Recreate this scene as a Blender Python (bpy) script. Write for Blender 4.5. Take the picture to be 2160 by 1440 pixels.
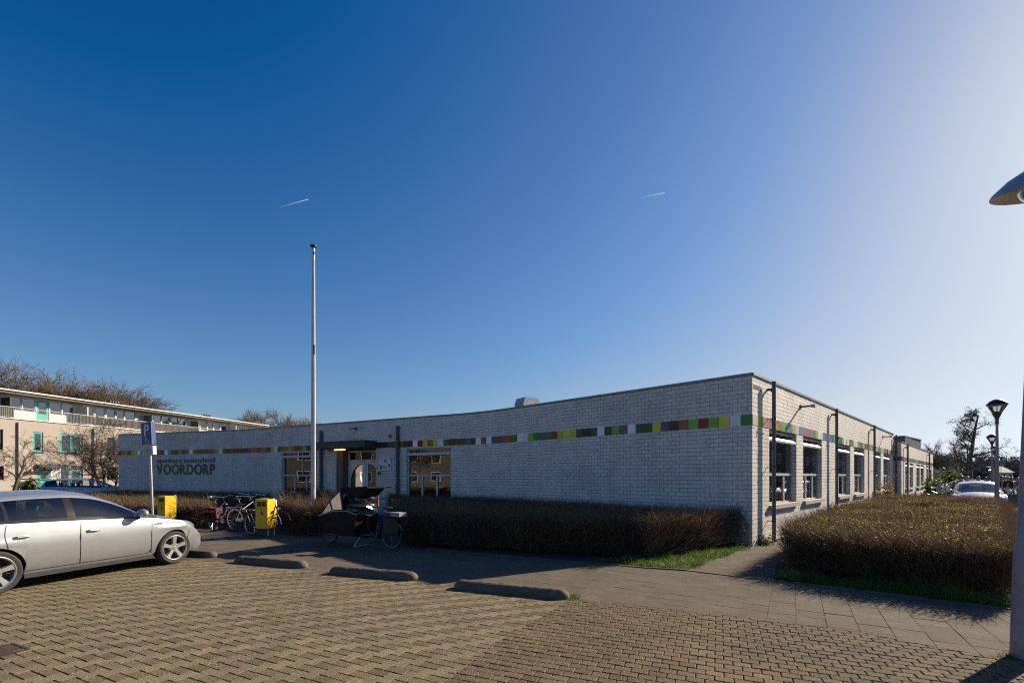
import bpy, math, random
import numpy as np
from mathutils import Vector, Matrix

for o in list(bpy.data.objects):
    bpy.data.objects.remove(o)
S = bpy.context.scene
COL = S.collection
R = math.radians
rnd = random.Random(11)

# ------------------------------------------------------------------ camera, sky, sun, exposure
EYE, FOC, HZ = 1.70, 1000.0, 1004.0
cam = bpy.data.cameras.new('camera')
cam.sensor_width = 36.0
cam.lens = 36.0 * FOC / 2160.0
cam.shift_y = (HZ - 720.0) / 2160.0
cam.clip_end = 30000
camo = bpy.data.objects.new('camera', cam)
COL.objects.link(camo)
camo.location = (0, 0, EYE)
camo.rotation_euler = (R(90), 0, 0)
S.camera = camo

SUN_AZ, SUN_EL = 60.2, 27.4
W = bpy.data.worlds.new("World")
S.world = W
W.use_nodes = True
nt = W.node_tree
bg = nt.nodes['Background']
sky = nt.nodes.new('ShaderNodeTexSky')
sky.sky_type = 'NISHITA'
sky.sun_disc = False
sky.sun_elevation = R(SUN_EL)
sky.sun_rotation = R(SUN_AZ)
sky.air_density = 1.0
sky.dust_density = 0.7
sky.ozone_density = 2.6
K = 0.0777 * 2 ** 0.88


def vmath(op, a, b=None):
    n_ = nt.nodes.new('ShaderNodeVectorMath')
    n_.operation = op
    for i_, v_ in enumerate((a, b)):
        if v_ is None:
            continue
        if hasattr(v_, 'is_linked'):
            nt.links.new(v_, n_.inputs[i_])
        else:
            n_.inputs[i_].default_value = v_
    return n_


# clear, dry air: less grey veil than the model's, and a soft shoulder towards the sun as in the photograph
v1 = vmath('SUBTRACT', sky.outputs[0], (0.112 / K, 0.108 / K, 0.085 / K))
v2 = vmath('MAXIMUM', v1.outputs[0], (0.004 / K, 0.02 / K, 0.06 / K))
lum = vmath('DOT_PRODUCT', v2.outputs[0], (0.25 * K, 0.6 * K, 0.15 * K))
ma = nt.nodes.new('ShaderNodeMath')
ma.operation = 'MULTIPLY_ADD'
nt.links.new(lum.outputs['Value'], ma.inputs[0])
ma.inputs[1].default_value = 0.62
ma.inputs[2].default_value = 1.0
cb_ = nt.nodes.new('ShaderNodeCombineXYZ')
for i_ in range(3):
    nt.links.new(ma.outputs[0], cb_.inputs[i_])
v3 = vmath('DIVIDE', v2.outputs[0], cb_.outputs[0])
v4 = vmath('MULTIPLY', v3.outputs[0], (0.93, 1.03, 1.12))
# the low sky towards the sun is pale and neutral
lum2 = vmath('DOT_PRODUCT', v4.outputs[0], (0.25 * K, 0.6 * K, 0.15 * K))
mr_ = nt.nodes.new('ShaderNodeMapRange')
mr_.inputs[1].default_value = 0.35
mr_.inputs[2].default_value = 0.75
mr_.inputs[4].default_value = 0.9
nt.links.new(lum2.outputs['Value'], mr_.inputs[0])
cb2 = nt.nodes.new('ShaderNodeCombineXYZ')
for i_ in range(3):
    nt.links.new(lum2.outputs['Value'], cb2.inputs[i_])
v5 = vmath('MULTIPLY', cb2.outputs[0], (0.90 / K, 1.0 / K, 1.15 / K))
mx_ = nt.nodes.new('ShaderNodeMix')
mx_.data_type = 'VECTOR'
nt.links.new(mr_.outputs[0], mx_.inputs[0])
nt.links.new(v4.outputs[0], mx_.inputs[4])
nt.links.new(v5.outputs[0], mx_.inputs[5])
nt.links.new(mx_.outputs[1], bg.inputs[0])
bg.inputs[1].default_value = 0.0777
sl = bpy.data.lights.new('sun', 'SUN')
sl.energy = 4.9
sl.angle = R(0.53)
sl.color = (1.0, 0.87, 0.69)
so = bpy.data.objects.new('sun', sl)
COL.objects.link(so)
sd = Vector((math.sin(R(SUN_AZ)) * math.cos(R(SUN_EL)), math.cos(R(SUN_AZ)) * math.cos(R(SUN_EL)), math.sin(R(SUN_EL))))
so.rotation_euler = sd.to_track_quat('Z', 'Y').to_euler()
so.location = sd * 60
S.view_settings.view_transform = 'Standard'
S.view_settings.look = 'None'
S.view_settings.gamma = 1
S.view_settings.use_curve_mapping = False
S.view_settings.exposure = 0.88
S.render.engine = 'CYCLES'
S.cycles.max_bounces = 6
S.cycles.transparent_max_bounces = 12
S.cycles.caustics_reflective = False
S.cycles.caustics_refractive = False
S.cycles.use_denoising = False
S.cycles.filter_width = 1.15


# ------------------------------------------------------------------ helpers
def gp(px, py, z=0.0):
    """ground point seen at a photograph pixel"""
    Y = (EYE - z) * FOC / (py - HZ)
    return Vector(((px - 1080) / FOC * Y, Y, z))


def at(px, py, Y):
    return Vector(((px - 1080) / FOC * Y, Y, EYE - (py - HZ) / FOC * Y))


def rotz(a):
    return Matrix.Rotation(a, 4, 'Z')


class MB:
    def __init__(s):
        s.v, s.f, s.m = [], [], []

    def add(s, vs, fs, mi=0, M=None):
        b = len(s.v)
        s.v += [tuple(M @ Vector(p)) for p in vs] if M is not None else [tuple(p) for p in vs]
        s.f += [tuple(i + b for i in f) for f in fs]
        s.m += [mi] * len(fs)
        return s

    def box(s, x0, x1, y0, y1, z0, z1, mi=0, M=None):
        vs = [(x0, y0, z0), (x1, y0, z0), (x1, y1, z0), (x0, y1, z0), (x0, y0, z1), (x1, y0, z1), (x1, y1, z1), (x0, y1, z1)]
        return s.add(vs, [(0, 3, 2, 1), (4, 5, 6, 7), (0, 1, 5, 4), (1, 2, 6, 5), (2, 3, 7, 6), (3, 0, 4, 7)], mi, M)

    def tube(s, pts, rads, n=7, mi=0, M=None, cap=True):
        pts = [Vector(p) for p in pts]
        if not hasattr(rads, '__len__'):
            rads = [rads] * len(pts)
        vs, fs = [], []
        up = None
        for i, p in enumerate(pts):
            d = (pts[min(i + 1, len(pts) - 1)] - pts[max(i - 1, 0)])
            d = d.normalized() if d.length > 1e-9 else Vector((0, 0, 1))
            if up is None:
                up = Vector((0, 0, 1)) if abs(d.z) < 0.9 else Vector((1, 0, 0))
            a = d.cross(up)
            if a.length < 1e-6:
                a = d.orthogonal()
            a.normalize()
            b = d.cross(a).normalized()
            up = -b if False else a.cross(d).normalized()
            for k in range(n):
                t = 2 * math.pi * k / n
                vs.append(p + (a * math.cos(t) + b * math.sin(t)) * rads[i])
        for i in range(len(pts) - 1):
            for k in range(n):
                k2 = (k + 1) % n
                fs.append((i * n + k, i * n + k2, (i + 1) * n + k2, (i + 1) * n + k))
        if cap:
            fs.append(tuple(range(n))[::-1])
            fs.append(tuple((len(pts) - 1) * n + k for k in range(n)))
        return s.add(vs, fs, mi, M)

    def lathe(s, prof, n=16, mi=0, M=None, a0=0.0, a1=None):
        """prof: (radius, z) pairs, turned round z"""
        full = a1 is None
        a1 = 2 * math.pi if full else a1
        cnt = n if full else n + 1
        vs = []
        for r, z in prof:
            for k in range(cnt):
                t = a0 + (a1 - a0) * k / n
                vs.append((r * math.cos(t), r * math.sin(t), z))
        fs = []
        for i in range(len(prof) - 1):
            for k in range(n):
                k2 = (k + 1) % cnt
                fs.append((i * cnt + k, i * cnt + k2, (i + 1) * cnt + k2, (i + 1) * cnt + k))
        return s.add(vs, fs, mi, M)

    def prism(s, poly, z0, z1, mi=0, M=None):
        n = len(poly)
        vs = [(p[0], p[1], z0) for p in poly] + [(p[0], p[1], z1) for p in poly]
        fs = [tuple(range(n))[::-1], tuple(range(n, 2 * n))] + [(i, (i + 1) % n, n + (i + 1) % n, n + i) for i in range(n)]
        return s.add(vs, fs, mi, M)

    def ball(s, c, r, n=8, m=6, mi=0, M=None):
        r = (r, r, r) if not hasattr(r, '__len__') else r
        vs, fs = [], []
        for i in range(m + 1):
            th = math.pi * i / m
            for k in range(n):
                ph = 2 * math.pi * k / n
                vs.append((c[0] + r[0] * math.sin(th) * math.cos(ph), c[1] + r[1] * math.sin(th) * math.sin(ph), c[2] + r[2] * math.cos(th)))
        for i in range(m):
            for k in range(n):
                k2 = (k + 1) % n
                fs.append((i * n + k, (i + 1) * n + k, (i + 1) * n + k2, i * n + k2))
        return s.add(vs, fs, mi, M)

    def mesh(s, name, mats, smooth=False, sharp=None):
        me = bpy.data.meshes.new(name)
        me.from_pydata(s.v, [], s.f)
        mats = mats if isinstance(mats, (list, tuple)) else [mats]
        for m in mats:
            me.materials.append(m)
        if len(mats) > 1:
            me.polygons.foreach_set('material_index', s.m)
        if smooth:
            me.polygons.foreach_set('use_smooth', [True] * len(me.polygons))
            me.set_sharp_from_angle(angle=R(sharp if sharp else 38))
        me.update()
        return me

    def build(s, name, mats, parent=None, smooth=False, sharp=None, label=None):
        return link(name, s.mesh(name, mats, smooth, sharp), parent, label)


def link(name, me, parent=None, label=None):
    o = bpy.data.objects.new(name, me)
    COL.objects.link(o)
    if parent is not None:
        o.parent = parent
    if label:
        o['label'] = label
    return o


def tag(o, label, cat, group=None, kind=None):
    o['label'] = label
    o['category'] = cat
    if group:
        o['group'] = group
    if kind:
        o['kind'] = kind
    return o


def thing(name, label, cat, loc=(0, 0, 0), rz=0.0, group=None):
    o = bpy.data.objects.new(name, None)
    COL.objects.link(o)
    o.empty_display_size = 0.2
    o.location = loc
    o.rotation_euler = (0, 0, rz)
    return tag(o, label, cat, group)


def struct(o):
    o['kind'] = 'structure'
    return o


def stuff(o):
    o['kind'] = 'stuff'
    return o


def copy_tree(src, loc, rz, label, parent=None):
    c = src.copy()
    COL.objects.link(c)
    if parent is None:
        c.location = loc
        c.rotation_euler = (0, 0, rz)
        c['label'] = label
    else:
        c.parent = parent
    for ch in list(src.children):
        copy_tree(ch, None, None, None, c)
    return c


def np_mesh(name, V, Fc, mats, smooth=False):
    V = np.asarray(V, dtype=np.float32).reshape(-1, 3)
    Fc = np.asarray(Fc, dtype=np.int32)
    k = Fc.shape[1]
    me = bpy.data.meshes.new(name)
    me.vertices.add(len(V))
    me.vertices.foreach_set('co', V.ravel())
    me.loops.add(Fc.size)
    me.loops.foreach_set('vertex_index', Fc.ravel())
    me.polygons.add(len(Fc))
    me.polygons.foreach_set('loop_start', np.arange(0, Fc.size, k, dtype=np.int32))
    me.polygons.foreach_set('loop_total', np.full(len(Fc), k, dtype=np.int32))
    for m in (mats if isinstance(mats, (list, tuple)) else [mats]):
        me.materials.append(m)
    me.update(calc_edges=True)
    if smooth:
        me.polygons.foreach_set('use_smooth', [True] * len(Fc))
    return me


_txt = {}


def text_mesh(body, size, extrude, mat, offset=0.0, align='CENTER'):
    key = (body, size, extrude, mat.name, offset, align)
    if key in _txt:
        return _txt[key]
    cu = bpy.data.curves.new('text', 'FONT')
    cu.body = body
    cu.size = size
    cu.extrude = extrude
    cu.offset = offset
    cu.align_x = align
    cu.resolution_u = 4
    o = bpy.data.objects.new('text', cu)
    COL.objects.link(o)
    dg = bpy.context.evaluated_depsgraph_get()
    dg.update()
    me = bpy.data.meshes.new_from_object(o.evaluated_get(dg))
    me.materials.clear()
    me.materials.append(mat)
    bpy.data.objects.remove(o)
    _txt[key] = me
    return me


# ------------------------------------------------------------------ materials
def mat(name, c, c2=None, scale=6.0, rough=0.7, rough2=None, bump=0.0, bscale=60.0, metal=0.0, spec=0.5, rand=0.0, coat=0.0,
        speck=None, stain=None, transl=None, emit=None, detail=4.0, hue=0.0, stain2=None, streak=None):
    """speck: (colour, scale, amount) fine grain; stain: (colour, scale, amount) large patches; rand: brightness change from piece to piece"""
    m = bpy.data.materials.new(name)
    m.use_nodes = True
    n, l = m.node_tree.nodes, m.node_tree.links
    b = n['Principled BSDF']
    geo = n.new('ShaderNodeNewGeometry')
    tc = n.new('ShaderNodeTexCoord')

    def noise(sc, det=detail):
        t = n.new('ShaderNodeTexNoise')
        t.inputs['Scale'].default_value = sc
        t.inputs['Detail'].default_value = det
        t.inputs['Roughness'].default_value = 0.6
        l.new(geo.outputs['Position'], t.inputs['Vector'])
        return t

    def ramp(sock, a, z):
        r = n.new('ShaderNodeMapRange')
        r.inputs[1].default_value = a
        r.inputs[2].default_value = z
        l.new(sock, r.inputs[0])
        return r.outputs[0]

    def mix(fac, a, bb, mode='MIX'):
        x = n.new('ShaderNodeMix')
        x.data_type = 'RGBA'
        x.blend_type = mode
        if hasattr(fac, 'is_linked'):
            l.new(fac, x.inputs[0])
        else:
            x.inputs[0].default_value = fac
        for sock, v in ((x.inputs[6], a), (x.inputs[7], bb)):
            if hasattr(v, 'is_linked'):
                l.new(v, sock)
            else:
                sock.default_value = (*v, 1) if len(v) == 3 else v
        return x.outputs[2]

    def mul(sock, k):
        x = n.new('ShaderNodeMath')
        x.operation = 'MULTIPLY'
        l.new(sock, x.inputs[0])
        x.inputs[1].default_value = k
        return x.outputs[0]

    col = c
    if c2 is not None:
        col = mix(ramp(noise(scale).outputs[0], 0.35, 0.65), c, c2)
    if stain:
        col = mix(mul(ramp(noise(stain[1], 3).outputs[0], 0.5, 0.68), stain[2]), col, stain[0])
    if stain2:
        col = mix(mul(ramp(noise(stain2[1], 5).outputs[0], 0.56, 0.66), stain2[2]), col, stain2[0])
    if streak:                      # runs of dirt down a wall
        vm = n.new('ShaderNodeVectorMath')
        vm.operation = 'MULTIPLY'
        l.new(geo.outputs['Position'], vm.inputs[0])
        vm.inputs[1].default_value = (1, 1, 0.12)
        t = noise(streak[1], 4)
        l.new(vm.outputs[0], t.inputs['Vector'])
        col = mix(mul(ramp(t.outputs[0], 0.52, 0.72), streak[2]), col, streak[0])
    if speck:
        col = mix(mul(ramp(noise(speck[1], 2).outputs[0], 0.52, 0.7), speck[2]), col, speck[0])
    if rand:
        oi = n.new('ShaderNodeObjectInfo')
        ad = n.new('ShaderNodeMath')
        ad.operation = 'ADD'
        l.new(oi.outputs['Random'], ad.inputs[0])
        l.new(geo.outputs['Random Per Island'], ad.inputs[1])
        fr = n.new('ShaderNodeMath')
        fr.operation = 'FRACT'
        l.new(ad.outputs[0], fr.inputs[0])
        mr = n.new('ShaderNodeMapRange')
        mr.inputs[3].default_value = 1 - rand
        mr.inputs[4].default_value = 1 + rand
        l.new(fr.outputs[0], mr.inputs[0])
        hs = n.new('ShaderNodeHueSaturation')
        l.new(mr.outputs[0], hs.inputs['Value'])
        if hue:
            mh = n.new('ShaderNodeMapRange')
            mh.inputs[3].default_value = 0.5 - hue
            mh.inputs[4].default_value = 0.5 + hue
            f2 = n.new('ShaderNodeMath')
            f2.operation = 'FRACT'
            l.new(mul(fr.outputs[0], 7.3), f2.inputs[0])
            l.new(f2.outputs[0], mh.inputs[0])
            l.new(mh.outputs[0], hs.inputs['Hue'])
        if hasattr(col, 'is_linked'):
            l.new(col, hs.inputs['Color'])
        else:
            hs.inputs['Color'].default_value = (*col, 1)
        col = hs.outputs[0]
    if hasattr(col, 'is_linked'):
        l.new(col, b.inputs['Base Color'])
    else:
        b.inputs['Base Color'].default_value = (*col, 1)
    b.inputs['Roughness'].default_value = rough
    if rough2 is not None:
        x = n.new('ShaderNodeMapRange')
        x.inputs[3].default_value = rough
        x.inputs[4].default_value = rough2
        l.new(noise(scale * 1.7).outputs[0], x.inputs[0])
        l.new(x.outputs[0], b.inputs['Roughness'])
    b.inputs['Metallic'].default_value = metal
    b.inputs['Specular IOR Level'].default_value = spec
    b.inputs['Coat Weight'].default_value = coat
    if bump:
        bp = n.new('ShaderNodeBump')
        bp.inputs['Strength'].default_value = bump
        bp.inputs['Distance'].default_value = 0.01
        l.new(noise(bscale, 3).outputs[0], bp.inputs['Height'])
        l.new(bp.outputs[0], b.inputs['Normal'])
    if emit:
        b.inputs['Emission Color'].default_value = (*emit[0], 1)
        b.inputs['Emission Strength'].default_value = emit[1]
    if transl:
        tr = n.new('ShaderNodeBsdfTranslucent')
        if hasattr(col, 'is_linked'):
            l.new(col, tr.inputs[0])
        else:
            tr.inputs[0].default_value = (*col, 1)
        ms = n.new('ShaderNodeMixShader')
        ms.inputs[0].default_value = transl
        l.new(b.outputs[0], ms.inputs[1])
        l.new(tr.outputs[0], ms.inputs[2])
        l.new(ms.outputs[0], n['Material Output'].inputs[0])
    return m


def glass(name, tint, refl=0.06, rough=0.01, wavy=0.0):
    """window pane: sharp reflection growing towards grazing view, tinted view through"""
    m = bpy.data.materials.new(name)
    m.use_nodes = True
    n, l = m.node_tree.nodes, m.node_tree.links
    n.remove(n['Principled BSDF'])
    tr = n.new('ShaderNodeBsdfTransparent')
    tr.inputs[0].default_value = (*tint, 1)
    gl = n.new('ShaderNodeBsdfGlossy')
    gl.inputs['Roughness'].default_value = rough
    gl.inputs[0].default_value = (0.95, 0.97, 1, 1)
    lw = n.new('ShaderNodeFresnel')
    lw.inputs[0].default_value = 1.5
    ad = n.new('ShaderNodeMath')
    ad.operation = 'MULTIPLY_ADD'
    l.new(lw.outputs[0], ad.inputs[0])
    ad.inputs[1].default_value = 1.15
    ad.inputs[2].default_value = refl
    ad.use_clamp = True
    if wavy:
        tn = n.new('ShaderNodeTexNoise')
        tn.inputs['Scale'].default_value = 1.6
        tn.inputs['Detail'].default_value = 1
        ge = n.new('ShaderNodeNewGeometry')
        l.new(ge.outputs['Position'], tn.inputs['Vector'])
        bp = n.new('ShaderNodeBump')
        bp.inputs['Strength'].default_value = wavy
        bp.inputs['Distance'].default_value = 0.01
        l.new(tn.outputs[0], bp.inputs['Height'])
        l.new(bp.outputs[0], gl.inputs['Normal'])
    ms = n.new('ShaderNodeMixShader')
    l.new(ad.outputs[0], ms.inputs[0])
    l.new(tr.outputs[0], ms.inputs[1])
    l.new(gl.outputs[0], ms.inputs[2])
    l.new(ms.outputs[0], n['Material Output'].inputs[0])
    return m


def brickmat(name, c1, c2, cm, w, h, mortar=0.012, M3='XZ', bump=0.3, stain=None):
    """brick courses for walls too far away for single bricks; uses object coordinates (x along the wall, z up)"""
    m = bpy.data.materials.new(name)
    m.use_nodes = True
    n, l = m.node_tree.nodes, m.node_tree.links
    b = n['Principled BSDF']
    tc = n.new('ShaderNodeTexCoord')
    sp = n.new('ShaderNodeSeparateXYZ')
    l.new(tc.outputs['Object'], sp.inputs[0])
    cb = n.new('ShaderNodeCombineXYZ')
    l.new(sp.outputs[0], cb.inputs[0])
    l.new(sp.outputs[2 if M3 == 'XZ' else 1], cb.inputs[1])
    t = n.new('ShaderNodeTexBrick')
    l.new(cb.outputs[0], t.inputs[0])
    t.inputs['Color1'].default_value = (*c1, 1)
    t.inputs['Color2'].default_value = (*c2, 1)
    t.inputs['Mortar'].default_value = (*cm, 1)
    t.inputs['Scale'].default_value = 1
    t.inputs['Mortar Size'].default_value = mortar
    t.inputs['Brick Width'].default_value = w
    t.inputs['Row Height'].default_value = h
    l.new(t.outputs[0], b.inputs['Base Color'])
    b.inputs['Roughness'].default_value = 0.9
    return m


M = {}
M['brick'] = mat('white_brick', (0.76, 0.70, 0.62), (0.68, 0.625, 0.555), scale=3.0, rough=0.75, bump=0.1, bscale=60, rand=0.07, hue=0.004, speck=((0.36, 0.34, 0.31), 55, 0.2), stain=((0.42, 0.39, 0.34), 0.7, 0.35), streak=((0.38, 0.35, 0.31), 2.2, 0.35))
M['mortar'] = mat('mortar', (0.12, 0.115, 0.115), (0.16, 0.15, 0.145), scale=8, rough=0.95, bump=0.3)
M['coping'] = mat('roof_coping', (0.16, 0.17, 0.18), (0.22, 0.23, 0.24), scale=2, rough=0.42, metal=0.5)
M['roof'] = mat('roof_felt', (0.06, 0.06, 0.06), (0.09, 0.09, 0.085), scale=1, rough=0.95)
M['pipe'] = mat('dark_pipe', (0.055, 0.06, 0.066), (0.08, 0.085, 0.09), scale=4, rough=0.45, bump=0.1, stain=((0.12, 0.11, 0.10), 2, 0.5))
M['frame'] = mat('pale_frame', (0.55, 0.56, 0.56), (0.47, 0.48, 0.48), scale=5, rough=0.4)
M['white'] = mat('white_paint', (0.72, 0.72, 0.70), (0.62, 0.62, 0.60), scale=2, rough=0.45, stain=((0.45, 0.43, 0.40), 1.3, 0.3))
M['sill'] = mat('stone_sill', (0.44, 0.36, 0.28), (0.36, 0.29, 0.22), scale=9, rough=0.8, bump=0.2)
M['pane'] = glass('window_glass', (0.62, 0.66, 0.64), 0.03, wavy=.12)
M['room'] = mat('room_wall', (0.42, 0.38, 0.33), (0.36, 0.33, 0.29), scale=0.7, rough=0.9)
M['roomfl'] = mat('room_floor', (0.16, 0.13, 0.10), (0.2, 0.16, 0.12), scale=2, rough=0.6)
M['black'] = mat('black_plastic', (0.018, 0.018, 0.02), (0.028, 0.028, 0.03), scale=9, rough=0.5)
M['rubber'] = mat('rubber', (0.022, 0.021, 0.02), (0.04, 0.037, 0.033), scale=14, rough=0.85, bump=0.2)
M['steel'] = mat('galvanised', (0.50, 0.50, 0.49), (0.38, 0.38, 0.38), scale=7, rough=0.42, metal=0.75)
M['chrome'] = mat('chrome', (0.75, 0.75, 0.76), (0.6, 0.6, 0.62), scale=10, rough=0.18, metal=1.0)
M['concrete'] = mat('concrete', (0.125, 0.10, 0.072), (0.085, 0.07, 0.05), scale=7, rough=0.9, bump=0.5, bscale=70, speck=((0.24, 0.20, 0.15), 120, 0.5), stain=((0.06, 0.055, 0.028), 3, 0.6))
M['soil'] = mat('soil', (0.055, 0.04, 0.026), (0.035, 0.028, 0.018), scale=9, rough=1.0, bump=0.7, bscale=30)
M['ground'] = mat('asphalt_and_earth', (0.10, 0.095, 0.085), (0.075, 0.07, 0.062), scale=0.4, rough=0.95, bump=0.3, bscale=40, speck=((0.18, 0.17, 0.15), 60, 0.4))
M['joint'] = mat('joint_sand', (0.036, 0.028, 0.018), (0.06, 0.047, 0.027), scale=10, rough=1.0, bump=0.4, stain=((0.045, 0.05, 0.018), 1.5, 0.7))
M['joint_pale'] = mat('pavement_joint', (0.055, 0.045, 0.032), (0.08, 0.066, 0.045), scale=10, rough=1.0)
M['paver'] = mat('parking_paver', (0.145, 0.110, 0.063), (0.108, 0.083, 0.048), scale=2.2, rough=0.9, rough2=0.97, spec=.15, bump=0.8, bscale=150, rand=0.13, hue=0.012,
                 stain2=((0.06, 0.05, 0.034), 0.45, 0.45), speck=((0.42, 0.34, 0.22), 75, 0.8), stain=((0.112, 0.094, 0.048), 0.9, 0.6))
M['paver_pale'] = mat('pale_parking_paver', (0.205, 0.162, 0.100), (0.165, 0.132, 0.080), scale=2.2, rough=.93, spec=.15, bump=.8, bscale=150, rand=.11, hue=.01, stain2=((0.07, 0.06, 0.04), 0.45, 0.4), speck=((0.44, 0.36, 0.24), 75, 0.8), stain=((0.125, 0.105, 0.055), 0.9, 0.6))  # paler tone for the pavers laid lengthwise across the rows
M['cobble'] = mat('road_cobble', (0.122, 0.085, 0.048), (0.095, 0.070, 0.042), scale=2.5, spec=.15, rough=0.9, bump=0.7, bscale=130, rand=0.14, hue=0.008,
                  stain2=((0.06, 0.05, 0.036), 0.5, 0.4), speck=((0.36, 0.28, 0.19), 75, 0.75), stain=((0.21, 0.138, 0.072), 0.75, 0.6))
M['tile'] = mat('pavement_tile', (0.122, 0.097, 0.068), (0.098, 0.079, 0.056), scale=1.8, spec=.15, rough=0.92, bump=0.5, bscale=140, rand=0.08,
                stain2=((0.19, 0.165, 0.13), 2.2, 0.35), speck=((0.26, 0.22, 0.17), 80, 0.7), stain=((0.072, 0.063, 0.043), 1.1, 0.5))
M['street'] = mat('street_paving', (0.24, 0.22, 0.19), (0.19, 0.175, 0.155), scale=1.5, rough=0.9, bump=0.3, bscale=50)
M['twig'] = mat('hedge_twig', (0.115, 0.066, 0.040), (0.165, 0.108, 0.054), scale=1.1, rough=0.7, rand=0.45, hue=0.02, transl=0.15)
M['core_shade'] = mat('hedge_core', (0.012, 0.009, 0.006), (0.02, 0.014, 0.009), scale=12, rough=1.0, bump=1.0, bscale=25)
M['leaf'] = mat('hedge_leaf', (0.21, 0.18, 0.04), (0.135, 0.068, 0.036), scale=0.7, rough=0.6, rand=0.35, hue=0.03, transl=0.4)
M['grass'] = mat('grass_blade', (0.12, 0.18, 0.03), (0.085, 0.125, 0.025), scale=1.5, rough=0.55, rand=0.35, hue=0.03, transl=0.45)
M['ivy'] = mat('green_leaf', (0.06, 0.10, 0.025), (0.10, 0.13, 0.035), scale=3, rough=0.6, rand=0.35, transl=0.4)
M['bark'] = mat('bark', (0.10, 0.075, 0.052), (0.07, 0.052, 0.036), scale=5, rough=0.9, bump=0.4)
M['twigtree'] = mat('tree_twig', (0.14, 0.098, 0.07), (0.17, 0.115, 0.075), scale=0.5, rough=0.8, rand=0.3)
M['darktwig'] = mat('dark_twig', (0.05, 0.042, 0.034), (0.07, 0.058, 0.045), scale=.5, rough=.9, rand=.3)
M['rim'] = mat('bike_rim', (0.22, 0.22, 0.22), (0.15, 0.15, 0.15), scale=9, rough=.35, metal=.7)
M['pinebark'] = mat('dark_bark', (0.095, 0.08, 0.068), (0.125, 0.105, 0.088), scale=3, rough=0.9)
M['tuft'] = mat('dark_twig_tuft', (0.085, 0.08, 0.056), (0.11, 0.105, 0.07), scale=1.2, rough=0.8, rand=0.35)
M['yellow'] = mat('yellow_paint', (0.80, 0.50, 0.012), (0.74, 0.44, 0.012), scale=3, rough=0.38, stain=((0.5, 0.33, 0.05), 2.5, 0.4))
M['lamp_post'] = mat('lamp_post_paint', (0.24, 0.22, 0.23), (0.2, 0.185, 0.19), scale=4, rough=0.5)


# ------------------------------------------------------------------ paths the walls follow
class Path:
    """a wall line in plan: point and outward normal at a distance s along it"""

    def __init__(s, c, heads, L, side):
        ds = 0.01
        s.s = np.arange(0, L + ds, ds)
        az = np.radians(np.interp(s.s, [a for a, _ in heads], [b for _, b in heads]))
        s.x = c[0] + np.concatenate([[0], np.cumsum(np.sin(az) * ds)[:-1]])
        s.y = c[1] + np.concatenate([[0], np.cumsum(np.cos(az) * ds)[:-1]])
        s.az, s.L, s.side = az, L, side

    def p(s, t, out=0.0, z=0.0):
        i = min(max(int(round(t / 0.01)), 0), len(s.s) - 1)
        n = s.n(t)
        e = t if t < 0 else max(t - s.L, 0.0)
        return Vector((s.x[i] + n.x * out + e * math.sin(s.az[i]), s.y[i] + n.y * out + e * math.cos(s.az[i]), z))

    def n(s, t):
        i = min(max(int(round(t / 0.01)), 0), len(s.s) - 1)
        a = s.az[i] + s.side * math.pi / 2
        return Vector((math.sin(a), math.cos(a), 0))

    def at_px(s, px):
        return float(s.s[np.argmin(np.abs(1080 + FOC * s.x / s.y - px))])

    def frame(s, t, z=0.0, out=0.0):
        """matrix with x along the wall (to the right seen from outside), y into the wall, z up"""
        n = s.n(t)
        x = Vector((0, 0, 1)).cross(n)
        m = Matrix.Identity(4)
        m.col[0][:3], m.col[1][:3], m.col[2][:3] = x, -n, (0, 0, 1)
        m.col[3][:3] = s.p(t, out, z)
        return m


CZ = EYE * FOC / 148.0
CORNER = (0.507 * CZ, CZ)
FRONT = Path(CORNER, [(0, -45), (8.6, -45), (11.2, -62.3), (23.2, -62), (26.5, -73)], 34.3, -1)
SIDE = Path(CORNER, [(0, 45.3), (1, 45.3)], 23.6, 1)
WALL_H = 4.15
COURSE, BLEN = 0.1063, 0.2307
BAND0, BAND1 = 2.94, 3.21
e0 = SIDE.p(23.6)
nS = SIDE.n(1)
ANF = Path((e0.x + nS.x * 0.37, e0.y + nS.y * 0.37), [(0, -45), (1, -45)], 0.6, -1)
ANS = Path((e0.x + nS.x * 0.37, e0.y + nS.y * 0.37), [(0, 45.3), (1, 45.3)], 21.5, 1)
AN_H = 3.70

school = thing('school_building', 'low white brick school with a curved front and a band of coloured tiles', 'school building', (*CORNER, 0))


def under(o):
    """parent to the school, which stands at its corner, keeping the place of geometry given in world coordinates"""
    o.parent = school
    o.matrix_parent_inverse = Matrix.Translation((-CORNER[0], -CORNER[1], 0))
    return o


W_ = {}
# openings: front wall
f1a, f1b = FRONT.at_px(668), FRONT.at_px(594)
fda, fdb = FRONT.at_px(793), FRONT.at_px(708)
f2a, f2b = FRONT.at_px(951), FRONT.at_px(857)
OPEN_F = [(f1a, f1b, 0.75, 2.92), (f2a, f2b, 0.75, 2.88), (fda, fdb, -0.1, 2.94)]
OPEN_S = []
for a, b in ((1622.5, 1680), (1694, 1733.5), (1766, 1793.5), (1801.5, 1823.5), (1842, 1858), (1863.5, 1877.5)):
    OPEN_S.append((SIDE.at_px(a), SIDE.at_px(b), 0.93, 2.93))
OPEN_A = []
for a, b in ((1909.5, 1915.5), (1918.5, 1926), (1933, 1940), (1942, 1948.5), (1955, 1958.5), (1960, 1965)):
    OPEN_A.append((ANS.at_px(a), ANS.at_px(b), 0.93, 2.60))

bricks = []          # (size in picture, eight corners)


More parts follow.
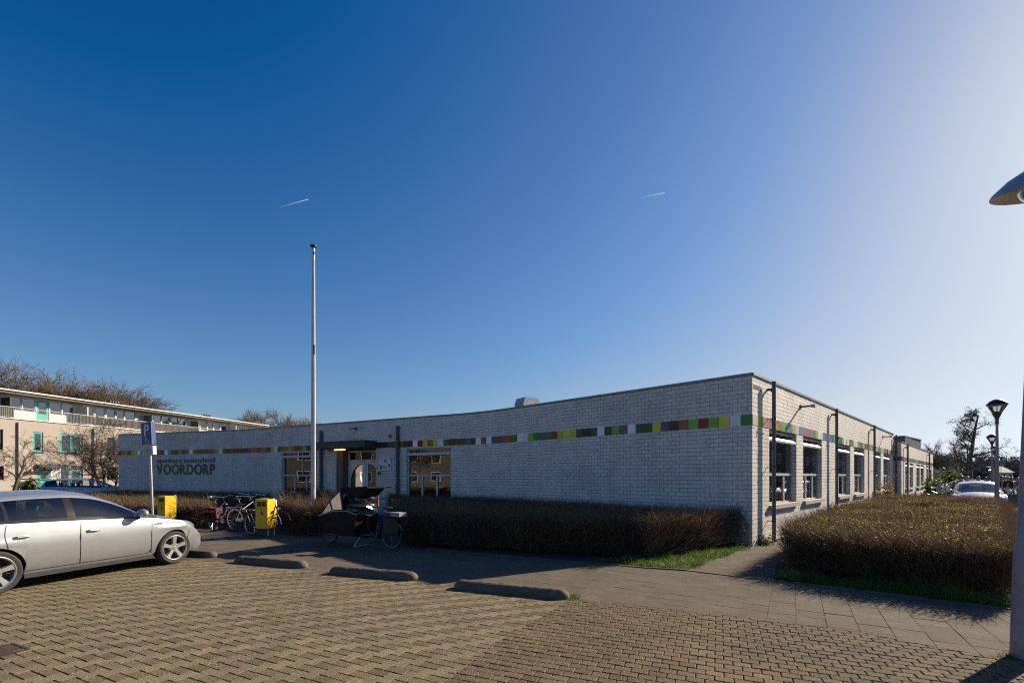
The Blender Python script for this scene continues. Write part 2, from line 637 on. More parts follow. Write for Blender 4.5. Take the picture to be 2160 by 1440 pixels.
def lay_bricks(path, L, z0, z1, openings, shift=0.0, skipband=None, rev=1):
    j = 0
    z = z0
    while z < z1 - 0.02:
        za, zb = z + 0.0045, min(z + COURSE - 0.0045, z1)
        zm = (za + zb) / 2
        cuts = [(a, b) for a, b, c, d in openings if c < zm < d]
        s = -BLEN * 0.5 * (j % 2) + shift
        while s < L:
            ivs = [(max(s + 0.0045, 0.0), min(s + BLEN - 0.0045, L))]
            for a, b in cuts:
                nv = []
                for u, v in ivs:
                    if v <= a or u >= b:
                        nv.append((u, v))
                    else:
                        if u < a:
                            nv.append((u, a))
                        if v > b:
                            nv.append((b, v))
                ivs = nv
            for u, v in ivs:
                if v - u < 0.02:
                    continue
                o = rnd.uniform(-0.0015, 0.0015)
                cs = []
                for out in (-0.02, o):
                    for (t, h) in ((u, za), (v, za), (v, zb), (u, zb)):
                        cs.append(path.p(t, out, h))
                mid = path.p((u + v) / 2, 0, zm)
                sz = 0.0
                if mid.y > 1:
                    sz = abs(cs[4].x / cs[4].y - cs[5].x / cs[5].y) * (0.1 / mid.y)
                bricks.append((sz, cs, path.side, zm))
            s += BLEN
        z += COURSE
        j += 1


lay_bricks(FRONT, FRONT.L, 0.0, WALL_H, OPEN_F + [(0, 40, BAND0, BAND1)])
lay_bricks(SIDE, SIDE.L, 0.0, WALL_H, OPEN_S + [(0, 40, BAND0, BAND1)], shift=-BLEN * 0.25)
lay_bricks(ANF, 0.6, 0.0, AN_H, [(0, 40, 2.62, 2.87)])
lay_bricks(ANS, ANS.L, 0.0, AN_H, OPEN_A + [(0, 40, 2.62, 2.87)], shift=-BLEN * 0.25)
bricks.sort(key=lambda b: -b[0])
# low bricks of the front stand behind the hedge: keep those for the joined part
vis = [b for b in bricks if not (b[2] == -1 and b[3] < 1.0)]
single = vis[:300]
sid = set(id(b) for b in single)
BF = [(4, 5, 6, 7), (0, 1, 5, 4), (1, 2, 6, 5), (2, 3, 7, 6), (3, 0, 4, 7)]
BFR = [f[::-1] for f in BF]
for b in single:
    c0 = b[1][4]
    me = bpy.data.meshes.new('brick')
    me.from_pydata([tuple(p - c0) for p in b[1]], [], BF if b[2] == 1 else BFR)
    me.materials.append(M['brick'])
    o = link('brick', me)
    o.parent = school
    o.location = c0 - Vector((*CORNER, 0))
mb = MB()
for b in bricks:
    if id(b) not in sid:
        mb.add(b[1], BF if b[2] == 1 else BFR)
o = under(mb.build('brick', M['brick']))
stuff(o)
print('bricks', len(bricks))


def shell(mb, path, L, z0, z1, openings, out=-0.008, depth=0.16, step=0.6):
    """the mortar bed behind the bricks, with the reveals of its openings"""
    ss = sorted(set([0, L] + [x for o in openings for x in o[:2]] + list(np.arange(0, L, step))))
    ss = [s for s in ss if 0 <= s <= L]
    zs = sorted(set([z0, z1] + [x for o in openings for x in o[2:4] if z0 < x < z1]))
    for i in range(len(ss) - 1):
        for j in range(len(zs) - 1):
            sm, zm = (ss[i] + ss[i + 1]) / 2, (zs[j] + zs[j + 1]) / 2
            if any(a < sm < b and c < zm < d for a, b, c, d in openings):
                continue
            mb.add([path.p(ss[i], out, zs[j]), path.p(ss[i + 1], out, zs[j]), path.p(ss[i + 1], out, zs[j + 1]), path.p(ss[i], out, zs[j + 1])], [(0, 1, 2, 3)])
            # inner leaf
            mb.add([path.p(ss[i], -0.30, zs[j]), path.p(ss[i + 1], -0.30, zs[j]), path.p(ss[i + 1], -0.30, zs[j + 1]), path.p(ss[i], -0.30, zs[j + 1])], [(3, 2, 1, 0)])
    for a, b, c, d in openings:
        P = [(a, c), (b, c), (b, d), (a, d)]
        for k in range(4):
            (s0, h0), (s1, h1) = P[k], P[(k + 1) % 4]
            mb.add([path.p(s0, -0.004, h0), path.p(s1, -0.004, h1), path.p(s1, -0.30, h1), path.p(s0, -0.30, h0)], [(0, 1, 2, 3)])


mb = MB()
shell(mb, FRONT, FRONT.L, 0, WALL_H, OPEN_F)
shell(mb, SIDE, SIDE.L, 0, WALL_H, OPEN_S)
shell(mb, ANF, 0.6, 0, AN_H, [])
shell(mb, ANS, ANS.L, 0, AN_H, OPEN_A)
under(mb.build('wall', M['mortar']))

# brick reveals (jambs) of the side windows: short returns of the same white brick, course by course
mb = MB()
for path, ops in ((SIDE, OPEN_S), (FRONT, OPEN_F), (ANS, OPEN_A)):
    for a, b, c, d in ops:
        for t, sg in ((a, 1), (b, -1)):
            fr = path.frame(t)
            k = 0
            while k * COURSE < d - 0.03:
                z0 = k * COURSE + 0.0055
                if z0 > c - 0.05:
                    dirn = 1 if path.side == 1 else -1
                    x0, x1 = sorted((0.0, 0.006 * sg * dirn))
                    mb.box(x0, x1, 0.003, 0.105, z0, min(z0 + COURSE - 0.011, d), M=fr)
                k += 1
o = under(mb.build('jamb_brick', M['brick']))
stuff(o)

# roof, coping
back = Vector((-0.2, 1, 0)).normalized() * 15
foot = [FRONT.p(s, -0.05) for s in np.arange(0, FRONT.L, 1.0)] + [FRONT.p(FRONT.L, -0.05)]
p_l = foot[-1] + Vector((3.5, 13, 0))
p_r = SIDE.p(23.6, -0.05)
mb = MB()
poly = foot + [p_l, p_r + Vector((-6, 7, 0)), p_r]
mb.prism([(p.x, p.y) for p in poly[::-1]], WALL_H - 0.32, WALL_H - 0.22)
under(mb.build('roof', M['roof']))
mb = MB()
an = [ANS.p(0, -0.05), ANS.p(21.5, -0.05), ANS.p(21.5, -9), ANS.p(0, -9)]
mb.prism([(p.x, p.y) for p in an], AN_H - 0.3, AN_H - 0.2)
under(mb.build('annex_roof', M['roof']))
# unseen rear and end walls, plain brick
mb = MB()
pts = [foot[-1], p_l, p_r + Vector((-6, 7, 0)), p_r]
for i in range(3):
    a, b = pts[i], pts[i + 1]
    mb.add([(a.x, a.y, 0), (b.x, b.y, 0), (b.x, b.y, WALL_H), (a.x, a.y, WALL_H)], [(3, 2, 1, 0)])
pts = [ANS.p(0.0, -0.35), ANS.p(0, -9), ANS.p(21.5, -9), ANS.p(21.5, 0)]
for i in range(3):
    a, b = pts[i], pts[i + 1]
    mb.add([(a.x, a.y, 0), (b.x, b.y, 0), (b.x, b.y, AN_H), (a.x, a.y, AN_H)], [(3, 2, 1, 0)])
under(mb.build('rear_wall', mat('rear_brick', (0.45, 0.43, 0.41), (0.40, 0.38, 0.36), scale=9, rough=0.9)))


def strip(mb, path, s0, s1, o0, o1, z0, z1, step=0.5, mi=0):
    """a moulding that follows the wall between two distances"""
    n = max(1, int((s1 - s0) / step))
    ss = np.linspace(s0, s1, n + 1)
    vs = []
    for s in ss:
        vs += [path.p(s, o0, z0), path.p(s, o1, z0), path.p(s, o1, z1), path.p(s, o0, z1)]
    fs = []
    for i in range(n):
        for k in range(4):
            fs.append((4 * i + k, 4 * i + (k + 1) % 4, 4 * i + 4 + (k + 1) % 4, 4 * i + 4 + k))
    fs += [(3, 2, 1, 0), (4 * n, 4 * n + 1, 4 * n + 2, 4 * n + 3)]
    mb.add(vs, fs, mi)


mb = MB()
strip(mb, FRONT, 0, FRONT.L, -0.28, 0.03, WALL_H, WALL_H + 0.062)
strip(mb, SIDE, -0.0, SIDE.L, -0.28, 0.03, WALL_H + 0.001, WALL_H + 0.063, step=30)
strip(mb, ANF, 0, 0.6, -0.28, 0.03, AN_H, AN_H + 0.06, step=30)
strip(mb, ANS, 0, ANS.L, -0.28, 0.03, AN_H + 0.001, AN_H + 0.061, step=30)
under(mb.build('coping', M['coping']))

# the coloured tile band
TC = dict(g=(0.008, 0.19, 0.02), l=(0.22, 0.50, 0.05), y=(0.66, 0.60, 0.03), w=(0.98, 1.0, 1.06), o=(0.50, 0.13, 0.015), r=(0.28, 0.008, 0.012), p=(0.10, 0.075, 0.13),
          k=(0.02, 0.015, 0.022), m=(0.20, 0.13, 0.15), d=(0.02, 0.085, 0.015), b=(0.085, 0.045, 0.035), e=(0.12, 0.10, 0.06), a=(0.24, 0.31, 0.40), f=(0.55, 0.28, 0.26), c=(0.30, 0.34, 0.38), v=(0.15, 0.03, 0.07), i=(0.62, 0.48, 0.36))
for k, c in TC.items():
    M['tile_' + k] = mat('glazed_tile', tuple(x * 0.86 for x in c), tuple(min(x, .92) * .96 for x in c), scale=4, rough=0.2, spec=0.4, rand=0.2)
BANDF = ('gwylrlokpyddwmldwdkdyyyrgpglwwgomppwowbmbbbewyoyrwkkop' + 'bbbbbb' + 'pprkmgglrwpobbblgboloebwykmmboopkkrrebgwlmogegowopldglwbokrgm')
BANDS = 'wyifcyflaaywacffccyww' + 'acwagfrgglwiwrglwwygrbyolgvmfvvvlylvglwylvyvv'


def band(path, L, seq, w, z0, z1, skip=()):
    s = 0.0
    i = 0
    while s < L - 0.05:
        k = seq[i % len(seq)]
        e = min(s + w * rnd.choice((1, 1, 1, 0.97)), L)
        if not any(a < (s + e) / 2 < b for a, b in skip):
            m2 = MB()
            org = path.p(s, 0, z0)
            vs = []
            for out in (-0.03, 0.009):
                for t, z in ((s + 0.003, z0), (e - 0.003, z0), (e - 0.003, z1), (s + 0.003, z1)):
                    vs.append(path.p(t, out, z) - org)
            m2.add(vs, BF if path.side == 1 else BFR)
            o = m2.build('tile', M['tile_' + k], school)
            o.location = org - Vector((*CORNER, 0))
        s = e
        i += 1


band(FRONT, FRONT.L, BANDF, 0.268, BAND0 + 0.004, BAND1 - 0.004)
band(SIDE, SIDE.L, BANDS, 0.33, BAND0 + 0.004, BAND1 - 0.004)
band(ANF, 0.6, 'vkm', 0.3, 2.624, 2.866)
band(ANS, ANS.L, 'pkpeylebmvevmypbkpb', 0.6, 2.624, 2.866)


# windows: frame, panes, awning cassette, sill
def window(path, a, b, z0, z1, zt, ncol, nlow, awning=True, sill=True, top_mull=()):
    """a..b along the wall; zt: height of the transom; nlow panes below it"""
    sl_, sr_ = (a, b) if path.side == 1 else (b, a)
    fr = path.frame(sl_, z0, -0.105)
    base = path.p(sl_, -0.105, z0)
    wd = (path.p(sr_) - path.p(sl_)).length
    x = (path.p(sr_, -0.105, z0) - base)
    x.normalize()
    m4 = Matrix.Identity(4)
    m4.col[0][:3], m4.col[1][:3], m4.col[2][:3] = x, Vector((0, 0, 1)).cross(x), (0, 0, 1)
    wr = link('window', None, school)
    wr.matrix_local = Matrix.Translation(base - Vector((*CORNER, 0))) @ m4
    h, t = z1 - z0, zt - z0
    f = MB()
    F_ = 0.062
    f.box(0.004, F_, 0, 0.07, 0.004, h - 0.004)
    f.box(wd - F_, wd - 0.004, 0, 0.07, 0.004, h - 0.004)
    f.box(F_, wd - F_, 0.001, 0.069, 0.005, F_)
    f.box(F_, wd - F_, 0.001, 0.069, h - F_, h - 0.005)
    f.box(F_, wd - F_, -0.012, 0.068, t - 0.035, t + 0.035)
    for q in top_mull:
        f.box(q * wd - 0.03, q * wd + 0.03, 0.002, 0.066, t + 0.035, h - F_)
    for k in range(1, nlow):
        xk = wd * k / nlow
        f.box(xk - 0.045, xk + 0.045, 0.002, 0.066, F_, t - 0.035)
    f.build('window_frame', M['frame'], wr)
    cells = []
    qs = [0] + list(top_mull) + [1]
    for u, v in zip(qs[:-1], qs[1:]):
        cells.append((u * wd + 0.03, v * wd - 0.03, t + 0.03, h - 0.05))
    for k in range(nlow):
        cells.append((wd * k / nlow + 0.04, wd * (k + 1) / nlow - 0.04, 0.05, t - 0.03))
    for c in cells:
        MB().box(c[0], c[1], 0.032, 0.038, c[2], c[3]).build('pane', M['pane'], wr)
    if awning:
        w2 = MB()
        w2.prism([(-0.09, 0), (0.03, 0), (0.03, 0.11), (-0.05, 0.11), (-0.1, 0.05)], 0.03, wd - 0.03, M=Matrix.Translation((0, 0, h - 0.30)) @ Matrix(((0, 0, 1, 0), (1, 0, 0, 0), (0, 1, 0, 0), (0, 0, 0, 1))))
        w2.build('awning_cassette', M['white'], wr)
    if sill:
        s2 = MB()
        s2.box(-0.02, wd + 0.02, -0.19, 0.02, -0.095, 0.012)
        s2.build('window_sill', M['sill'], wr)
    return wr


window(FRONT, *OPEN_F[0][:2], 0.75, 2.92, 1.745, 1, 3, sill=True, top_mull=(0.56,))
window(FRONT, *OPEN_F[1][:2], 0.75, 2.88, 1.74, 1, 3, sill=True)
for k, w_ in enumerate(OPEN_S):
    window(SIDE, *w_, 1.75, 1, 3)
for w_ in OPEN_A:
    window(ANS, *w_, 1.72, 1, 2)
# rooms behind the glass
mb = MB()
for path, L, h in ((FRONT, 33.5, 3.3), (SIDE, 23, 3.3), (ANS, 21, 3.2)):
    n = max(1, int(L / 1.5))
    ss = np.linspace(0.4, L, n + 1)
    for i in range(n):
        q = [path.p(ss[i], -4, 0), path.p(ss[i + 1], -4, 0), path.p(ss[i + 1], -0.31, 0), path.p(ss[i], -0.31, 0)]
        up = Vector((0, 0, h))
        mb.add([q[0], q[1], q[1] + up, q[0] + up], [(0, 1, 2, 3)])
        mb.add([p + up for p in q], [(0, 1, 2, 3)])
        mb.add([p + Vector((0, 0, 0.1)) for p in q], [(0, 1, 2, 3)], 1)
under(mb.build('room_interior', [M['room'], M['roomfl']]))
# bright things seen through the panes: curtains, drawings on the glass
cur = mat('curtain', (0.30, 0.33, 0.06), (0.42, 0.40, 0.10), scale=2, rough=0.9)
cur2 = mat('teal_curtain', (0.16, 0.28, 0.30), (0.22, 0.34, 0.33), scale=2, rough=0.9)
mb = MB()
for a, b, c, d, z0, z1 in ((f2a + 0.1, f2a + 0.75, 0, 0, 0.8, 1.65), (f1b - 0.9, f1b - 0.25, 0, 0, 1.0, 2.7)):
    for k in range(9):
        t0, t1 = a + (b - a) * k / 9, a + (b - a) * (k + 1) / 9
        mb.add([FRONT.p(t0, -0.45 - 0.05 * (k % 2), z0), FRONT.p(t1, -0.45 - 0.05 * ((k + 1) % 2), z0), FRONT.p(t1, -0.45 - 0.05 * ((k + 1) % 2), z1), FRONT.p(t0, -0.45 - 0.05 * (k % 2), z1)], [(0, 1, 2, 3)], 0)
for a, b, c, d in OPEN_S[:4]:
    for k in range(8):
        L0 = (b - a) * 0.45
        t0, t1 = a + L0 * k / 8, a + L0 * (k + 1) / 8
        mb.add([SIDE.p(t0, -0.5 - 0.06 * (k % 2), 1.0), SIDE.p(t1, -0.5 - 0.06 * ((k + 1) % 2), 1.0), SIDE.p(t1, -0.5 - 0.06 * ((k + 1) % 2), 2.75), SIDE.p(t0, -0.5 - 0.06 * (k % 2), 2.75)], [(0, 1, 2, 3)], 1)
under(mb.build('curtain', [cur, cur2]))

# entrance: recess, double door with a round window, fanlight, canopy with a lit lamp
dl, dr = FRONT.p(fdb, 0), FRONT.p(fda, 0)
xd = (dr - dl)
DW = xd.length
xd.normalize()
DM = Matrix.Identity(4)
DM.col[0][:3], DM.col[1][:3], DM.col[2][:3], DM.col[3][:3] = xd, Vector((0, 0, 1)).cross(xd), (0, 0, 1), dl
door = link('entrance_door', None, school)
door.matrix_local = Matrix.Translation((-CORNER[0], -CORNER[1], 0)) @ DM
x0, x1, yd = 0.38, DW - 0.03, 0.42
mb = MB()
mb.box(0.0, x0, 0.06, yd + 0.1, 0.01, 2.93)                 # brown side wall of the recess
mb.build('recess_wall', mat('brown_panel', (0.16, 0.125, 0.09), (0.13, 0.10, 0.075), scale=4, rough=0.7), door)
mb = MB()
mb.box(x0, x0 + 0.07, yd, yd + 0.09, 0.02, 2.9)
mb.box(x1 - 0.07, x1, yd, yd + 0.09, 0.02, 2.9)
mb.box(x0 + 0.07, x1 - 0.07, yd + 0.001, yd + 0.089, 2.40, 2.47)
mb.box(x0 + 0.07, x1 - 0.07, yd + 0.001, yd + 0.089, 2.82, 2.9)
mb.build('door_frame', M['white'], door)
MB().box(x0 + 0.08, x1 - 0.08, yd + 0.04, yd + 0.046, 2.47, 2.82).build('fanlight', M['pane'], door)
cx = (x0 + x1) / 2
pw = cx - x0 - 0.075
for sg in (-1, 1):
    leaf = MB()
    # leaf with a half-oval opening: ring of quads between the outline and the oval
    rx, rz, zc, gap = pw * 0.74, 0.92, 1.33, 0.17
    n = 20
    oval = [(gap + rx * math.sin(math.pi * k / n), zc - rz * math.cos(math.pi * k / n)) for k in range(n + 1)]
    oval = [(max(u, gap), v) for u, v in oval]
    outer = []
    for u, v in oval:
        outer.append((pw if True else 0, min(max(0.03 + (v - zc + rz) / (2 * rz) * 2.36, 0.03), 2.39)))
    vs, fs = [], []
    for (u, v), (U, V) in zip(oval, outer):
        for y in (yd + 0.02, yd + 0.065):
            vs += [(cx + sg * (u + 0.012), y, v), (cx + sg * U, y, V)]
    for k in range(n):
        a = 4 * k
        fs += [(a, a + 1, a + 5, a + 4), (a + 2, a + 6, a + 7, a + 3), (a, a + 4, a + 6, a + 2)]
    leaf.add(vs, fs)
    leaf.box(*sorted((cx + sg * 0.012, cx + sg * (gap + 0.012))), yd + 0.02, yd + 0.065, 0.03, 2.39)
    leaf.add([(cx + sg * (gap + 0.012), yd + 0.02, 0.03), (cx + sg * pw, yd + 0.02, 0.03), (cx + sg * (gap + 0.012), yd + 0.02, zc - rz)], [(0, 1, 2)])
    leaf.add([(cx + sg * (gap + 0.012), yd + 0.02, 2.39), (cx + sg * pw, yd + 0.02, 2.39), (cx + sg * (gap + 0.012), yd + 0.02, zc + rz)], [(0, 1, 2)])
    leaf.build('door_leaf', M['white'], door)
    ring = MB()
    ring.tube([(cx + sg * (u + 0.012), yd + 0.018, v) for u, v in oval], 0.016, n=5)
    ring.build('oval_trim', M['black'], door)
    g = MB()
    g.add([(cx + sg * (u + 0.012), yd + 0.045, v) for u, v in oval], [tuple(range(n + 1))])
    g.build('door_glass', M['pane'], door)
h = MB()
h.tube([(cx + 0.09, yd, 0.95), (cx + 0.09, yd - 0.06, 0.95), (cx + 0.09, yd - 0.06, 1.25), (cx + 0.09, yd, 1.25)], 0.014, n=6)
h.build('door_handle', M['steel'], door)
can = MB()
ca, cb = FRONT.at_px(794), FRONT.at_px(690)
fr = FRONT.frame(cb, 2.93)
CWD = (FRONT.p(ca) - FRONT.p(cb)).length
can.prism([(0, -.70), (CWD, -.70), (CWD, 0.0), (0, 0.0)], 0.03, 0.31)
can.prism([(-0.03, -.73), (CWD + 0.03, -.73), (CWD + 0.03, -0.0), (-0.03, 0.0)], 0.311, 0.335)
o = can.build('canopy', mat('canopy_sheet', (0.045, 0.046, 0.04), (0.06, 0.06, 0.052), scale=3, rough=0.6), school)
o.matrix_local = Matrix.Translation((-CORNER[0], -CORNER[1], 0)) @ fr
o = MB().box(0.75, 1.35, -0.25, -0.13, -0.04, 0.018).build('canopy_lamp', mat('lit_tube', (0.9, 0.6, 0.2), rough=0.5, emit=((1.0, 0.62, 0.18), 0.9)), school)
o.matrix_local = Matrix.Translation((-CORNER[0], -CORNER[1], 0)) @ fr


# downpipes with brackets and fly-out elbows
def downpipe(path, s, top, r, out, elbow=True, square=False):
    fr = path.frame(s, 0, 0)
    p = MB()
    if square:
        p.box(-r, r, -out - r, -out + r, 0.02, top)
    else:
        pts = [(0, -out, 0.02), (0, -out, top)]
        p.tube(pts, r, n=12)
    if elbow:
        p.tube([(-0.0, -out, top - 0.28), (-0.02, -out * 0.55, top - 0.2), (-0.02, 0.02, top - 0.2)], r * 0.8, n=8)
    o = link('downpipe', p.mesh('downpipe', M['pipe'], True), school)
    o.matrix_local = Matrix.Translation((-CORNER[0], -CORNER[1], 0)) @ fr
    for z in (0.55, 1.95, top - 0.95 if elbow else 3.3):
        b = MB()
        b.lathe([(r * 1.02, z - 0.015), (r * 1.18, z - 0.015), (r * 1.18, z + 0.015), (r * 1.02, z + 0.015)], 12, M=Matrix.Translation((0, -out, 0)))
        b.box(-0.012, 0.012, -out + r * 0.6, 0.01, z - 0.01, z + 0.01)
        if elbow and z > 2.5:
            for sx in (-1, 1):
                b.tube([(sx * r, -out, z), (sx * (r + 0.12), -out - 0.03, z - 0.02), (sx * (r + 0.22), -out, z - 0.1)], 0.009, n=5)
                b.tube([(sx * r, -out, z), (sx * (r + 0.09), -out - 0.04, z - 0.06), (sx * (r + 0.13), -out - 0.02, z - 0.16)], 0.007, n=5)
        b.build('pipe_bracket', M['black'], o)


for px in (1619, 1754.5, 1836.5, 1886.5):
    downpipe(SIDE, min(SIDE.at_px(px), 23.45), WALL_H - 0.02, 0.048, 0.15)
for px in (1908, 1955.5):
    downpipe(ANS, ANS.at_px(px), AN_H - 0.05, 0.048, 0.15)
for px in (680, 841):
    downpipe(FRONT, FRONT.at_px(px), WALL_H - 0.28, 0.075, 0.09, elbow=False)


# wall lamps and small fittings
def spot(path, px, z, parent_label=None, arm=0.42):
    fr = path.frame(path.at_px(px), z)
    p = MB()
    p.box(-0.05, 0.05, -0.03, 0.0, -0.06, 0.06)
    p.box(-0.025, 0.025, -arm, -0.02, -0.025, 0.025)
    o = link('wall_spotlight', p.mesh('wall_spotlight', M['pipe']), school)
    o.matrix_local = Matrix.Translation((-CORNER[0], -CORNER[1], 0)) @ fr
    q = MB()
    q.prism([(-0.07, -0.06), (0.07, -0.06), (0.09, 0.04), (-0.09, 0.04)], -0.05, 0.04, M=Matrix.Translation((0, -arm, 0)))
    q.build('lamp_head', M['sill'], o)


spot(SIDE, 1688, 3.80, arm=0.34)
spot(SIDE, 1862, 3.80, arm=0.34)
spot(FRONT, 752, 3.86, arm=0.32)
fr = FRONT.frame(FRONT.at_px(823), 3.46)
o = link('camera_dome', MB().ball((0, -0.06, 0), (0.07, 0.07, 0.09)).box(-0.08, 0.08, -0.03, 0, -0.08, 0.08).mesh('camera_dome', M['sill'], True), school)
o.matrix_local = Matrix.Translation((-CORNER[0], -CORNER[1], 0)) @ fr
# white notices, intercom and letter slot beside the entrance
fr = FRONT.frame(FRONT.at_px(696), 1.98)
o = link('notice', MB().box(-0.17, 0.17, -0.02, -0.002, -0.02, 0.17).box(-0.15, 0.17, -0.02, -0.002, -0.29, -0.06).mesh('notice', M['white']), school)
o.matrix_local = Matrix.Translation((-CORNER[0], -CORNER[1], 0)) @ fr
fr = FRONT.frame(FRONT.at_px(801), 1.83)
o = link('bell_button', MB().lathe([(0.0, -0.05), (0.06, -0.05), (0.075, 0.0)], 14, M=Matrix.Rotation(R(-90), 4, 'X')).mesh('bell_button', M['black'], True), school)
o.matrix_local = Matrix.Translation((-CORNER[0], -CORNER[1], 0)) @ fr
fr = FRONT.frame(FRONT.at_px(822), 1.22)
o = link('letter_slot', MB().box(-0.32, 0.32, -0.025, -0.002, -0.09, 0.09).mesh('letter_slot', M['steel']), school)
o.matrix_local = Matrix.Translation((-CORNER[0], -CORNER[1], 0)) @ fr
MB().box(-0.14, 0.14, -0.032, -0.024, -0.025, 0.02).build('flap', M['black'], o)

# sign board beside the door
fr = FRONT.frame(FRONT.at_px(813.5), 1.96, 0.012)
sb = thing('sign_board', 'white sign board with the number 15 beside the school entrance', 'sign')
sb.matrix_world = fr
SWD = 0.66
MB().box(-SWD / 2, SWD / 2, -0.025, 0, 0, 0.54).build('board', M['white'], sb)
dark = mat('sign_ink', (0.03, 0.035, 0.05), rough=0.6)
o = link('number', text_mesh('15', 0.18, 0.002, dark, 0.006), sb)
o.matrix_local = Matrix.Translation((0, -0.028, 0.36)) @ Matrix.Rotation(R(90), 4, 'X')
red = mat('red_print', (0.45, 0.04, 0.015), (0.5, 0.09, 0.02), scale=30, rough=0.5)
MB().box(-0.29, -0.16, -0.028, -0.0255, 0.06, 0.22).build('red_emblem', red, sb)
grey_ink = mat('grey_ink', (0.30, 0.31, 0.36), rough=0.6)
e = MB()
for k in range(4):
    e.box(-0.13, 0.13 - 0.02 * (k % 2), -0.028, -0.0255, 0.09 + 0.032 * k, 0.107 + 0.032 * k)
e.build('small_print', grey_ink, sb)
e = MB()
e.lathe([(0.0, -0.002), (0.055, -0.002), (0.055, 0.0), (0, 0)], 16, M=Matrix.Translation((0.235, -0.0255, 0.21)) @ Matrix.Rotation(R(90), 4, 'X') @ Matrix.Scale(1.25, 4, (0, 1, 0)))
e.box(0.23, 0.24, -0.0275, -0.0255, 0.06, 0.15)
e.build('tree_emblem', dark, sb)

# lettering on the wall
lt = thing('wall_lettering', 'green lettering openbare basisschool VOORDORP on the white brick wall', 'lettering')
lt.location = FRONT.p(FRONT.at_px(392), 0, 2.0)


def letter_row(text, pxa, pxb, ztop, h, offset, cols):
    meshes, adv = [], []
    for ch in text:
        if ch == ' ':
            meshes.append(None)
            adv.append(0.33 * h)
            continue
        me = text_mesh(ch, h / 0.70, 0.008, M['tile_d'], offset, 'LEFT')
        xs = [v.co.x for v in me.vertices]
        meshes.append((me, min(xs)))
        adv.append(max(xs) - min(xs) + 0.12 * h)
    sa, sb_ = FRONT.at_px(pxa), FRONT.at_px(pxb)
    tot = sum(adv)
    k = (sa - sb_) / tot
    x = 0.0
    for ch, me, a in zip(text, meshes, adv):
        if me is not None:
            f = x / tot
            s = sa - x * k
            fr = FRONT.frame(s, ztop, 0.016)
            me2 = me[0].copy()
            me2.materials.clear()
            me2.materials.append(cols[min(int(f * len(cols)), len(cols) - 1)])
            o = link('letter', me2, lt)
            o.matrix_local = Matrix.Translation(-lt.location) @ fr @ Matrix.Rotation(R(90), 4, 'X') @ Matrix.Diagonal((k, 1, 1, 1)) @ Matrix.Translation((-me[1], 0, 0))
        x += a


lg = [mat('letter_green', c, rough=0.5) for c in ((0.035, 0.12, 0.045), (0.04, 0.13, 0.03), (0.055, 0.12, 0.02), (0.03, 0.08, 0.02), (0.02, 0.05, 0.02))]
lg2 = [mat('letter_small', c, rough=0.5) for c in ((0.03, 0.10, 0.05), (0.03, 0.08, 0.06), (0.12, 0.15, 0.17), (0.05, 0.09, 0.06), (0.02, 0.07, 0.02), (0.02, 0.05, 0.02))]
Zl = FRONT.p(FRONT.at_px(392)).y
letter_row('VOORDORP', 330, 455, EYE - (999.5 - HZ) / FOC * Zl, 21.0 / FOC * Zl, 0.022, lg)
letter_row('openbare basisschool', 330, 455, EYE - (975 - HZ) / FOC * Zl, 8.2 / FOC * Zl * 1.25, 0.0, lg2)

# roof-top things
c = at(1113, 846, 18.9)
ru = thing('roof_vent_cowl', 'folded metal ventilation cowl on the flat school roof', 'roof vent', (c.x, c.y, WALL_H - 0.22), R(35))
m2 = MB()
m2.prism([(-0.44, 0.58), (-0.33, 0.86), (0.33, 0.86), (0.42, 0.62), (0.30, 0.34), (-0.30, 0.34)], -0.3, 0.3, M=Matrix.Rotation(R(90), 4, 'X'))
m2.build('cowl', M['steel'], ru)
MB().box(-0.26, 0.26, -0.26, 0.26, -0.0, 0.35).build('vent_base', M['coping'], ru)
a0, a1 = at(1909, 920, 36), at(1942.5, 920, 40)
pl = thing('roof_plant_room', 'dark grey box shaped plant room on the annex roof', 'plant room', (a0.x, a0.y, AN_H - 0.2))
ax = (a1 - a0).to_2d()
m2 = MB()
m2.prism([(0, 0), (ax.x, ax.y), (ax.x - 2.2, ax.y + 2.6), (-2.2, 2.6)], 0, a0.z - AN_H + 0.2)
m2.build('box_wall', mat('dark_cladding', (0.09, 0.095, 0.105), (0.11, 0.115, 0.125), scale=2, rough=0.5), pl)
m2 = MB()
m2.prism([(-0.05, -0.05), (ax.x + 0.05, ax.y - 0.05), (ax.x - 2.2, ax.y + 2.65), (-2.25, 2.65)], a0.z - AN_H + 0.201, a0.z - AN_H + 0.26)
m2.build('roof_edge', M['coping'], pl)


# ------------------------------------------------------------------ ground, paving
def sheet(name, pts, z, m):
    me = bpy.data.meshes.new(name)
    me.from_pydata([(p[0], p[1], z) for p in pts], [], [tuple(range(len(pts)))])
    me.materials.append(m)
    return struct(link(name, me))


sheet('ground', [(-640, -300), (640, -300), (640, 900), (-640, 900)], -0.035, M['ground'])


def inside(p, poly):
    c = False
    n = len(poly)
    for i in range(n):
        a, b = poly[i], poly[i - 1]
        if (a[1] > p[1]) != (b[1] > p[1]) and p[0] < (b[0] - a[0]) * (p[1] - a[1]) / (b[1] - a[1]) + a[0]:
            c = not c
    return c


def clip(poly, a, b):
    """keep what lies to the left of the line a -> b"""
    out = []
    nx, ny = -(b[1] - a[1]), b[0] - a[0]
    f = [(p[0] - a[0]) * nx + (p[1] - a[1]) * ny for p in poly]
    for i in range(len(poly)):
        j = (i + 1) % len(poly)
        if f[i] >= 0:
            out.append(poly[i])
        if (f[i] > 0) != (f[j] > 0) and f[i] != f[j]:
            t = f[i] / (f[i] - f[j])
            out.append((poly[i][0] + t * (poly[j][0] - poly[i][0]), poly[i][1] + t * (poly[j][1] - poly[i][1])))
    return out


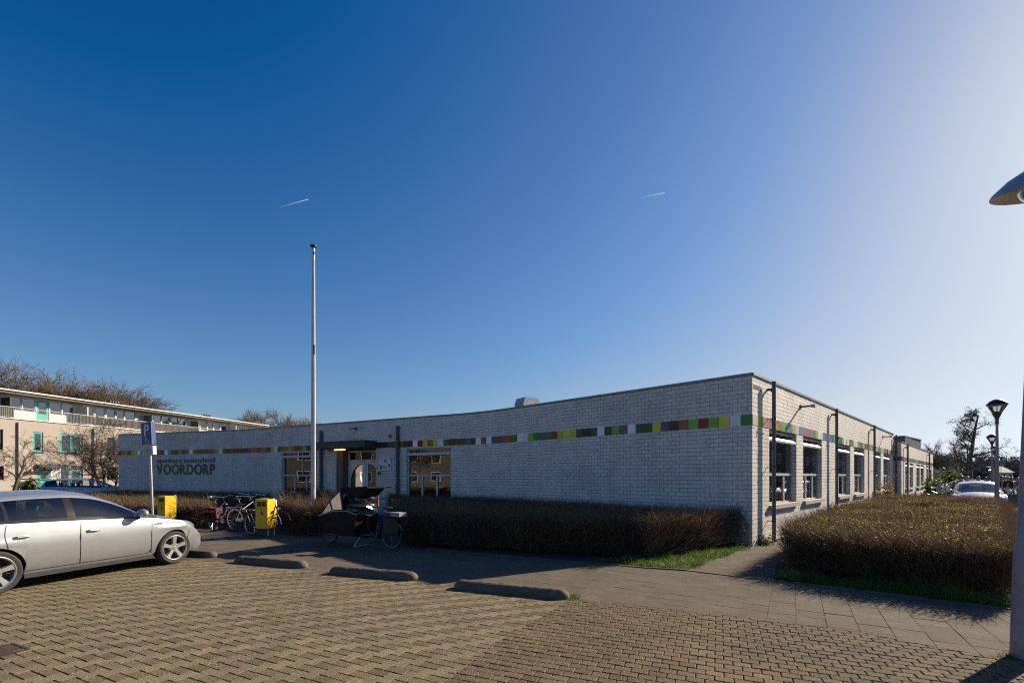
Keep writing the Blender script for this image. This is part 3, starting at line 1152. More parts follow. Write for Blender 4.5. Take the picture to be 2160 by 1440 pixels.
def clip_line(poly, line):
    """clip against the piece of an open polyline that is nearest; what is left of its direction stays"""
    cx, cy = sum(p[0] for p in poly) / len(poly), sum(p[1] for p in poly) / len(poly)
    best = None
    for a, b in zip(line[:-1], line[1:]):
        dx, dy = b[0] - a[0], b[1] - a[1]
        t = max(0, min(1, ((cx - a[0]) * dx + (cy - a[1]) * dy) / (dx * dx + dy * dy)))
        d = (a[0] + t * dx - cx) ** 2 + (a[1] + t * dy - cy) ** 2
        if best is None or d < best[0]:
            best = (d, a, b)
    if best[0] > 0.5:
        return poly if (best[2][0] - best[1][0]) * (cy - best[1][1]) - (best[2][1] - best[1][1]) * (cx - best[1][0]) > 0 else []
    return clip(poly, best[1], best[2])


def area(p):
    return 0.5 * sum(p[i - 1][0] * p[i][1] - p[i][0] * p[i - 1][1] for i in range(len(p)))


def lay(parent, name, polys, m, jit=0.0025, ch=0.006, z=0.0):
    items = []
    for p in polys:
        paler = isinstance(p, tuple)
        p = p[0] if paler else p
        ar = area(p)
        if abs(ar) < 0.0006:
            continue
        if ar < 0:
            p = p[::-1]
        cx, cy = sum(q[0] for q in p) / len(p), sum(q[1] for q in p) / len(p)
        px, py = 1080 + FOC * cx / max(cy, .1), HZ + FOC * EYE / max(cy, .1)
        vis = cy > 2 and 0 < px < 2160 and py < 1440
        items.append((abs(ar) ** 0.5 / cy if vis else 0, p, cx, cy, paler))
    items.sort(key=lambda q: -q[0])
    big = MB()
    for i, (sz, p, cx, cy, paler) in enumerate(items):
        n = len(p)
        tx, ty, dz = rnd.uniform(-.008, .008), rnd.uniform(-.008, .008), rnd.uniform(-jit, jit)
        vs = []
        for q in p:
            vs.append((q[0] - cx, q[1] - cy, -0.03))
        for q in p:
            vs.append((q[0] - cx, q[1] - cy, dz - 0.005 + tx * (q[0] - cx) + ty * (q[1] - cy)))
        for q in p:
            x, y = q[0] - cx, q[1] - cy
            l = max((x * x + y * y) ** .5, 1e-6)
            k = max(1 - ch / l, 0.2)
            vs.append((x * k, y * k, dz + tx * x + ty * y))
        fs = [tuple(range(2 * n, 3 * n))]
        for a in range(n):
            b = (a + 1) % n
            fs += [(a, b, n + b, n + a), (n + a, n + b, 2 * n + b, 2 * n + a)]
        if i < 300:
            me = bpy.data.meshes.new(name)
            me.from_pydata(vs, [], fs)
            me.materials.append(M['paver_pale'] if paler else m)
            o = link(name, me, parent)
            o.location = (cx, cy, z)
        else:
            big.add([(v[0] + cx, v[1] + cy, v[2] + z) for v in vs], fs, int(paler))
    o = stuff(big.build(name, [m, M['paver_pale']], parent))
    print(name, len(items))


def grid_frame(az):
    """unit vectors along the rows and across them (away from the eye)"""
    a = R(az)
    return (math.sin(a), math.cos(a)), (-math.cos(a), math.sin(a))


g2 = lambda x, y: tuple(gp(x, y)[:2])
# edge between the parking bays / road and the tiled pavement, left to right
EDGE = [(-30, 16.6)] + [(-15.0, 12.15), g2(500, 1187), g2(697, 1208), g2(890, 1225), g2(1205, 1262), g2(1560, 1300), g2(1813, 1332), g2(1983, 1365), g2(2137, 1391), (9.5, 0.8)]
# edge between the pavement and the planting
KERB = [g2(-250, 1112), g2(300, 1113), g2(445, 1116), g2(560, 1121), g2(690, 1139), g2(860, 1153), g2(900, 1157.6), g2(1372, 1198), g2(1448, 1202.5), g2(1560, 1216), g2(1808, 1244.6), g2(2139, 1285.4), (11, 1.6)]
BAY = [g2(1205, 1262), g2(1037, 1360), g2(934, 1440), (-1.1, 2.2)]

# --- pavement tiles 30 x 30
u, v = grid_frame(120.7)
Tl = 0.302
corner_path = [g2(1448, 1202.5), g2(1590, 1151), (CORNER[0], CORNER[1] - 0.05)] + [tuple(SIDE.p(6.5, 0.0)[:2]), tuple(SIDE.p(6.5, 1.4)[:2]), tuple(SIDE.p(-2.6, 1.25)[:2]), g2(1645, 1225)]
dA, dB = FRONT.p(fda, 0.05), FRONT.p(fdb, 0.05)
door_path = [g2(690, 1139), g2(860, 1153), (dA.x + .6, dA.y), (dB.x - .3, dB.y)]
pav = EDGE + KERB[::-1]
polys = []
ox, oy = g2(1813.9, 1329.4)
for i in range(-95, 40):
    for j in range(-14, 75):
        cx, cy = ox + u[0] * Tl * (i + .5) + v[0] * Tl * (j + .5), oy + u[1] * Tl * (i + .5) + v[1] * Tl * (j + .5)
        if cy < 1 or cy > 27 or cx < -22 or cx > 10:
            continue
        q = [(cx + (u[0] * a + v[0] * b) * (Tl / 2 - .0012), cy + (u[1] * a + v[1] * b) * (Tl / 2 - .0012)) for a, b in ((-1, -1), (1, -1), (1, 1), (-1, 1))]
        inp = any(inside(p, pav) for p in q + [(cx, cy)])
        inc = inside((cx, cy), corner_path)
        ind = inside((cx, cy), door_path)
        if inc or ind:
            polys.append(q)
        elif inp:
            p = clip_line(q, EDGE)
            if len(p) > 2:
                p = clip_line(p, KERB[::-1])
            if len(p) > 2:
                polys.append(p)
pavement = sheet('pavement', pav, -0.022, M['joint_pale'])
sheet('corner_path', corner_path, -0.018, M['joint'])
sheet('entrance_path', door_path, -0.018, M['joint'])
lay(pavement, 'tile', polys, M['tile'], jit=.002, ch=0.003)

# --- herringbone parking bays, pavers 21 x 10.5
u, v = grid_frame(116.5)
w_ = 0.1065
polys = []
ox, oy = g2(768, 1390)
park = [EDGE[0], EDGE[1], EDGE[2], EDGE[3], EDGE[4], EDGE[5], BAY[1], BAY[2], BAY[3], (-30, 2.2)]
for i in range(-130, 60):
    for j in range(-80, 110):
        k = (i - j) % 4
        if k == 0:
            a0, a1, b0, b1 = i, i + 2, j, j + 1
        elif k == 3:
            a0, a1, b0, b1 = i, i + 1, j, j + 2
        else:
            continue
        cx = ox + (u[0] * (a0 + a1) + v[0] * (b0 + b1)) * w_ / 2
        cy = oy + (u[1] * (a0 + a1) + v[1] * (b0 + b1)) * w_ / 2
        if cy < 2.9 or cx < -11.5 or cx > 2 or cy > 13 or cx < -1.15 * cy - 1.2:
            continue
        hx, hy = (a1 - a0) * w_ / 2 - .0014, (b1 - b0) * w_ / 2 - .0042
        q = [(cx + u[0] * a * hx + v[0] * b * hy, cy + u[1] * a * hx + v[1] * b * hy) for a, b in ((-1, -1), (1, -1), (1, 1), (-1, 1))]
        if not any(inside(p, park) for p in q):
            continue
        p = clip_line(q, EDGE[::-1])
        if len(p) > 2:
            p = clip_line(p, BAY[::-1]) if cy < 6.8 else p
        if len(p) > 2:
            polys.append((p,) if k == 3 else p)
parking = sheet('parking_area', park, -0.0215, M['joint'])
lay(parking, 'paver', polys, M['paver'], jit=0.002, ch=0.005)

# --- road of small square setts in running bond
u, v = grid_frame(113.5)
polys = []
road = [BAY[3], BAY[2], BAY[1], BAY[0]] + EDGE[6:] + [(9.5, 0.5), (-1.5, 0.5)]
ox, oy = g2(1450, 1401)
sw, sh_ = 0.150, 0.104
for i in range(-40, 60):
    for j in range(-40, 50):
        cx = ox + u[0] * sw * (i + .5 * (j % 2)) + v[0] * sh_ * j
        cy = oy + u[1] * sw * (i + .5 * (j % 2)) + v[1] * sh_ * j
        if cy < 2.9 or cx > 7:
            continue
        hx, hy = sw / 2 - .0035, sh_ / 2 - .0032
        q = [(cx + u[0] * a * hx + v[0] * b * hy, cy + u[1] * a * hx + v[1] * b * hy) for a, b in ((-1, -1), (1, -1), (1, 1), (-1, 1))]
        if not any(inside(p, road) for p in q):
            continue
        p = clip_line(q, EDGE[5:][::-1])
        if len(p) > 2:
            p = clip_line(p, BAY)
        if len(p) > 2:
            polys.append(p)
roado = sheet('road', road, -0.021, M['joint'])
lay(roado, 'sett', polys, M['cobble'], jit=0.003, ch=0.008)

# kerb stones between pavement and planting
kb = struct(link('kerb', MB().box(-.01, .01, -.01, .01, -.03, -.02).mesh('kerb', M['concrete'])))
for a, b in zip(KERB[6:-1], KERB[7:]):
    a, b = Vector(a), Vector(b)
    L = (b - a).length
    n = max(1, round(L / 0.9))
    d = (b - a) / L
    for k in range(n):
        mm = Matrix.Translation((*(a + d * (L * k / n)), 0)) @ rotz(math.atan2(d.y, d.x))
        o = MB().prism([(0.006, -0.03), (L / n - 0.006, -0.03), (L / n - 0.006, 0.03), (0.006, 0.03)], -0.03, rnd.uniform(0.012, 0.022)).build('kerbstone', M['concrete'], kb)
        o.matrix_local = mm

# planting beds (soil) behind the kerb, the street on the right
sheet('planting_bed', KERB[5:9] + [g2(1590, 1151), tuple(FRONT.p(0, 0.02)[:2])] + [tuple(FRONT.p(s, 0.02)[:2]) for s in (5, 9, 11, fda - .3)], -0.012, M['soil'])
sheet('planting_bed', [tuple(FRONT.p(fdb + .4, 0.02)[:2])] + [tuple(FRONT.p(s, 0.02)[:2]) for s in (22, 26, 30, 34.3)] + KERB[:5], -0.012, M['soil'])
HR = [tuple(SIDE.p(t, o)[:2]) for t, o in ((-2.55, 1.38), (0.0, 1.15), (7, 0.95), (13.2, 0.9), (12.6, 4.35), (4, 4.42), (-3.0, 4.35), (-3.0, 2.6))]
sheet('planting_bed', [tuple(SIDE.p(6.5, 0.01)[:2]), tuple(SIDE.p(23, 0.01)[:2]), tuple(SIDE.p(23, 4.5)[:2]), tuple(SIDE.p(-3.3, 4.5)[:2]), KERB[10], g2(1645, 1225), tuple(SIDE.p(-2.6, 1.25)[:2]), tuple(SIDE.p(6.5, 1.4)[:2])], -0.0125, M['soil'])
sheet('street', [tuple(SIDE.p(t, o)[:2]) for t, o in ((-8, 4.62), (120, 4.62), (120, 14), (-8, 14))], -0.03, M['street'])

# concrete wheel stops
def wheel_stop(pa, pb, label):
    a, b = gp(*pa), gp(*pb)
    L = (b - a).length
    t = thing('wheel_stop', label, 'wheel stop', (a + b) / 2, math.atan2((b - a).y, (b - a).x), 'concrete wheel stops along the parking bays')
    vs, fs = [], []
    N, K = 56, 12
    for i in range(N + 1):
        x = -L / 2 + L * i / N
        e = min(1.0, (L / 2 - abs(x)) / 0.16)
        f = math.sqrt(max(1 - (1 - e) ** 2, 0.0)) if e < 1 else 1.0
        f = max(f, 0.02)
        for k in range(K + 1):
            an = math.pi * k / K
            vs.append((x, -0.112 * math.cos(an) * f, 0.13 * math.sin(an) ** 0.8 * f + rnd.uniform(-.004, .004) * (math.sin(an) > .1) - (rnd.random() < .03) * .018 * (math.sin(an) > .4)))
    for i in range(N):
        for k in range(K):
            p = i * (K + 1) + k
            fs.append((p, p + 1, p + K + 2, p + K + 1))
    MB().add(vs, fs).build('bar', M['concrete'], t, True)
    return t


wheel_stop((958, 1238), (1203, 1262), 'concrete wheel stop nearest to the grass, longest and half in sun')
wheel_stop((697, 1207), (882, 1222.5), 'concrete wheel stop in the middle with a mossy end')
wheel_stop((497, 1184), (648, 1197), 'concrete wheel stop beside the front of the silver car')
wheel_stop((330, 1166), (456, 1175), 'concrete wheel stop under the nose of the silver car')

# drain grate
gr = thing('drain_grate', 'small rusty drain grate set in the parking pavers', 'drain', gp(8, 1371), R(-26))
mb = MB()
mb.box(-.2, .2, -.13, -.11, -.02, .006).box(-.2, .2, .11, .13, -.02, .006).box(-.2, -.18, -.11, .11, -.02, .0055).box(.18, .2, -.11, .11, -.02, .0055)
rust = mat('rusty_iron', (0.07, 0.045, 0.035), (0.04, 0.03, 0.027), scale=20, rough=0.7, metal=0.4)
mb.build('grate_frame', rust, gr)
for k in range(8):
    MB().box(-.165 + k * .045, -.145 + k * .045, -.109, .109, -.02, .0045).build('bar', rust, gr)
mb = MB()
mb.box(-.18, .18, -.11, .11, -.03, -.0195)
mb.build('gully', M['black'], gr)

# ------------------------------------------------------------------ vegetation
rs = np.random.RandomState(5)


def ribbons(P, D, L, Wd, taper=0.25):
    """thin quads at P along D"""
    n = len(P)
    rv = rs.normal(size=(n, 3))
    N = np.cross(D, rv)
    N /= np.maximum(np.linalg.norm(N, axis=1, keepdims=True), 1e-6)
    L, Wd = np.asarray(L).reshape(-1, 1), np.asarray(Wd).reshape(-1, 1)
    V = np.stack([P - N * Wd, P + N * Wd, P + D * L + N * Wd * taper, P + D * L - N * Wd * taper], axis=1).reshape(-1, 3)
    return V, np.arange(4 * n).reshape(-1, 4)


def leaves(P, s):
    n = len(P)
    A = rs.normal(size=(n, 3))
    A /= np.linalg.norm(A, axis=1, keepdims=True)
    B = np.cross(A, rs.normal(size=(n, 3)))
    B /= np.maximum(np.linalg.norm(B, axis=1, keepdims=True), 1e-6)
    s = np.asarray(s).reshape(-1, 1)
    V = np.stack([P, P + A * s * .5 + B * s * .35, P + A * s, P + A * s * .5 - B * s * .35], axis=1).reshape(-1, 3)
    return V, np.arange(4 * n).reshape(-1, 4)


def in_poly(X, Y, poly):
    c = np.zeros(X.shape, bool)
    n = len(poly)
    for i in range(n):
        a, b = poly[i], poly[i - 1]
        if a[1] == b[1]:
            continue
        k = ((a[1] > Y) != (b[1] > Y)) & (X < (b[0] - a[0]) * (Y - a[1]) / (b[1] - a[1]) + a[0])
        c ^= k
    return c


def edge_dist(X, Y, poly):
    d = np.full(X.shape, 1e9)
    for i in range(len(poly)):
        a, b = poly[i - 1], poly[i]
        dx, dy = b[0] - a[0], b[1] - a[1]
        t = np.clip(((X - a[0]) * dx + (Y - a[1]) * dy) / (dx * dx + dy * dy + 1e-9), 0, 1)
        d = np.minimum(d, np.hypot(a[0] + t * dx - X, a[1] + t * dy - Y))
    return d


def bumps(X, Y):
    return (np.sin(X * 2.1 + Y * 1.3) + np.sin(X * 0.9 - Y * 2.4 + 1) + np.sin(X * 4.3 + Y * 3.7 + 2) * .6 + np.sin(-X * 6.1 + Y * 5.2) * .4) / 3.0


def hedge(label, poly, h, dens, leaf=0.6, round_=0.22, twl=0.17, group=None, loose_len=4.0, rise=0.0):
    root = thing('hedge', label, 'hedge', (poly[0][0], poly[0][1], 0), 0, group)
    P0 = np.array([poly[0][0], poly[0][1], 0.0])
    xs, ys = [p[0] for p in poly], [p[1] for p in poly]

    def sample(n):
        X = rs.uniform(min(xs), max(xs), n)
        Y = rs.uniform(min(ys), max(ys), n)
        k = in_poly(X, Y, poly)
        return X[k], Y[k]

    box = (max(xs) - min(xs)) * (max(ys) - min(ys))
    X, Y = sample(int(box * dens))
    d = edge_dist(X, Y, poly)
    top = (h + rise * (Y - 7)) * (1 + 0.075 * bumps(X, Y)) * np.clip(0.80 + 0.20 * np.sqrt(np.clip(d / round_, 0, 1)), 0, 1)
    n = len(X)
    Z = top - rs.uniform(0.02, 0.24, n) - twl * .6
    D = np.stack([rs.normal(0, .5, n), rs.normal(0, .5, n), rs.uniform(.35, 1, n)], 1)
    D /= np.linalg.norm(D, axis=1, keepdims=True)
    V1, F1 = ribbons(np.stack([X, Y, Z], 1), D, rs.uniform(.5, 1.25, n) * twl, rs.uniform(.0022, .0045, n))
    # sides: twigs that lean outwards from the foot to the top
    Vs, Fs = [V1], [F1]
    pl = []
    for i in range(len(poly)):
        a, b = np.array(poly[i - 1]), np.array(poly[i])
        L = np.linalg.norm(b - a)
        m_ = int(L * h * dens * 0.55)
        if m_ == 0:
            continue
        t = rs.uniform(0, 1, m_)
        nrm = np.array([(b - a)[1], -(b - a)[0]]) / max(L, 1e-6)
        mid = (a + b) / 2 + nrm * 0.02
        if in_poly(np.array([mid[0]]), np.array([mid[1]]), poly)[0]:
            nrm = -nrm
        q = a + (b - a) * t[:, None]
        zz = rs.uniform(0.02, 1, m_) ** 0.8 * h * 0.95
        inn = rs.uniform(-0.04, 0.22, m_) + 0.10 * np.clip(1 - zz / h, 0, 1) + 0.06 * bumps(q[:, 0] * 1.5, zz * 4 + q[:, 1])
        q = q - nrm * inn[:, None]
        D = np.stack([nrm[0] * .5 + rs.normal(0, .55, m_), nrm[1] * .5 + rs.normal(0, .5, m_), rs.uniform(.25, 1.3, m_)], 1)
        D /= np.linalg.norm(D, axis=1, keepdims=True)
        Vv, Ff = ribbons(np.column_stack([q, zz - twl * .3]), D, rs.uniform(.7, 2.4, m_) * twl, rs.uniform(.002, .005, m_))
        Vs.append(Vv)
        Fs.append(Ff + sum(len(x) for x in Vs[:-1]))
        kk = rs.uniform(0, 1, m_) < leaf * 0.35
        pl.append(np.column_stack([q, zz])[kk])
    link('twigs', np_mesh('twigs', np.concatenate(Vs) - P0, np.concatenate(Fs), M['twig']), root)
    X, Y = sample(int(box * dens * leaf))
    d = edge_dist(X, Y, poly)
    top = (h + rise * (Y - 7)) * (1 + 0.075 * bumps(X, Y)) * np.clip(0.80 + 0.20 * np.sqrt(np.clip(d / round_, 0, 1)), 0, 1)
    P = np.stack([X, Y, top - rs.uniform(-0.02, 0.14, len(X))], 1)
    P = P[rs.uniform(0, 1, len(P)) < np.clip(.6 + .55 * bumps(X * 1.7 + 3, Y * 1.7), .12, 1)]
    P = np.concatenate([P] + pl)
    V, Fc = leaves(P, rs.uniform(.016, .036, len(P)))
    link('foliage', np_mesh('foliage', V - P0, Fc, M['leaf']), root)
    # longer loose shoots that break the outline
    ns_ = int(40 * loose_len * dens / 1500)
    per = []
    for i in range(len(poly)):
        a, b = np.array(poly[i - 1]), np.array(poly[i])
        k_ = int(np.linalg.norm(b - a) * ns_ / loose_len * .8) + 1
        per.append(a + (b - a) * rs.uniform(0, 1, (k_, 1)))
    per = np.concatenate(per)
    X, Y = sample(int(box * dens * .05))
    P = np.concatenate([np.column_stack([per, rs.uniform(.35, 1, len(per)) * h * .9]), np.column_stack([X, Y, (h + rise * (Y - 7)) * .9])])
    ctr = np.array([np.mean(xs), np.mean(ys)])
    D = np.column_stack([rs.normal(0, .45, (len(P), 2)), rs.uniform(.4, 1, len(P))])
    out_ = P[:, :2] - ctr
    out_ /= np.maximum(np.linalg.norm(out_, axis=1, keepdims=True), 1e-6)
    D[:len(per), :2] += out_[:len(per)] * .35
    D /= np.linalg.norm(D, axis=1, keepdims=True)
    V, Fc = ribbons(P, D, rs.uniform(.12, .34, len(P)), rs.uniform(.0018, .0035, len(P)))
    link('loose_shoots', np_mesh('loose_shoots', V - P0, Fc, M['twig']), root)
    # solid core, the hedge's inner shade put into its near black colour
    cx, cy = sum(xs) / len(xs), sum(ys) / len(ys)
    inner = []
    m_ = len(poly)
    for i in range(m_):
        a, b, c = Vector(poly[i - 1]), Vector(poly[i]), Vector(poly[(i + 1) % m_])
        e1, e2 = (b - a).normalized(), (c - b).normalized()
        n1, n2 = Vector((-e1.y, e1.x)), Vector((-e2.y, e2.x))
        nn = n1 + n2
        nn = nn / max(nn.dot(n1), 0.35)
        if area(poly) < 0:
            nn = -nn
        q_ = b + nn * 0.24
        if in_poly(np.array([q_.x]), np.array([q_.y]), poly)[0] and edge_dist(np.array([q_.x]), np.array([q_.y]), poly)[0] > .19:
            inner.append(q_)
    link('dark_core', MB().prism([(p.x - P0[0], p.y - P0[1]) for p in inner], 0.06, h * 0.84 - .07).mesh('dark_core', M['core_shade']), root)
    return root


hedge('broad brown winter hedge filling the bed beside the sunlit brick wall', HR, 0.79, 2600, 0.9, rise=0.013)
HF = [g2(846, 1149), g2(905, 1155), g2(1120, 1169), g2(1372, 1182), g2(1480, 1168), g2(1560, 1149), tuple(FRONT.p(0.32, 0.42)[:2]), tuple(FRONT.p(5, 0.35)[:2]), tuple(FRONT.p(9.5, 0.35)[:2]), tuple(FRONT.p(fda - 1.2, 0.4)[:2]), g2(838, 1120)]
hedge('long shaded hedge in front of the white brick wall under the coloured tiles', HF, 0.93, 1500, 0.5)
HL = [g2(30, 1110), g2(300, 1110.5), g2(442, 1113), g2(458, 1096), g2(575, 1062), tuple(FRONT.p(f1b + .3, .5)[:2]), tuple(FRONT.p(28, .5)[:2]), tuple(FRONT.p(34, .5)[:2])]
hedge('low yellowish hedge between the parking sign and the wall lettering', HL, 0.90, 700, 0.9)
HM = [g2(600, 1117), g2(655, 1130), g2(692, 1127), g2(690, 1095), g2(660, 1075), g2(610, 1090)]
hedge('small bushy hedge at the foot of the white flagpole', HM, 0.92, 2600, 0.9, round_=0.4, twl=0.26)


def grass(label, poly, n, hmin, hmax):
    xs, ys = [p[0] for p in poly], [p[1] for p in poly]
    X, Y = rs.uniform(min(xs), max(xs), n), rs.uniform(min(ys), max(ys), n)
    k = in_poly(X, Y, poly)
    X, Y = X[k], Y[k]
    clump = bumps(X * 3, Y * 3) * .5 + .5
    kk = rs.uniform(0, 1, len(X)) < np.clip(clump + .25, 0.1, 1)
    X, Y, clump = X[kk], Y[kk], clump[kk]
    D = np.stack([rs.normal(0, .5, len(X)), rs.normal(0, .5, len(X)), rs.uniform(.4, 1, len(X))], 1)
    D /= np.linalg.norm(D, axis=1, keepdims=True)
    V, Fc = ribbons(np.stack([X, Y, np.full(len(X), -0.012)], 1), D, rs.uniform(hmin, hmax, len(X)) * (.5 + clump), rs.uniform(.003, .007, len(X)), .15)
    o = link('grass', np_mesh('grass', V, Fc, M['grass']))
    return tag(o, label, 'grass', None, 'stuff')


grass('bright green grass tuft strip at the near end of the shaded hedge', [g2(1240, 1184), g2(1372, 1197), g2(1446, 1202), g2(1592, 1150), g2(1590, 1138), g2(1540, 1145), g2(1450, 1166), g2(1372, 1176)], 42000, .05, .15)
GB = [g2(1640, 1222), g2(1808, 1243), g2(2139, 1283.5), g2(2155, 1272), g2(2000, 1254), g2(1800, 1232), g2(1690, 1215), g2(1650, 1205)]
grass('grass and weeds along the kerb below the broad hedge', GB, 30000, .05, .20)
grass('yellow green weeds growing through the front of the broad hedge', [g2(1930, 1250), g2(2010, 1258), g2(2010, 1240), g2(1940, 1236)], 1600, .14, .34)
grass('moss and weeds at the end of the longest wheel stop', [g2(1195, 1266), g2(1222, 1264), g2(1222, 1256), g2(1200, 1254)], 900, .02, .07)
grass('weeds at the end of the middle wheel stop', [g2(868, 1226), g2(884, 1226), g2(886, 1219), g2(874, 1218)], 300, .02, .05)
for pa, pb, lb in (((955, 1241), (1205, 1267), 'longest'), ((695, 1210), (884, 1227), 'middle'), ((495, 1187), (650, 1200), 'farther')):
    a_, b_ = gp(*pa), gp(*pb)
    n_ = Vector((-(b_ - a_).y, (b_ - a_).x, 0)).normalized() * .09
    grass('low moss and dirt along the front foot of the %s wheel stop' % lb, [tuple((a_ + n_)[:2]), tuple((b_ + n_)[:2]), tuple((b_ - n_ * .5)[:2]), tuple((a_ - n_ * .5)[:2])], 700, .008, .03)
grass('dry weeds at the foot of the tall lamp post', [g2(2085, 1384), g2(2140, 1392), g2(2160, 1380), g2(2120, 1374)], 500, .015, .05)
wall_foot = [tuple(SIDE.p(0, 0.02)[:2]), tuple(SIDE.p(6, 0.02)[:2]), tuple(SIDE.p(6, 0.16)[:2]), tuple(SIDE.p(0, 0.16)[:2])]
grass('weeds along the foot of the sunlit brick wall', wall_foot, 4500, .03, .10)


def leafy(name, label, base, h, spread, n, size, stems=7, m='ivy', cat='shrub'):
    t = thing(name, label, cat, base)
    mb = MB()
    pts = []
    for k in range(stems):
        a = rs.uniform(0, 6.28)
        tip = Vector((math.cos(a) * spread * rs.uniform(.2, 1), math.sin(a) * spread * rs.uniform(.2, 1), h * rs.uniform(.55, 1)))
        mid = tip * .5 + Vector((rs.normal(0, .05), rs.normal(0, .05), h * .08))
        mb.tube([(0, 0, 0), mid, tip], [.009, .006, .003], 4)
        for q in range(n // stems):
            f = rs.uniform(.15, 1)
            c = (mid * (f * 2) if f < .5 else mid.lerp(tip, f * 2 - 1)) + Vector(rs.normal(0, spread * .16, 3))
            pts.append((c.x, c.y, max(c.z, .01)))
    mb.build('stems', M['bark'], t)
    V, Fc = leaves(np.array(pts), rs.uniform(.6, 1.3, len(pts)) * size)
    link('foliage', np_mesh('foliage', V, Fc, M[m]), t)
    return t


b = SIDE.p(SIDE.at_px(1846), 0.35)
leafy('tall_weed', 'tall leafy weed growing up beside the third downpipe of the sunlit wall', b, 1.75, .55, 650, .09, 12, m='leaf')
b = SIDE.p(SIDE.at_px(1752), 0.3)
leafy('ivy', 'dark ivy clump at the foot of the second downpipe', b, .75, .3, 320, .08)
b = SIDE.p(SIDE.at_px(1775), 0.45)
leafy('shrub', 'glossy green shrub between the ivy and the broad hedge', b, .62, .5, 420, .08)
b = SIDE.p(SIDE.at_px(1704), 0.5)
leafy('ivy', 'ivy stems below the second window of the sunlit wall', b, .85, .25, 200, .07, 5)
b = SIDE.p(0.55, 0.14)
leafy('ivy', 'small ivy at the brick corner beside the first downpipe', b, .26, .35, 260, .06)


# ---- trees
def tubes(segs, n):
    if not len(segs):
        return np.zeros((0, 3)), np.zeros((0, 4), int)
    A, B = segs[:, 0:3], segs[:, 3:6]
    D = B - A
    D /= np.maximum(np.linalg.norm(D, axis=1, keepdims=True), 1e-9)
    ref = np.where(np.abs(D[:, 2:3]) < .9, np.array([[0, 0, 1.0]]), np.array([[1.0, 0, 0]]))
    U = np.cross(D, ref)
    U /= np.linalg.norm(U, axis=1, keepdims=True)
    Wv = np.cross(D, U)
    rings = []
    for P, r in ((A, segs[:, 6:7]), (B, segs[:, 7:8])):
        for k in range(n):
            t = 2 * math.pi * k / n
            rings.append(P + (U * math.cos(t) + Wv * math.sin(t)) * r)
    V = np.stack(rings, 1).reshape(-1, 3)
    base = (np.arange(len(segs)) * 2 * n)[:, None]
    Fc = np.concatenate([np.concatenate([base + k, base + (k + 1) % n, base + n + (k + 1) % n, base + n + k], 1) for k in range(n)])
    return V, Fc


def grow(p, d, L, r, lev, mx, prm, segs, g):
    ns = prm['ns'][min(lev, len(prm['ns']) - 1)]
    start = prm['start'][min(lev, len(prm['start']) - 1)]
    for i in range(ns):
        d = (d + Vector((g.gauss(0, prm['wob']), g.gauss(0, prm['wob']), g.gauss(0, prm['wob']) + prm['up'][min(lev, len(prm['up']) - 1)]))).normalized()
        q = p + d * (L / ns)
        ra, rb = r * (1 - .75 * i / ns), r * (1 - .75 * (i + 1) / ns)
        segs.append((*p, *q, max(ra, prm['rmin']), max(rb, prm['rmin']), lev))
        p = q
        if lev < mx and (i + 1) / ns >= start:
            kids = prm['kids'][min(lev, len(prm['kids']) - 1)]
            for _ in range(kids if isinstance(kids, int) else (int(kids) + (g.random() < kids % 1))):
                az = g.uniform(0, 6.283)
                a = d.orthogonal().normalized()
                a = Matrix.Rotation(az, 3, d) @ a
                ang = R(g.uniform(*prm['ang']))
                nd = d * math.cos(ang) + a * math.sin(ang)
                f = prm['len'][min(lev, len(prm['len']) - 1)] * g.uniform(.7, 1.15)
                if 'cone' in prm and lev == 0:
                    f *= 1.15 - .85 * (i + 1) / ns
                grow(q, nd, L * f, max(rb * .62, prm['rmin']), lev + 1, mx, prm, segs, g)


BARE = dict(ns=[6, 5, 4, 3, 2], start=[.3, .35, .3, .3, .3], wob=.11, up=[.03, .06, .05, .03, .02], kids=[3, 2.6, 2.2, 2, 0], ang=(20, 58), len=[.58, .62, .6, .62], rmin=.024)
SMALL = dict(ns=[4, 5, 4, 3, 2], start=[.5, .25, .3, .3, .3], wob=.14, up=[.02, .01, .02, .02, 0], kids=[3, 2, 1.6, 1.5, 0], ang=(30, 75), len=[.75, .55, .55, .5], rmin=.008)
SPARSE = dict(BARE, kids=[2, 2, 1.7, 1.5, 0], rmin=.014)
CONE = dict(ns=[11, 6, 4, 2], start=[.25, .25, .3, .3], wob=.05, up=[.02, .03, .0, 0], kids=[2.3, 2, 1.6, 0], ang=(52, 86), len=[.42, .42, .42], rmin=.012, cone=1)


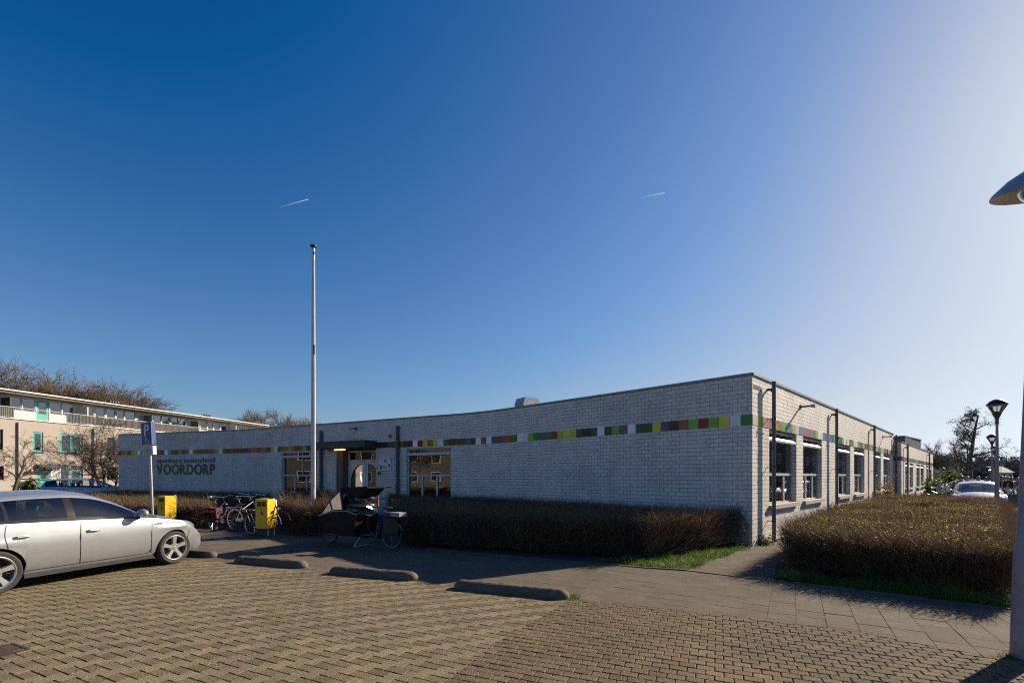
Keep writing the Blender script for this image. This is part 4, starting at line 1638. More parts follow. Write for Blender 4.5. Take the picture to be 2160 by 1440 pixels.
def tree(name, label, base, h, prm, seed, mx=4, trunk_r=.2, group=None, barkm='bark', twigm='twigtree', lean=(0, 0), stems=1, tuft=0, tufts=.3):
    g = random.Random(seed)
    t = thing(name, label, 'tree', base, 0, group)
    segs = []
    for k in range(stems):
        d = Vector((lean[0] + (g.uniform(-.5, .5) if stems > 1 else 0), lean[1] + (g.uniform(-.3, .3) if stems > 1 else 0), 1)).normalized()
        grow(Vector((0, 0, 0)), d, h * (.72 if prm is not CONE else 1), trunk_r, 0, mx, prm, segs, g)
    A = np.array(segs)
    zs = A[:, 5].max()
    A[:, :6] *= h / zs
    tk, cr = A[A[:, 8] < 1], A[A[:, 8] >= 1]
    V, Fc = tubes(tk, 8)
    link('trunk', np_mesh('trunk', V, Fc, M[barkm], True), t)
    th, tn = cr[cr[:, 6] > prm['rmin'] * 2.2], cr[cr[:, 6] <= prm['rmin'] * 2.2]
    V1, F1 = tubes(th, 5)
    V2, F2 = tubes(tn, 3)
    V3, F3 = np.zeros((0, 3)), np.zeros((0, 4), int)
    link('crown', np_mesh('crown', np.concatenate([V1, V2]), np.concatenate([F1, F2 + len(V1)]), M[twigm]), t)
    if tuft:
        tips = cr[cr[:, 8] >= mx - 1][:, 3:6]
        P = np.repeat(tips, tuft, 0) + rs.normal(0, tufts, (len(tips) * tuft, 3)) * np.array([1, 1, .45])
        V, Fc = leaves(P, rs.uniform(.05, .15, len(P)))
        link('twig_tufts', np_mesh('twig_tufts', V, Fc, M['tuft']), t)
    return t


GT = 'bare trees standing behind the apartment row'
for i, (px, top, Y, lb) in enumerate(((12, 755, 74, 'bare tree behind the far left end of the apartment roof'),
                                     (92, 768, 76, 'bare tree behind the teal door of the top floor'),
                                     (160, 790, 78, 'thin bare tree between two larger crowns behind the apartments'),
                                     (205, 796, 80, 'bare tree rising behind the roof above the small street tree'),
                                     (268, 792, 82, 'wide brownish bare tree, rightmost large crown behind the apartments'),
                                     (-45, 765, 70, 'bare tree at the left edge behind the apartment roof'),
                                     (128, 775, 84, 'bare tree set deeper between the crowns behind the apartments'),
                                     (238, 800, 86, 'deeper bare tree filling the gap behind the small street tree'),
                                     (335, 838, 92, 'low bare tree crown where the apartment roof clears the treetops'),
                                     (500, 866, 100, 'bare tree right of the chimney pots, leftmost of the middle group'),
                                     (552, 852, 102, 'tallest bare tree of the middle group above the roof end'),
                                     (590, 866, 104, 'bare tree just past the end of the apartment roof'),
                                     (622, 862, 98, 'bare tree left of the flagpole above the school roof'))):
    b = at(px, 1004, Y)
    tree('bare_tree', lb, (b.x, b.y, 0), EYE + (HZ - top) / FOC * Y, BARE, 40 + i, 4, .3, GT)
b = at(28, 1004, 37.5)
tree('street_tree', 'small bare street tree in front of the apartments, beside the downpipe', (b.x, b.y, 0), 5.6, SMALL, 3, 4, .16, lean=(-.03, 0), twigm='bark')
b = at(222, 1004, 34)
tree('street_tree', 'leaning multi stemmed bare tree beside the left end of the school', (b.x, b.y, 0), 6.6, SMALL, 12, 4, .13, lean=(-.45, 0), stems=2, twigm='bark')
b = at(243, 1004, 33)
tree('street_tree', 'bushy bare tree close to the left corner of the school', (b.x, b.y, 0), 5.2, SMALL, 19, 4, .11, lean=(0, 0), stems=2, twigm='bark')
b = at(2047, 1004, 55)
tree('alder_tree', 'tall alder with layered branches behind the white car', (b.x, b.y, 0), EYE + (HZ - 853) / FOC * 55, CONE, 8, 3, .30, barkm='pinebark', twigm='pinebark', tuft=2, tufts=.14, lean=(.03, 0))
b = at(2021, 1004, 70)
tree('alder_tree', 'smaller hazier alder left of the tall one', (b.x, b.y, 0), EYE + (HZ - 928) / FOC * 70, CONE, 21, 3, .25, barkm='pinebark', twigm='pinebark')
b = at(1962, 1004, 62)
tree('bare_tree', 'bare bushy tree rising behind the annex end', (b.x, b.y, 0), EYE + (HZ - 924) / FOC * 62, SPARSE, 77, 4, .2, barkm='pinebark', twigm='pinebark', stems=2)
b = at(1990, 1004, 75)
tree('bare_tree', 'second bare tree between the annex and the alders', (b.x, b.y, 0), EYE + (HZ - 935) / FOC * 75, SPARSE, 78, 4, .2, barkm='pinebark', twigm='pinebark')
b = at(2158, 1004, 80)
tree('bare_tree', 'bare tree at the right edge beyond the lamp post', (b.x, b.y, 0), EYE + (HZ - 948) / FOC * 80, SPARSE, 79, 4, .2, barkm='pinebark', twigm='pinebark')


def far_wood(label, pxa, pxb, Y0, Y1, top, n, seed):
    r = np.random.RandomState(seed)
    Y = r.uniform(Y0, Y1, n)
    px = r.uniform(pxa, pxb, n)
    X = (px - 1080) / FOC * Y
    prof = top * (0.72 + .28 * np.sin(X * .21 + 1) * np.sin(X * .083) + .12 * np.sin(X * .9))
    Z = r.uniform(0.03, 1, n) ** .8 * prof
    P = np.stack([X, Y, Z], 1)
    V, Fc = leaves(P, r.uniform(.5, 1.5, n))
    D = np.stack([r.normal(0, .25, n), r.normal(0, .25, n), np.ones(n)], 1)
    D /= np.linalg.norm(D, axis=1, keepdims=True)
    V2, F2 = ribbons(P, D, r.uniform(1, 2.6, n), r.uniform(.03, .08, n))
    o = link('far_trees', np_mesh('far_trees', np.concatenate([V, V2]), np.concatenate([Fc, F2 + len(V)]), M['far']))
    return tag(o, label, 'trees', None, 'stuff')


M['far'] = mat('far_wood', (0.15, 0.145, 0.14), (0.11, 0.11, 0.11), scale=.2, rough=.9, rand=.4)
far_wood('dense dark wood far behind the alders', 1966, 2075, 105, 125, 5.2, 9000, 1)
far_wood('hazy wooded strip at the end of the street on the right', 2060, 2260, 190, 230, 10.5, 9000, 2)


# ------------------------------------------------------------------ apartment row on the left
AD = Vector((math.sin(R(14.6)), math.cos(R(14.6)), 0))
AN_ = Vector((AD.y, -AD.x, 0))
A0 = Vector((-46.44, 43.0, 0)) - AD * 8
apt = thing('apartment_building', 'long three storey pale brick apartment row with teal windows and a white top floor', 'apartment block')
am = Matrix.Identity(4)
am.col[0][:3], am.col[1][:3], am.col[3][:3] = AD, -AN_, A0
apt.matrix_world = am


def apx(px, py=None, y=0.0):
    """distance along the facade (and height) of a photograph pixel, on the plane y behind it"""
    k = (px - 1080) / FOC
    o = A0 - AN_ * y
    s = (k * o.y - o.x) / (AD.x - k * AD.y)
    if py is None:
        return s
    return s, EYE + (HZ - py) / FOC * (o.y + AD.y * s)


ab = brickmat('pale_brick', (0.42, 0.35, 0.29), (0.36, 0.30, 0.25), (0.32, 0.275, 0.235), 0.22, 0.065, 0.010)
teal = mat('teal_paint', (0.05, 0.42, 0.36), (0.045, 0.36, 0.31), scale=2, rough=0.4)
wpan = mat('white_panel', (0.62, 0.60, 0.57), (0.55, 0.53, 0.50), scale=1.5, rough=0.5)
apane = glass('apartment_glass', (0.5, 0.55, 0.55), 0.10)
L_A = apx(566)
Hd = 7.0
lower = []          # (s0, s1, z0, z1, kind)
for x0, x1, y0, y1, kind in ((-12, 6.5, 904, 949, 'd'), (69, 91, 910, 953, 't'), (127, 174, 914, 955, 't2'), (226, 243, 922, 958, 'd'), (262, 300, 926, 962, 'w2'), (345, 372, 937, 966, 'w2'),
                             (78, 175, 980, 1040, 'entry'), (225, 245, 984, 1012, 'd'), (-20, 8, 982, 1012, 'd'), (262, 330, 988, 1035, 'w2')):
    s0, z1 = apx(x0, y0)
    s1, z0 = apx(x1, y1)
    lower.append((max(s0, 0.1), s1, max(z0, 0.05), z1, kind))


def panel_wall(mb, s0, s1, z0, z1, ops, y, mi=0, depth=0.18):
    ss = sorted(set([s0, s1] + [v for o in ops for v in o[:2] if s0 < v < s1]))
    zs = sorted(set([z0, z1] + [v for o in ops for v in o[2:4] if z0 < v < z1]))
    for a, b in zip(ss[:-1], ss[1:]):
        for c, d in zip(zs[:-1], zs[1:]):
            if any(o[0] < (a + b) / 2 < o[1] and o[2] < (c + d) / 2 < o[3] for o in ops):
                continue
            mb.add([(a, y, c), (b, y, c), (b, y, d), (a, y, d)], [(0, 1, 2, 3)], mi)
    for o in ops:
        a, b, c, d = o[:4]
        q = [(a, c), (b, c), (b, d), (a, d)]
        for k in range(4):
            u, v = q[k], q[(k + 1) % 4]
            mb.add([(u[0], y, u[1]), (v[0], y, v[1]), (v[0], y + depth, v[1]), (u[0], y + depth, u[1])], [(0, 1, 2, 3)], mi)


mb = MB()
panel_wall(mb, 0, L_A, -0.1, Hd, lower, 0)
mb.add([(0, 0, -.1), (0, 9, -.1), (0, 9, Hd), (0, 0, Hd)], [(0, 1, 2, 3)])
mb.add([(L_A, 0, -.1), (L_A, 9, -.1), (L_A, 9, Hd), (L_A, 0, Hd)], [(0, 1, 2, 3)])
mb.add([(0, 9, -.1), (L_A, 9, -.1), (L_A, 9, 9.5), (0, 9, 9.5)], [(0, 1, 2, 3)])
mb.build('wall', ab, apt)


def awin(s0, s1, z0, z1, y, m, cols=1, name='window', door=False, fw=0.09, label=None):
    f = MB()
    f.box(s0, s0 + fw, y, y + .08, z0, z1).box(s1 - fw, s1, y, y + .08, z0, z1)
    f.box(s0 + fw, s1 - fw, y + .001, y + .079, z0, z0 + (fw if not door else .75)).box(s0 + fw, s1 - fw, y + .001, y + .079, z1 - fw, z1)
    for k in range(1, cols):
        c = s0 + (s1 - s0) * k / cols
        f.box(c - fw * .6, c + fw * .6, y + .002, y + .078, z0 + fw, z1 - fw)
    o = f.build(name, m, apt, label=label)
    for k in range(cols):
        a, b = s0 + (s1 - s0) * k / cols + fw * .6, s0 + (s1 - s0) * (k + 1) / cols - fw * .6
        MB().box(a, b, y + .035, y + .041, z0 + (fw if not door else .75), z1 - fw).build('pane', apane, o)
    return o


for s0, s1, z0, z1, k in lower:
    if k in ('t', 't2'):
        awin(s0, s1, z0, z1, .06, teal, 2 if k == 't2' else 1, fw=.17, label='window with a teal frame')
        MB().box(s0 - .05, s1 + .05, -.05, .06, z0 - .12, z0 - .005).build('window_sill', M['black'], apt)
    elif k in ('d', 'w2'):
        awin(s0, s1, z0, z1, .1, M['black'] if k == 'd' else wpan, 2 if k == 'w2' else 1)
e = [o for o in lower if o[4] == 'entry'][0]
sd0, sd1 = apx(78), apx(107.5)
zt = apx(90, 992)[1]
d = MB()
d.box(sd0 + .03, sd1, .08, .14, 0.03, zt)
do = d.build('door', teal, apt, label='teal front door with a round window')
MB().lathe([(0, 0), (.22, 0), (.22, .02), (0, .02)], 16, M=Matrix.Translation(((sd0 + sd1) / 2, .078, zt - .62)) @ Matrix.Rotation(R(90), 4, 'X')).build('round_window', M['black'], do)
MB().box(sd0, sd1, .075, .079, zt - .92, zt - .90).build('door_groove', M['black'], do)
mb = MB()
mb.box(sd1 + .03, apx(127), .1, .16, 0.03, zt)
mb.build('entry_panel', wpan, apt)
awin(sd0, apx(127), zt + .06, e[3], .09, wpan, 2, 'fanlight', fw=.05)
awin(apx(128), apx(148), .05, e[3], .1, wpan, 1, fw=.06)
awin(apx(149.5), apx(174), apx(160, 991)[1], e[3], .1, wpan, 1, fw=.05)
awin(apx(149.5), apx(174), .9, apx(160, 992.5)[1], .1, teal, 1, fw=.12, label='small window with a teal frame')
MB().box(apx(149.5), apx(174), .1, .16, 0.03, .89).build('entry_panel', wpan, apt)
c = MB()
zc = zt + .28
c.add([(sd0 - .1, 0, zc + .32), (apx(127), 0, zc + .32), (apx(127), -.95, zc), (sd0 - .1, -.95, zc)], [(0, 1, 2, 3)])
c.add([(sd0 - .1, 0, zc + .34), (apx(127), 0, zc + .34), (apx(127), -.95, zc + .02), (sd0 - .1, -.95, zc + .02)], [(3, 2, 1, 0)])
c.build('glass_canopy', apane, apt)
MB().lathe([(0, .0), (.12, .0), (.19, .12), (.12, .34), (.03, .36), (0, .36)], 12, M=Matrix.Translation((apx(62), -.3, 2.0))).tube([(apx(62), -.3, 2.36), (apx(70), 0, 3.3)], .03, 5).build('wall_lantern', mat('lantern_ochre', (0.35, 0.2, 0.05), rough=.5), apt, True)
for px, z1 in ((38.5, 6.75), (197.5, 6.8), (330, 6.8)):
    s = apx(px)
    MB().box(s - .07, s + .07, -.17, -.03, .02, z1).build('downpipe', mat('grey_pipe', (0.33, 0.31, 0.30), rough=.5), apt)
# dark rooms
mb = MB()
mb.box(0.2, L_A - .2, 1.6, 1.7, .0, 9.4)
mb.box(0.2, L_A - .2, .2, 1.6, 3.3, 3.4)
mb.build('room_interior', mat('dim_room', (0.2, 0.18, 0.16), (0.13, 0.12, 0.11), scale=.6, rough=.9), apt)
# deck edge, top floor
mb = MB()
mb.box(-.02, L_A + .02, -.10, 1.34, Hd, Hd + .08)
mb.build('deck_edge', wpan, apt)
YS = 1.3
tops = []
for grp, dr in (((17, 46), (47.5, 75), (76.5, 103.5), (105, 130.5), (132, 156)), 2), (((178, 198), (201, 222), (225, 243), (246, 262), (264, 285)), 2), (((311, 322), (323.5, 340), (341.5, 358), (361, 376), (377.5, 392)), 2), \
        (((410, 421), (422.5, 437), (438.5, 450), (451.5, 464), (465.5, 478)), 2), (((489, 501), (504, 513), (515, 525), (527, 538), (540, 550)), 1):
    for i, (a, b) in enumerate(grp):
        s0, s1 = apx(a, None, YS), apx(b, None, YS)
        isd = i == dr
        tops.append((s0, s1, Hd + .135 if isd else Hd + .95, 9.22, isd, grp[0][0] == 17 and isd))
mb = MB()
panel_wall(mb, 0, L_A, Hd + .131, 9.5, tops, YS)
mb.build('top_floor_wall', wpan, apt)
for s0, s1, z0, z1, isd, isteal in tops:
    awin(s0, s1, z0, z1, YS + .04, teal if isteal else wpan, 1, 'balcony_door' if isd else 'window', isd, fw=.2 if isteal else .06, label='teal balcony door' if isteal else None)
mb = MB()
mb.box(-.3, L_A + .25, .02, 9.2, 9.60, 9.73)
mb.build('roof', mat('roof_edge_white', (0.60, 0.58, 0.55), (0.5, 0.48, 0.45), scale=1, rough=.6), apt)
mb = MB()
mb.box(-.25, L_A + .2, .16, YS - .02, 9.36, 9.595)
mb.build('soffit_beam', mat('soffit_brown', (0.10, 0.085, 0.07), (0.13, 0.11, 0.09), scale=2, rough=.8), apt)
# dividers between the balconies, screens
olive = mat('olive_panel', (0.10, 0.11, 0.06), (0.12, 0.125, 0.07), scale=2, rough=.7)
for px, m in ((4, M['black']), (168, wpan), (305, olive), (404, olive), (484, wpan)):
    s = apx(px, None, YS)
    MB().box(s - .05, s + .05, .12, YS - .005, Hd + .135, 9.0).build('balcony_divider', m, apt)
rail = MB()
s = 0.1
while s < L_A:
    rail.box(s - .008, s + .008, -.06, -.042, Hd + .085, 8.06)
    s += .13
rail.box(0, L_A, -.075, -.02, 8.06, 8.12).box(0, L_A, -.065, -.03, Hd + .17, Hd + .2)
stuff(rail.build('balcony_railing', mat('pale_railing', (0.36, 0.34, 0.32), rough=.5), apt))
reed = mat('reed_screen', (0.10, 0.072, 0.054), (0.065, 0.048, 0.038), scale=4, rough=.9, rand=.2)
mb = MB()
for a, b in ((apx(170), apx(392)),):
    s = a
    while s < b:
        mb.box(s, s + .10, .0, .03, Hd + .14, 8.0 + rnd.uniform(-.03, .03))
        s += .112
stuff(mb.build('reed_screen', reed, apt))
MB().box(0.1, apx(30), .0, .03, Hd + .14, 8.03).build('black_screen', M['black'], apt)
# things on the balconies and chimneys
for px, Yo in ((240, 4), (437, 4), (650, 3)):
    s = apx(px if px < 600 else 540, None, 4)
    o = MB().box(s - .6, s + .6, 3.6, 4.4, 9.765, 10.1).build('chimney', mat('dark_brick_chimney', (0.10, 0.065, 0.05), rough=.9), apt)
    for k in range(4):
        MB().lathe([(.13, 0), (.11, .32), (.19, .36), (.17, .46), (0, .5)], 10, M=Matrix.Translation((s - .45 + .3 * k, 4, 10.1))).build('chimney_pot', M['black'], o)
t = thing('potted_plant', 'dark potted shrub on the third balcony of the apartments', 'plant')
p0 = A0 + AD * apx(372, None, .6) - AN_ * .6
t.location = (p0.x, p0.y, Hd + .14)
MB().lathe([(0, 0), (.18, 0), (.24, .42), (0, .4)], 12).build('pot', M['black'], t)
V, Fc = leaves(rs.normal(0, 1, (160, 3)) * np.array([.28, .28, .35]) + np.array([0, 0, 1.1]), rs.uniform(.15, .3, 160))
link('foliage', np_mesh('foliage', V, Fc, M['tuft']), t)
sp = at(55, 1004, 39)
leafy('shrub', 'dark evergreen shrub beside the teal front door', (sp.x, sp.y, 0), 1.5, .9, 900, .2, 9, m='ivy')
# further low block past the roof end
t = thing('apartment_building', 'far end of a second apartment block just above the school roof', 'apartment block', at(566, 1004, 84).xy.to_3d())
t.rotation_euler = (0, 0, R(75.4) - R(90) + R(90))
MB().box(0, 14, 0, 8, 0, 9.6).build('wall', ab, t)
MB().box(-.3, 14.3, -.3, 8.3, 9.601, 9.9).build('roof', wpan, t)
t.rotation_euler = (0, 0, R(20))
for k in range(4):
    MB().box(1 + 3.2 * k, 3 + 3.2 * k, -.03, -.002, 7.4, 9.0).build('window', M['black'], t)

# ---- rows of houses beside and across the street, outside the picture but mirrored in the school windows
def row_house(label, loc, rz, L, h, wallm, d=8):
    t = thing('row_house', label, 'house', loc, rz)
    MB().box(0, L, -d, 0, 0, h).build('wall', wallm, t)
    mb = MB()
    mb.prism([(-d - .3, h + .001), (.3, h + .001), (-d / 2, h + 2.4)], -.2, L + .2, M=Matrix(((0, 0, 1, 0), (1, 0, 0, 0), (0, 1, 0, 0), (0, 0, 0, 1))))
    mb.build('roof', mat('roof_tiles', (0.16, 0.08, 0.05), (0.12, 0.07, 0.05), scale=1, rough=.8), t)
    for k in range(int(L / 4)):
        for z in (0.9, 3.7):
            f = MB().box(1 + 4 * k, 2.6 + 4 * k, 0.002, .05, z, z + 1.5).build('window', M['white'], t)
            MB().box(1.1 + 4 * k, 2.5 + 4 * k, 0.051, .055, z + .1, z + 1.4).build('pane', M['black'], f)


bb_ = brickmat('brown_brick', (0.14, 0.115, 0.095), (0.115, 0.095, 0.08), (0.14, 0.12, 0.105), .22, .065)
row_house('brown brick row of houses on the left, mirrored in the school front windows', (-48, 26, 0), R(-90 - 8), 64, 6.2, bb_)
p = SIDE.p(40, 19)
row_house('brown brick row of houses across the street, mirrored in the side windows', (p.x, p.y, 0), R(90 - 45.3), 96, 11.5, bb_)

for i, (x, y, h_) in enumerate(((-34, 8, 8), (-38, -6, 9), (-30, 17, 7), (-40, -18, 9))):
    tree('bare_tree', ('bare street tree left of the parking area, farthest from the school', 'bare street tree left of the parking area, tall and wide', 'bare street tree left of the parking area, nearest to the school', 'bare street tree left of the parking area, at the row end')[i], (x, y, 0), h_, SPARSE, 90 + i, 4, .2, twigm='bark')


# ------------------------------------------------------------------ cars
paint = {}


def carpaint(name, c, metal=.55, rough=.33, dirt=.25):
    m = mat(name, c, tuple(x * .93 for x in c), scale=1.2, rough=rough, metal=metal, coat=.8, spec=.5, stain=((0.26, 0.235, 0.205), 1.6, dirt))
    m.node_tree.nodes['Principled BSDF'].inputs['Coat Roughness'].default_value = .06
    return m


M['cglass'] = glass('car_glass', (0.80, 0.85, 0.82), 0.04)
M['lampglass'] = mat('headlamp_glass', (0.55, 0.57, 0.58), (0.35, 0.36, 0.37), scale=25, rough=.08, metal=.6, coat=1)
M['redlamp'] = mat('tail_lamp', (0.28, 0.012, 0.012), (0.2, 0.01, 0.01), scale=20, rough=.12, coat=1)
M['alloy'] = mat('alloy', (0.62, 0.62, 0.62), (0.52, 0.52, 0.51), scale=9, rough=.32, metal=.8)
M['pillar'] = mat('gloss_black_trim', (0.02, 0.019, 0.019), (0.026, 0.024, 0.023), scale=9, rough=.14, spec=.35)
M['seat'] = mat('car_seat', (0.10, 0.10, 0.10), (0.13, 0.13, 0.13), scale=8, rough=.9)


def wheel(parent, x, y, r, rimr, w=.2, side=1):
    wr = link('wheel', None, parent)
    wr.matrix_local = Matrix.Translation((x, y, r)) @ Matrix.Rotation(R(-90 * side), 4, 'X')
    # local z points outwards
    h = w / 2
    MB().lathe([(rimr, -h * .9), (r - .03, -h), (r - .006, -h * .8), (r, -h * .4), (r, h * .4), (r - .006, h * .8), (r - .03, h), (rimr + .03, h * 1.0), (rimr, h * .88)], 40).build('tyre', M['rubber'], wr, True)
    rim = MB()
    rim.lathe([(rimr + .002, h * .90), (rimr - .008, h * .97), (rimr - .022, h * .86), (rimr - .03, -h * .8)], 40)
    for k in range(5):
        a = 2 * math.pi * k / 5 + .3
        mm = Matrix.Rotation(a, 4, 'Z')
        w0, w1 = .034, .052
        vs = []
        for rr, ww, z0, z1 in ((.03, w0, h * .35, h * .74), (rimr * .55, .036, h * .35, h * .80), (rimr - .012, w1, h * .3, h * .86)):
            vs += [(rr, -ww, z0), (rr, ww, z0), (rr, ww * .8, z1), (rr, -ww * .8, z1)]
        fs = []
        for i in range(2):
            for q in range(4):
                fs.append((4 * i + q, 4 * i + (q + 1) % 4, 4 * i + 4 + (q + 1) % 4, 4 * i + 4 + q))
        rim.add(vs, fs, M=mm)
    rim.lathe([(0.0, h * .84), (.032, h * .83), (.036, h * .72), (.085, h * .68), (.09, h * .3)], 20)
    rim.build('rim', M['alloy'], wr, True, 45)
    d = MB()
    d.lathe([(0, .0), (.14, 0.0), (.14, -.02), (0, -.02)], 24)
    d.lathe([(0, -h * .7), (rimr - .03, -h * .7)], 24)
    for k in range(5):
        a = 2 * math.pi * k / 5 + .3 + math.pi / 5 * 0
        d.lathe([(0, h * .76), (.011, h * .76), (.011, h * .6)], 8, M=Matrix.Translation((.058 * math.cos(a + .63), .058 * math.sin(a + .63), 0)))
    d.build('brake_disc', M['pipe'], wr)
    return wr


def ip(tab, x, smooth=True):
    """monotone-ish smooth interpolation through a table"""
    n = len(tab)
    if x <= tab[0][0]:
        return tab[0][1]
    if x >= tab[-1][0]:
        return tab[-1][1]
    for i in range(n - 1):
        x0, y0 = tab[i]
        x1, y1 = tab[i + 1]
        if x0 <= x <= x1:
            h = x1 - x0
            sl_ = (y1 - y0) / h

            def tan(j):
                if j == 0 or j == n - 1:
                    return None
                a = (tab[j][1] - tab[j - 1][1]) / (tab[j][0] - tab[j - 1][0])
                b = (tab[j + 1][1] - tab[j][1]) / (tab[j + 1][0] - tab[j][0])
                return 0 if a * b <= 0 else 2 * a * b / (a + b)
            m0, m1 = tan(i), tan(i + 1)
            m0 = sl_ if m0 is None else m0
            m1 = sl_ if m1 is None else m1
            t = (x - x0) / h
            return y0 * (2 * t ** 3 - 3 * t * t + 1) + y1 * (3 * t * t - 2 * t ** 3) + h * (m0 * (t ** 3 - 2 * t * t + t) + m1 * (t ** 3 - t * t))


def car(name, label, cat_label, loc, rz, P, pm, open_door=False, detail=True):
    root = thing(name, label, cat_label, loc, rz, P.get('group'))
    xr, xf = P['x']
    wf, wrr, wr_ = P['axf'], P['axr'], P['wr']
    arch = wr_ + .035
    seams = sorted(P['seams'])
    xs = set(np.round(np.arange(xr, xf, .045), 4).tolist())
    xs |= {xf, xf - .01, xf - .025, xr + .01, xr + .025}
    for q in seams:
        xs |= {q - .006, q + .006}
    for a in (wf, wrr):
        for th in np.linspace(0, math.pi, 19):
            xs.add(round(a + arch * math.cos(th), 4))
    for q in P['glass_x']:
        xs |= set(q)
    xs = sorted(xs)
    q = [xs[0]]
    for x in xs[1:]:
        if x - q[-1] > .0035:
            q.append(x)
    xs = q
    NS, NU, NT = 9, 8, 6
    half = P['w'] / 2

    def section(x):
        e = ip(P['plan'], x)                     # width factor from the plan outline
        zb = ip(P['zb'], x)
        for a in (wf, wrr):
            dx = abs(x - a)
            if dx < arch:
                zb = max(zb, wr_ + math.sqrt(max(arch * arch - dx * dx, 0)))
        zs = max(ip(P['zs'], x), zb + .03)
        ze = max(ip(P['ze'], x), zs + .004)
        zt = max(ip(P['zt'], x), ze + .002)
        w = half * e

        def yside(z):
            t = (z - .60) / .45
            crease = .012 * math.exp(-((z - P['crease']) / .035) ** 2)
            return w * (1 - (.065 if t > 0 else .15) * t * t - (.03 if z < .3 else 0) * (.3 - z) / .1) + crease * e
        pts = [(max(yside(zb) - .30, .1), zb)]
        for i in range(NS):
            z = zb + (zs - zb) * i / (NS - 1)
            pts.append((yside(z), z))
        y0 = yside(zs) - .004
        ye = min(ip(P['ye'], x) * e / max(ip(P['plan'], x), .01), y0 - .01)
        for i in range(1, NU + 1):
            t = i / NU
            bul = .03 * math.sin(math.pi * t) * min(1, (ze - zs) / .4)
            pts.append((y0 + (ye - y0) * t + bul, zs + (ze - zs) * t))
        for i in range(1, NT + 1):
            t = i / NT
            pts.append((ye * (1 - t), ze + (zt - ze) * (1 - (1 - t) ** 2.2)))
        return pts
    secs = [section(x) for x in xs]
    NP = len(secs[0])
    shift = P.get('nose')
    V = []
    for x, s in zip(xs, secs):
        for (y, z) in s:
            dx = 0
            if x > xf - .75:                     # nose rounded in plan and profile
                dx = -(x - (xf - .75)) / .75 * (.34 * (y / half) ** 2 + P.get('noseup', .0) * max(0, z - .5))
            if x < xr + .5:
                dx = ((xr + .5) - x) / .5 * (.16 * (y / half) ** 2 + P.get('tailup', .0) * max(0, z - .75))
            V.append((x + dx, y, z))
    parts = {}

    def put(tagname, idx):
        parts.setdefault(tagname, []).append(idx)
    nU0, nT0 = 1 + NS, 1 + NS + NU - 1 + 1
    for i in range(len(xs) - 1):
        xm = (xs[i] + xs[i + 1]) / 2
        inseam = any(abs(xm - s_) < .0062 for s_ in seams)
        for j in range(NP - 1):
            f = (i * NP + j, (i + 1) * NP + j, (i + 1) * NP + j + 1, i * NP + j + 1)
            k = 'body'
            if j == 0:
                k = 'liner'
            elif j < NS:                       # lower side
                if seams[0] < xm < seams[-1]:
                    zlow = V[f[0]][2]
                    if zlow < P['sill']:
                        k = 'body'
                    elif not inseam:
                        for a, b in zip(seams[:-1], seams[1:]):
                            if a < xm < b:
                                k = 'door' + str(seams.index(a))
            elif j < NS + NU:
                u = j - NS
                if P['glass_x'][0][0] < xm < P['glass_x'][-1][1]:
                    if u == NU - 1:
                        k = 'body'
                    else:
                        k = 'pillar'
                        for n_, (a, b) in enumerate(P['glass_x']):
                            if a < xm < b and u >= 1 and u < NU - 1:
                                k = 'glass' + str(n_)
            else:
                u = j - NS - NU
                a, b = P['screen']
                if a < xm < b and u >= 0:
                    k = 'screen' if u >= 1 or True else 'body'
                a, b = P['rearscreen']
                if a < xm < b:
                    k = 'rear_window' if u >= 1 else 'body'
            if k == 'body' and xm > xf - P['grille'][0] and 1 <= j < NS and False:
                k = 'liner'
            put(k, f)
    names = dict(body='body', liner='wheel_arch', gap='door_gap', pillar='window_pillar', screen='windscreen', rear_window='rear_window')
    mats_ = dict(body=pm, liner=M['black'], gap=M['black'], pillar=M['pillar'], screen=M['cglass'], rear_window=M['cglass'])

    # one smooth field of normals for all outer panels, so that doors and wings meet without a change of shade
    VA = np.array(V)
    NA = np.zeros_like(VA)
    for key, fs in parts.items():
        if key == 'liner':
            continue
        for f in fs:
            n_ = np.cross(VA[f[2]] - VA[f[0]], VA[f[3]] - VA[f[1]])
            for i in f:
                NA[i] += n_
    NA[NA[:, 1] * 0 + np.linalg.norm(NA, axis=1) < 1e-12] = (0, 0, 1)
    NA /= np.linalg.norm(NA, axis=1, keepdims=True)
    if NA[NS + 1 + (len(xs) // 2) * NP][1] < 0:
        NA = -NA

    def even(o, idx, sides):
        nm = []
        for s_ in sides:
            nm += [(NA[i][0], NA[i][1] * s_, NA[i][2]) for i in idx]
        nm += [(0, 0, 0)] * (len(o.data.vertices) - len(nm))
        o.data.normals_split_custom_set_from_vertices(nm)

    def emit_(key, sides=(1, -1)):
        mb = MB()
        fs = parts[key]
        used = sorted(set(i for f in fs for i in f))
        ix = {o: n for n, o in enumerate(used)}
        for s_ in sides:
            mb.add([(V[i][0], V[i][1] * s_, V[i][2]) for i in used], [tuple(ix[i] for i in (f if s_ < 0 else f[::-1])) for f in fs])
        return mb
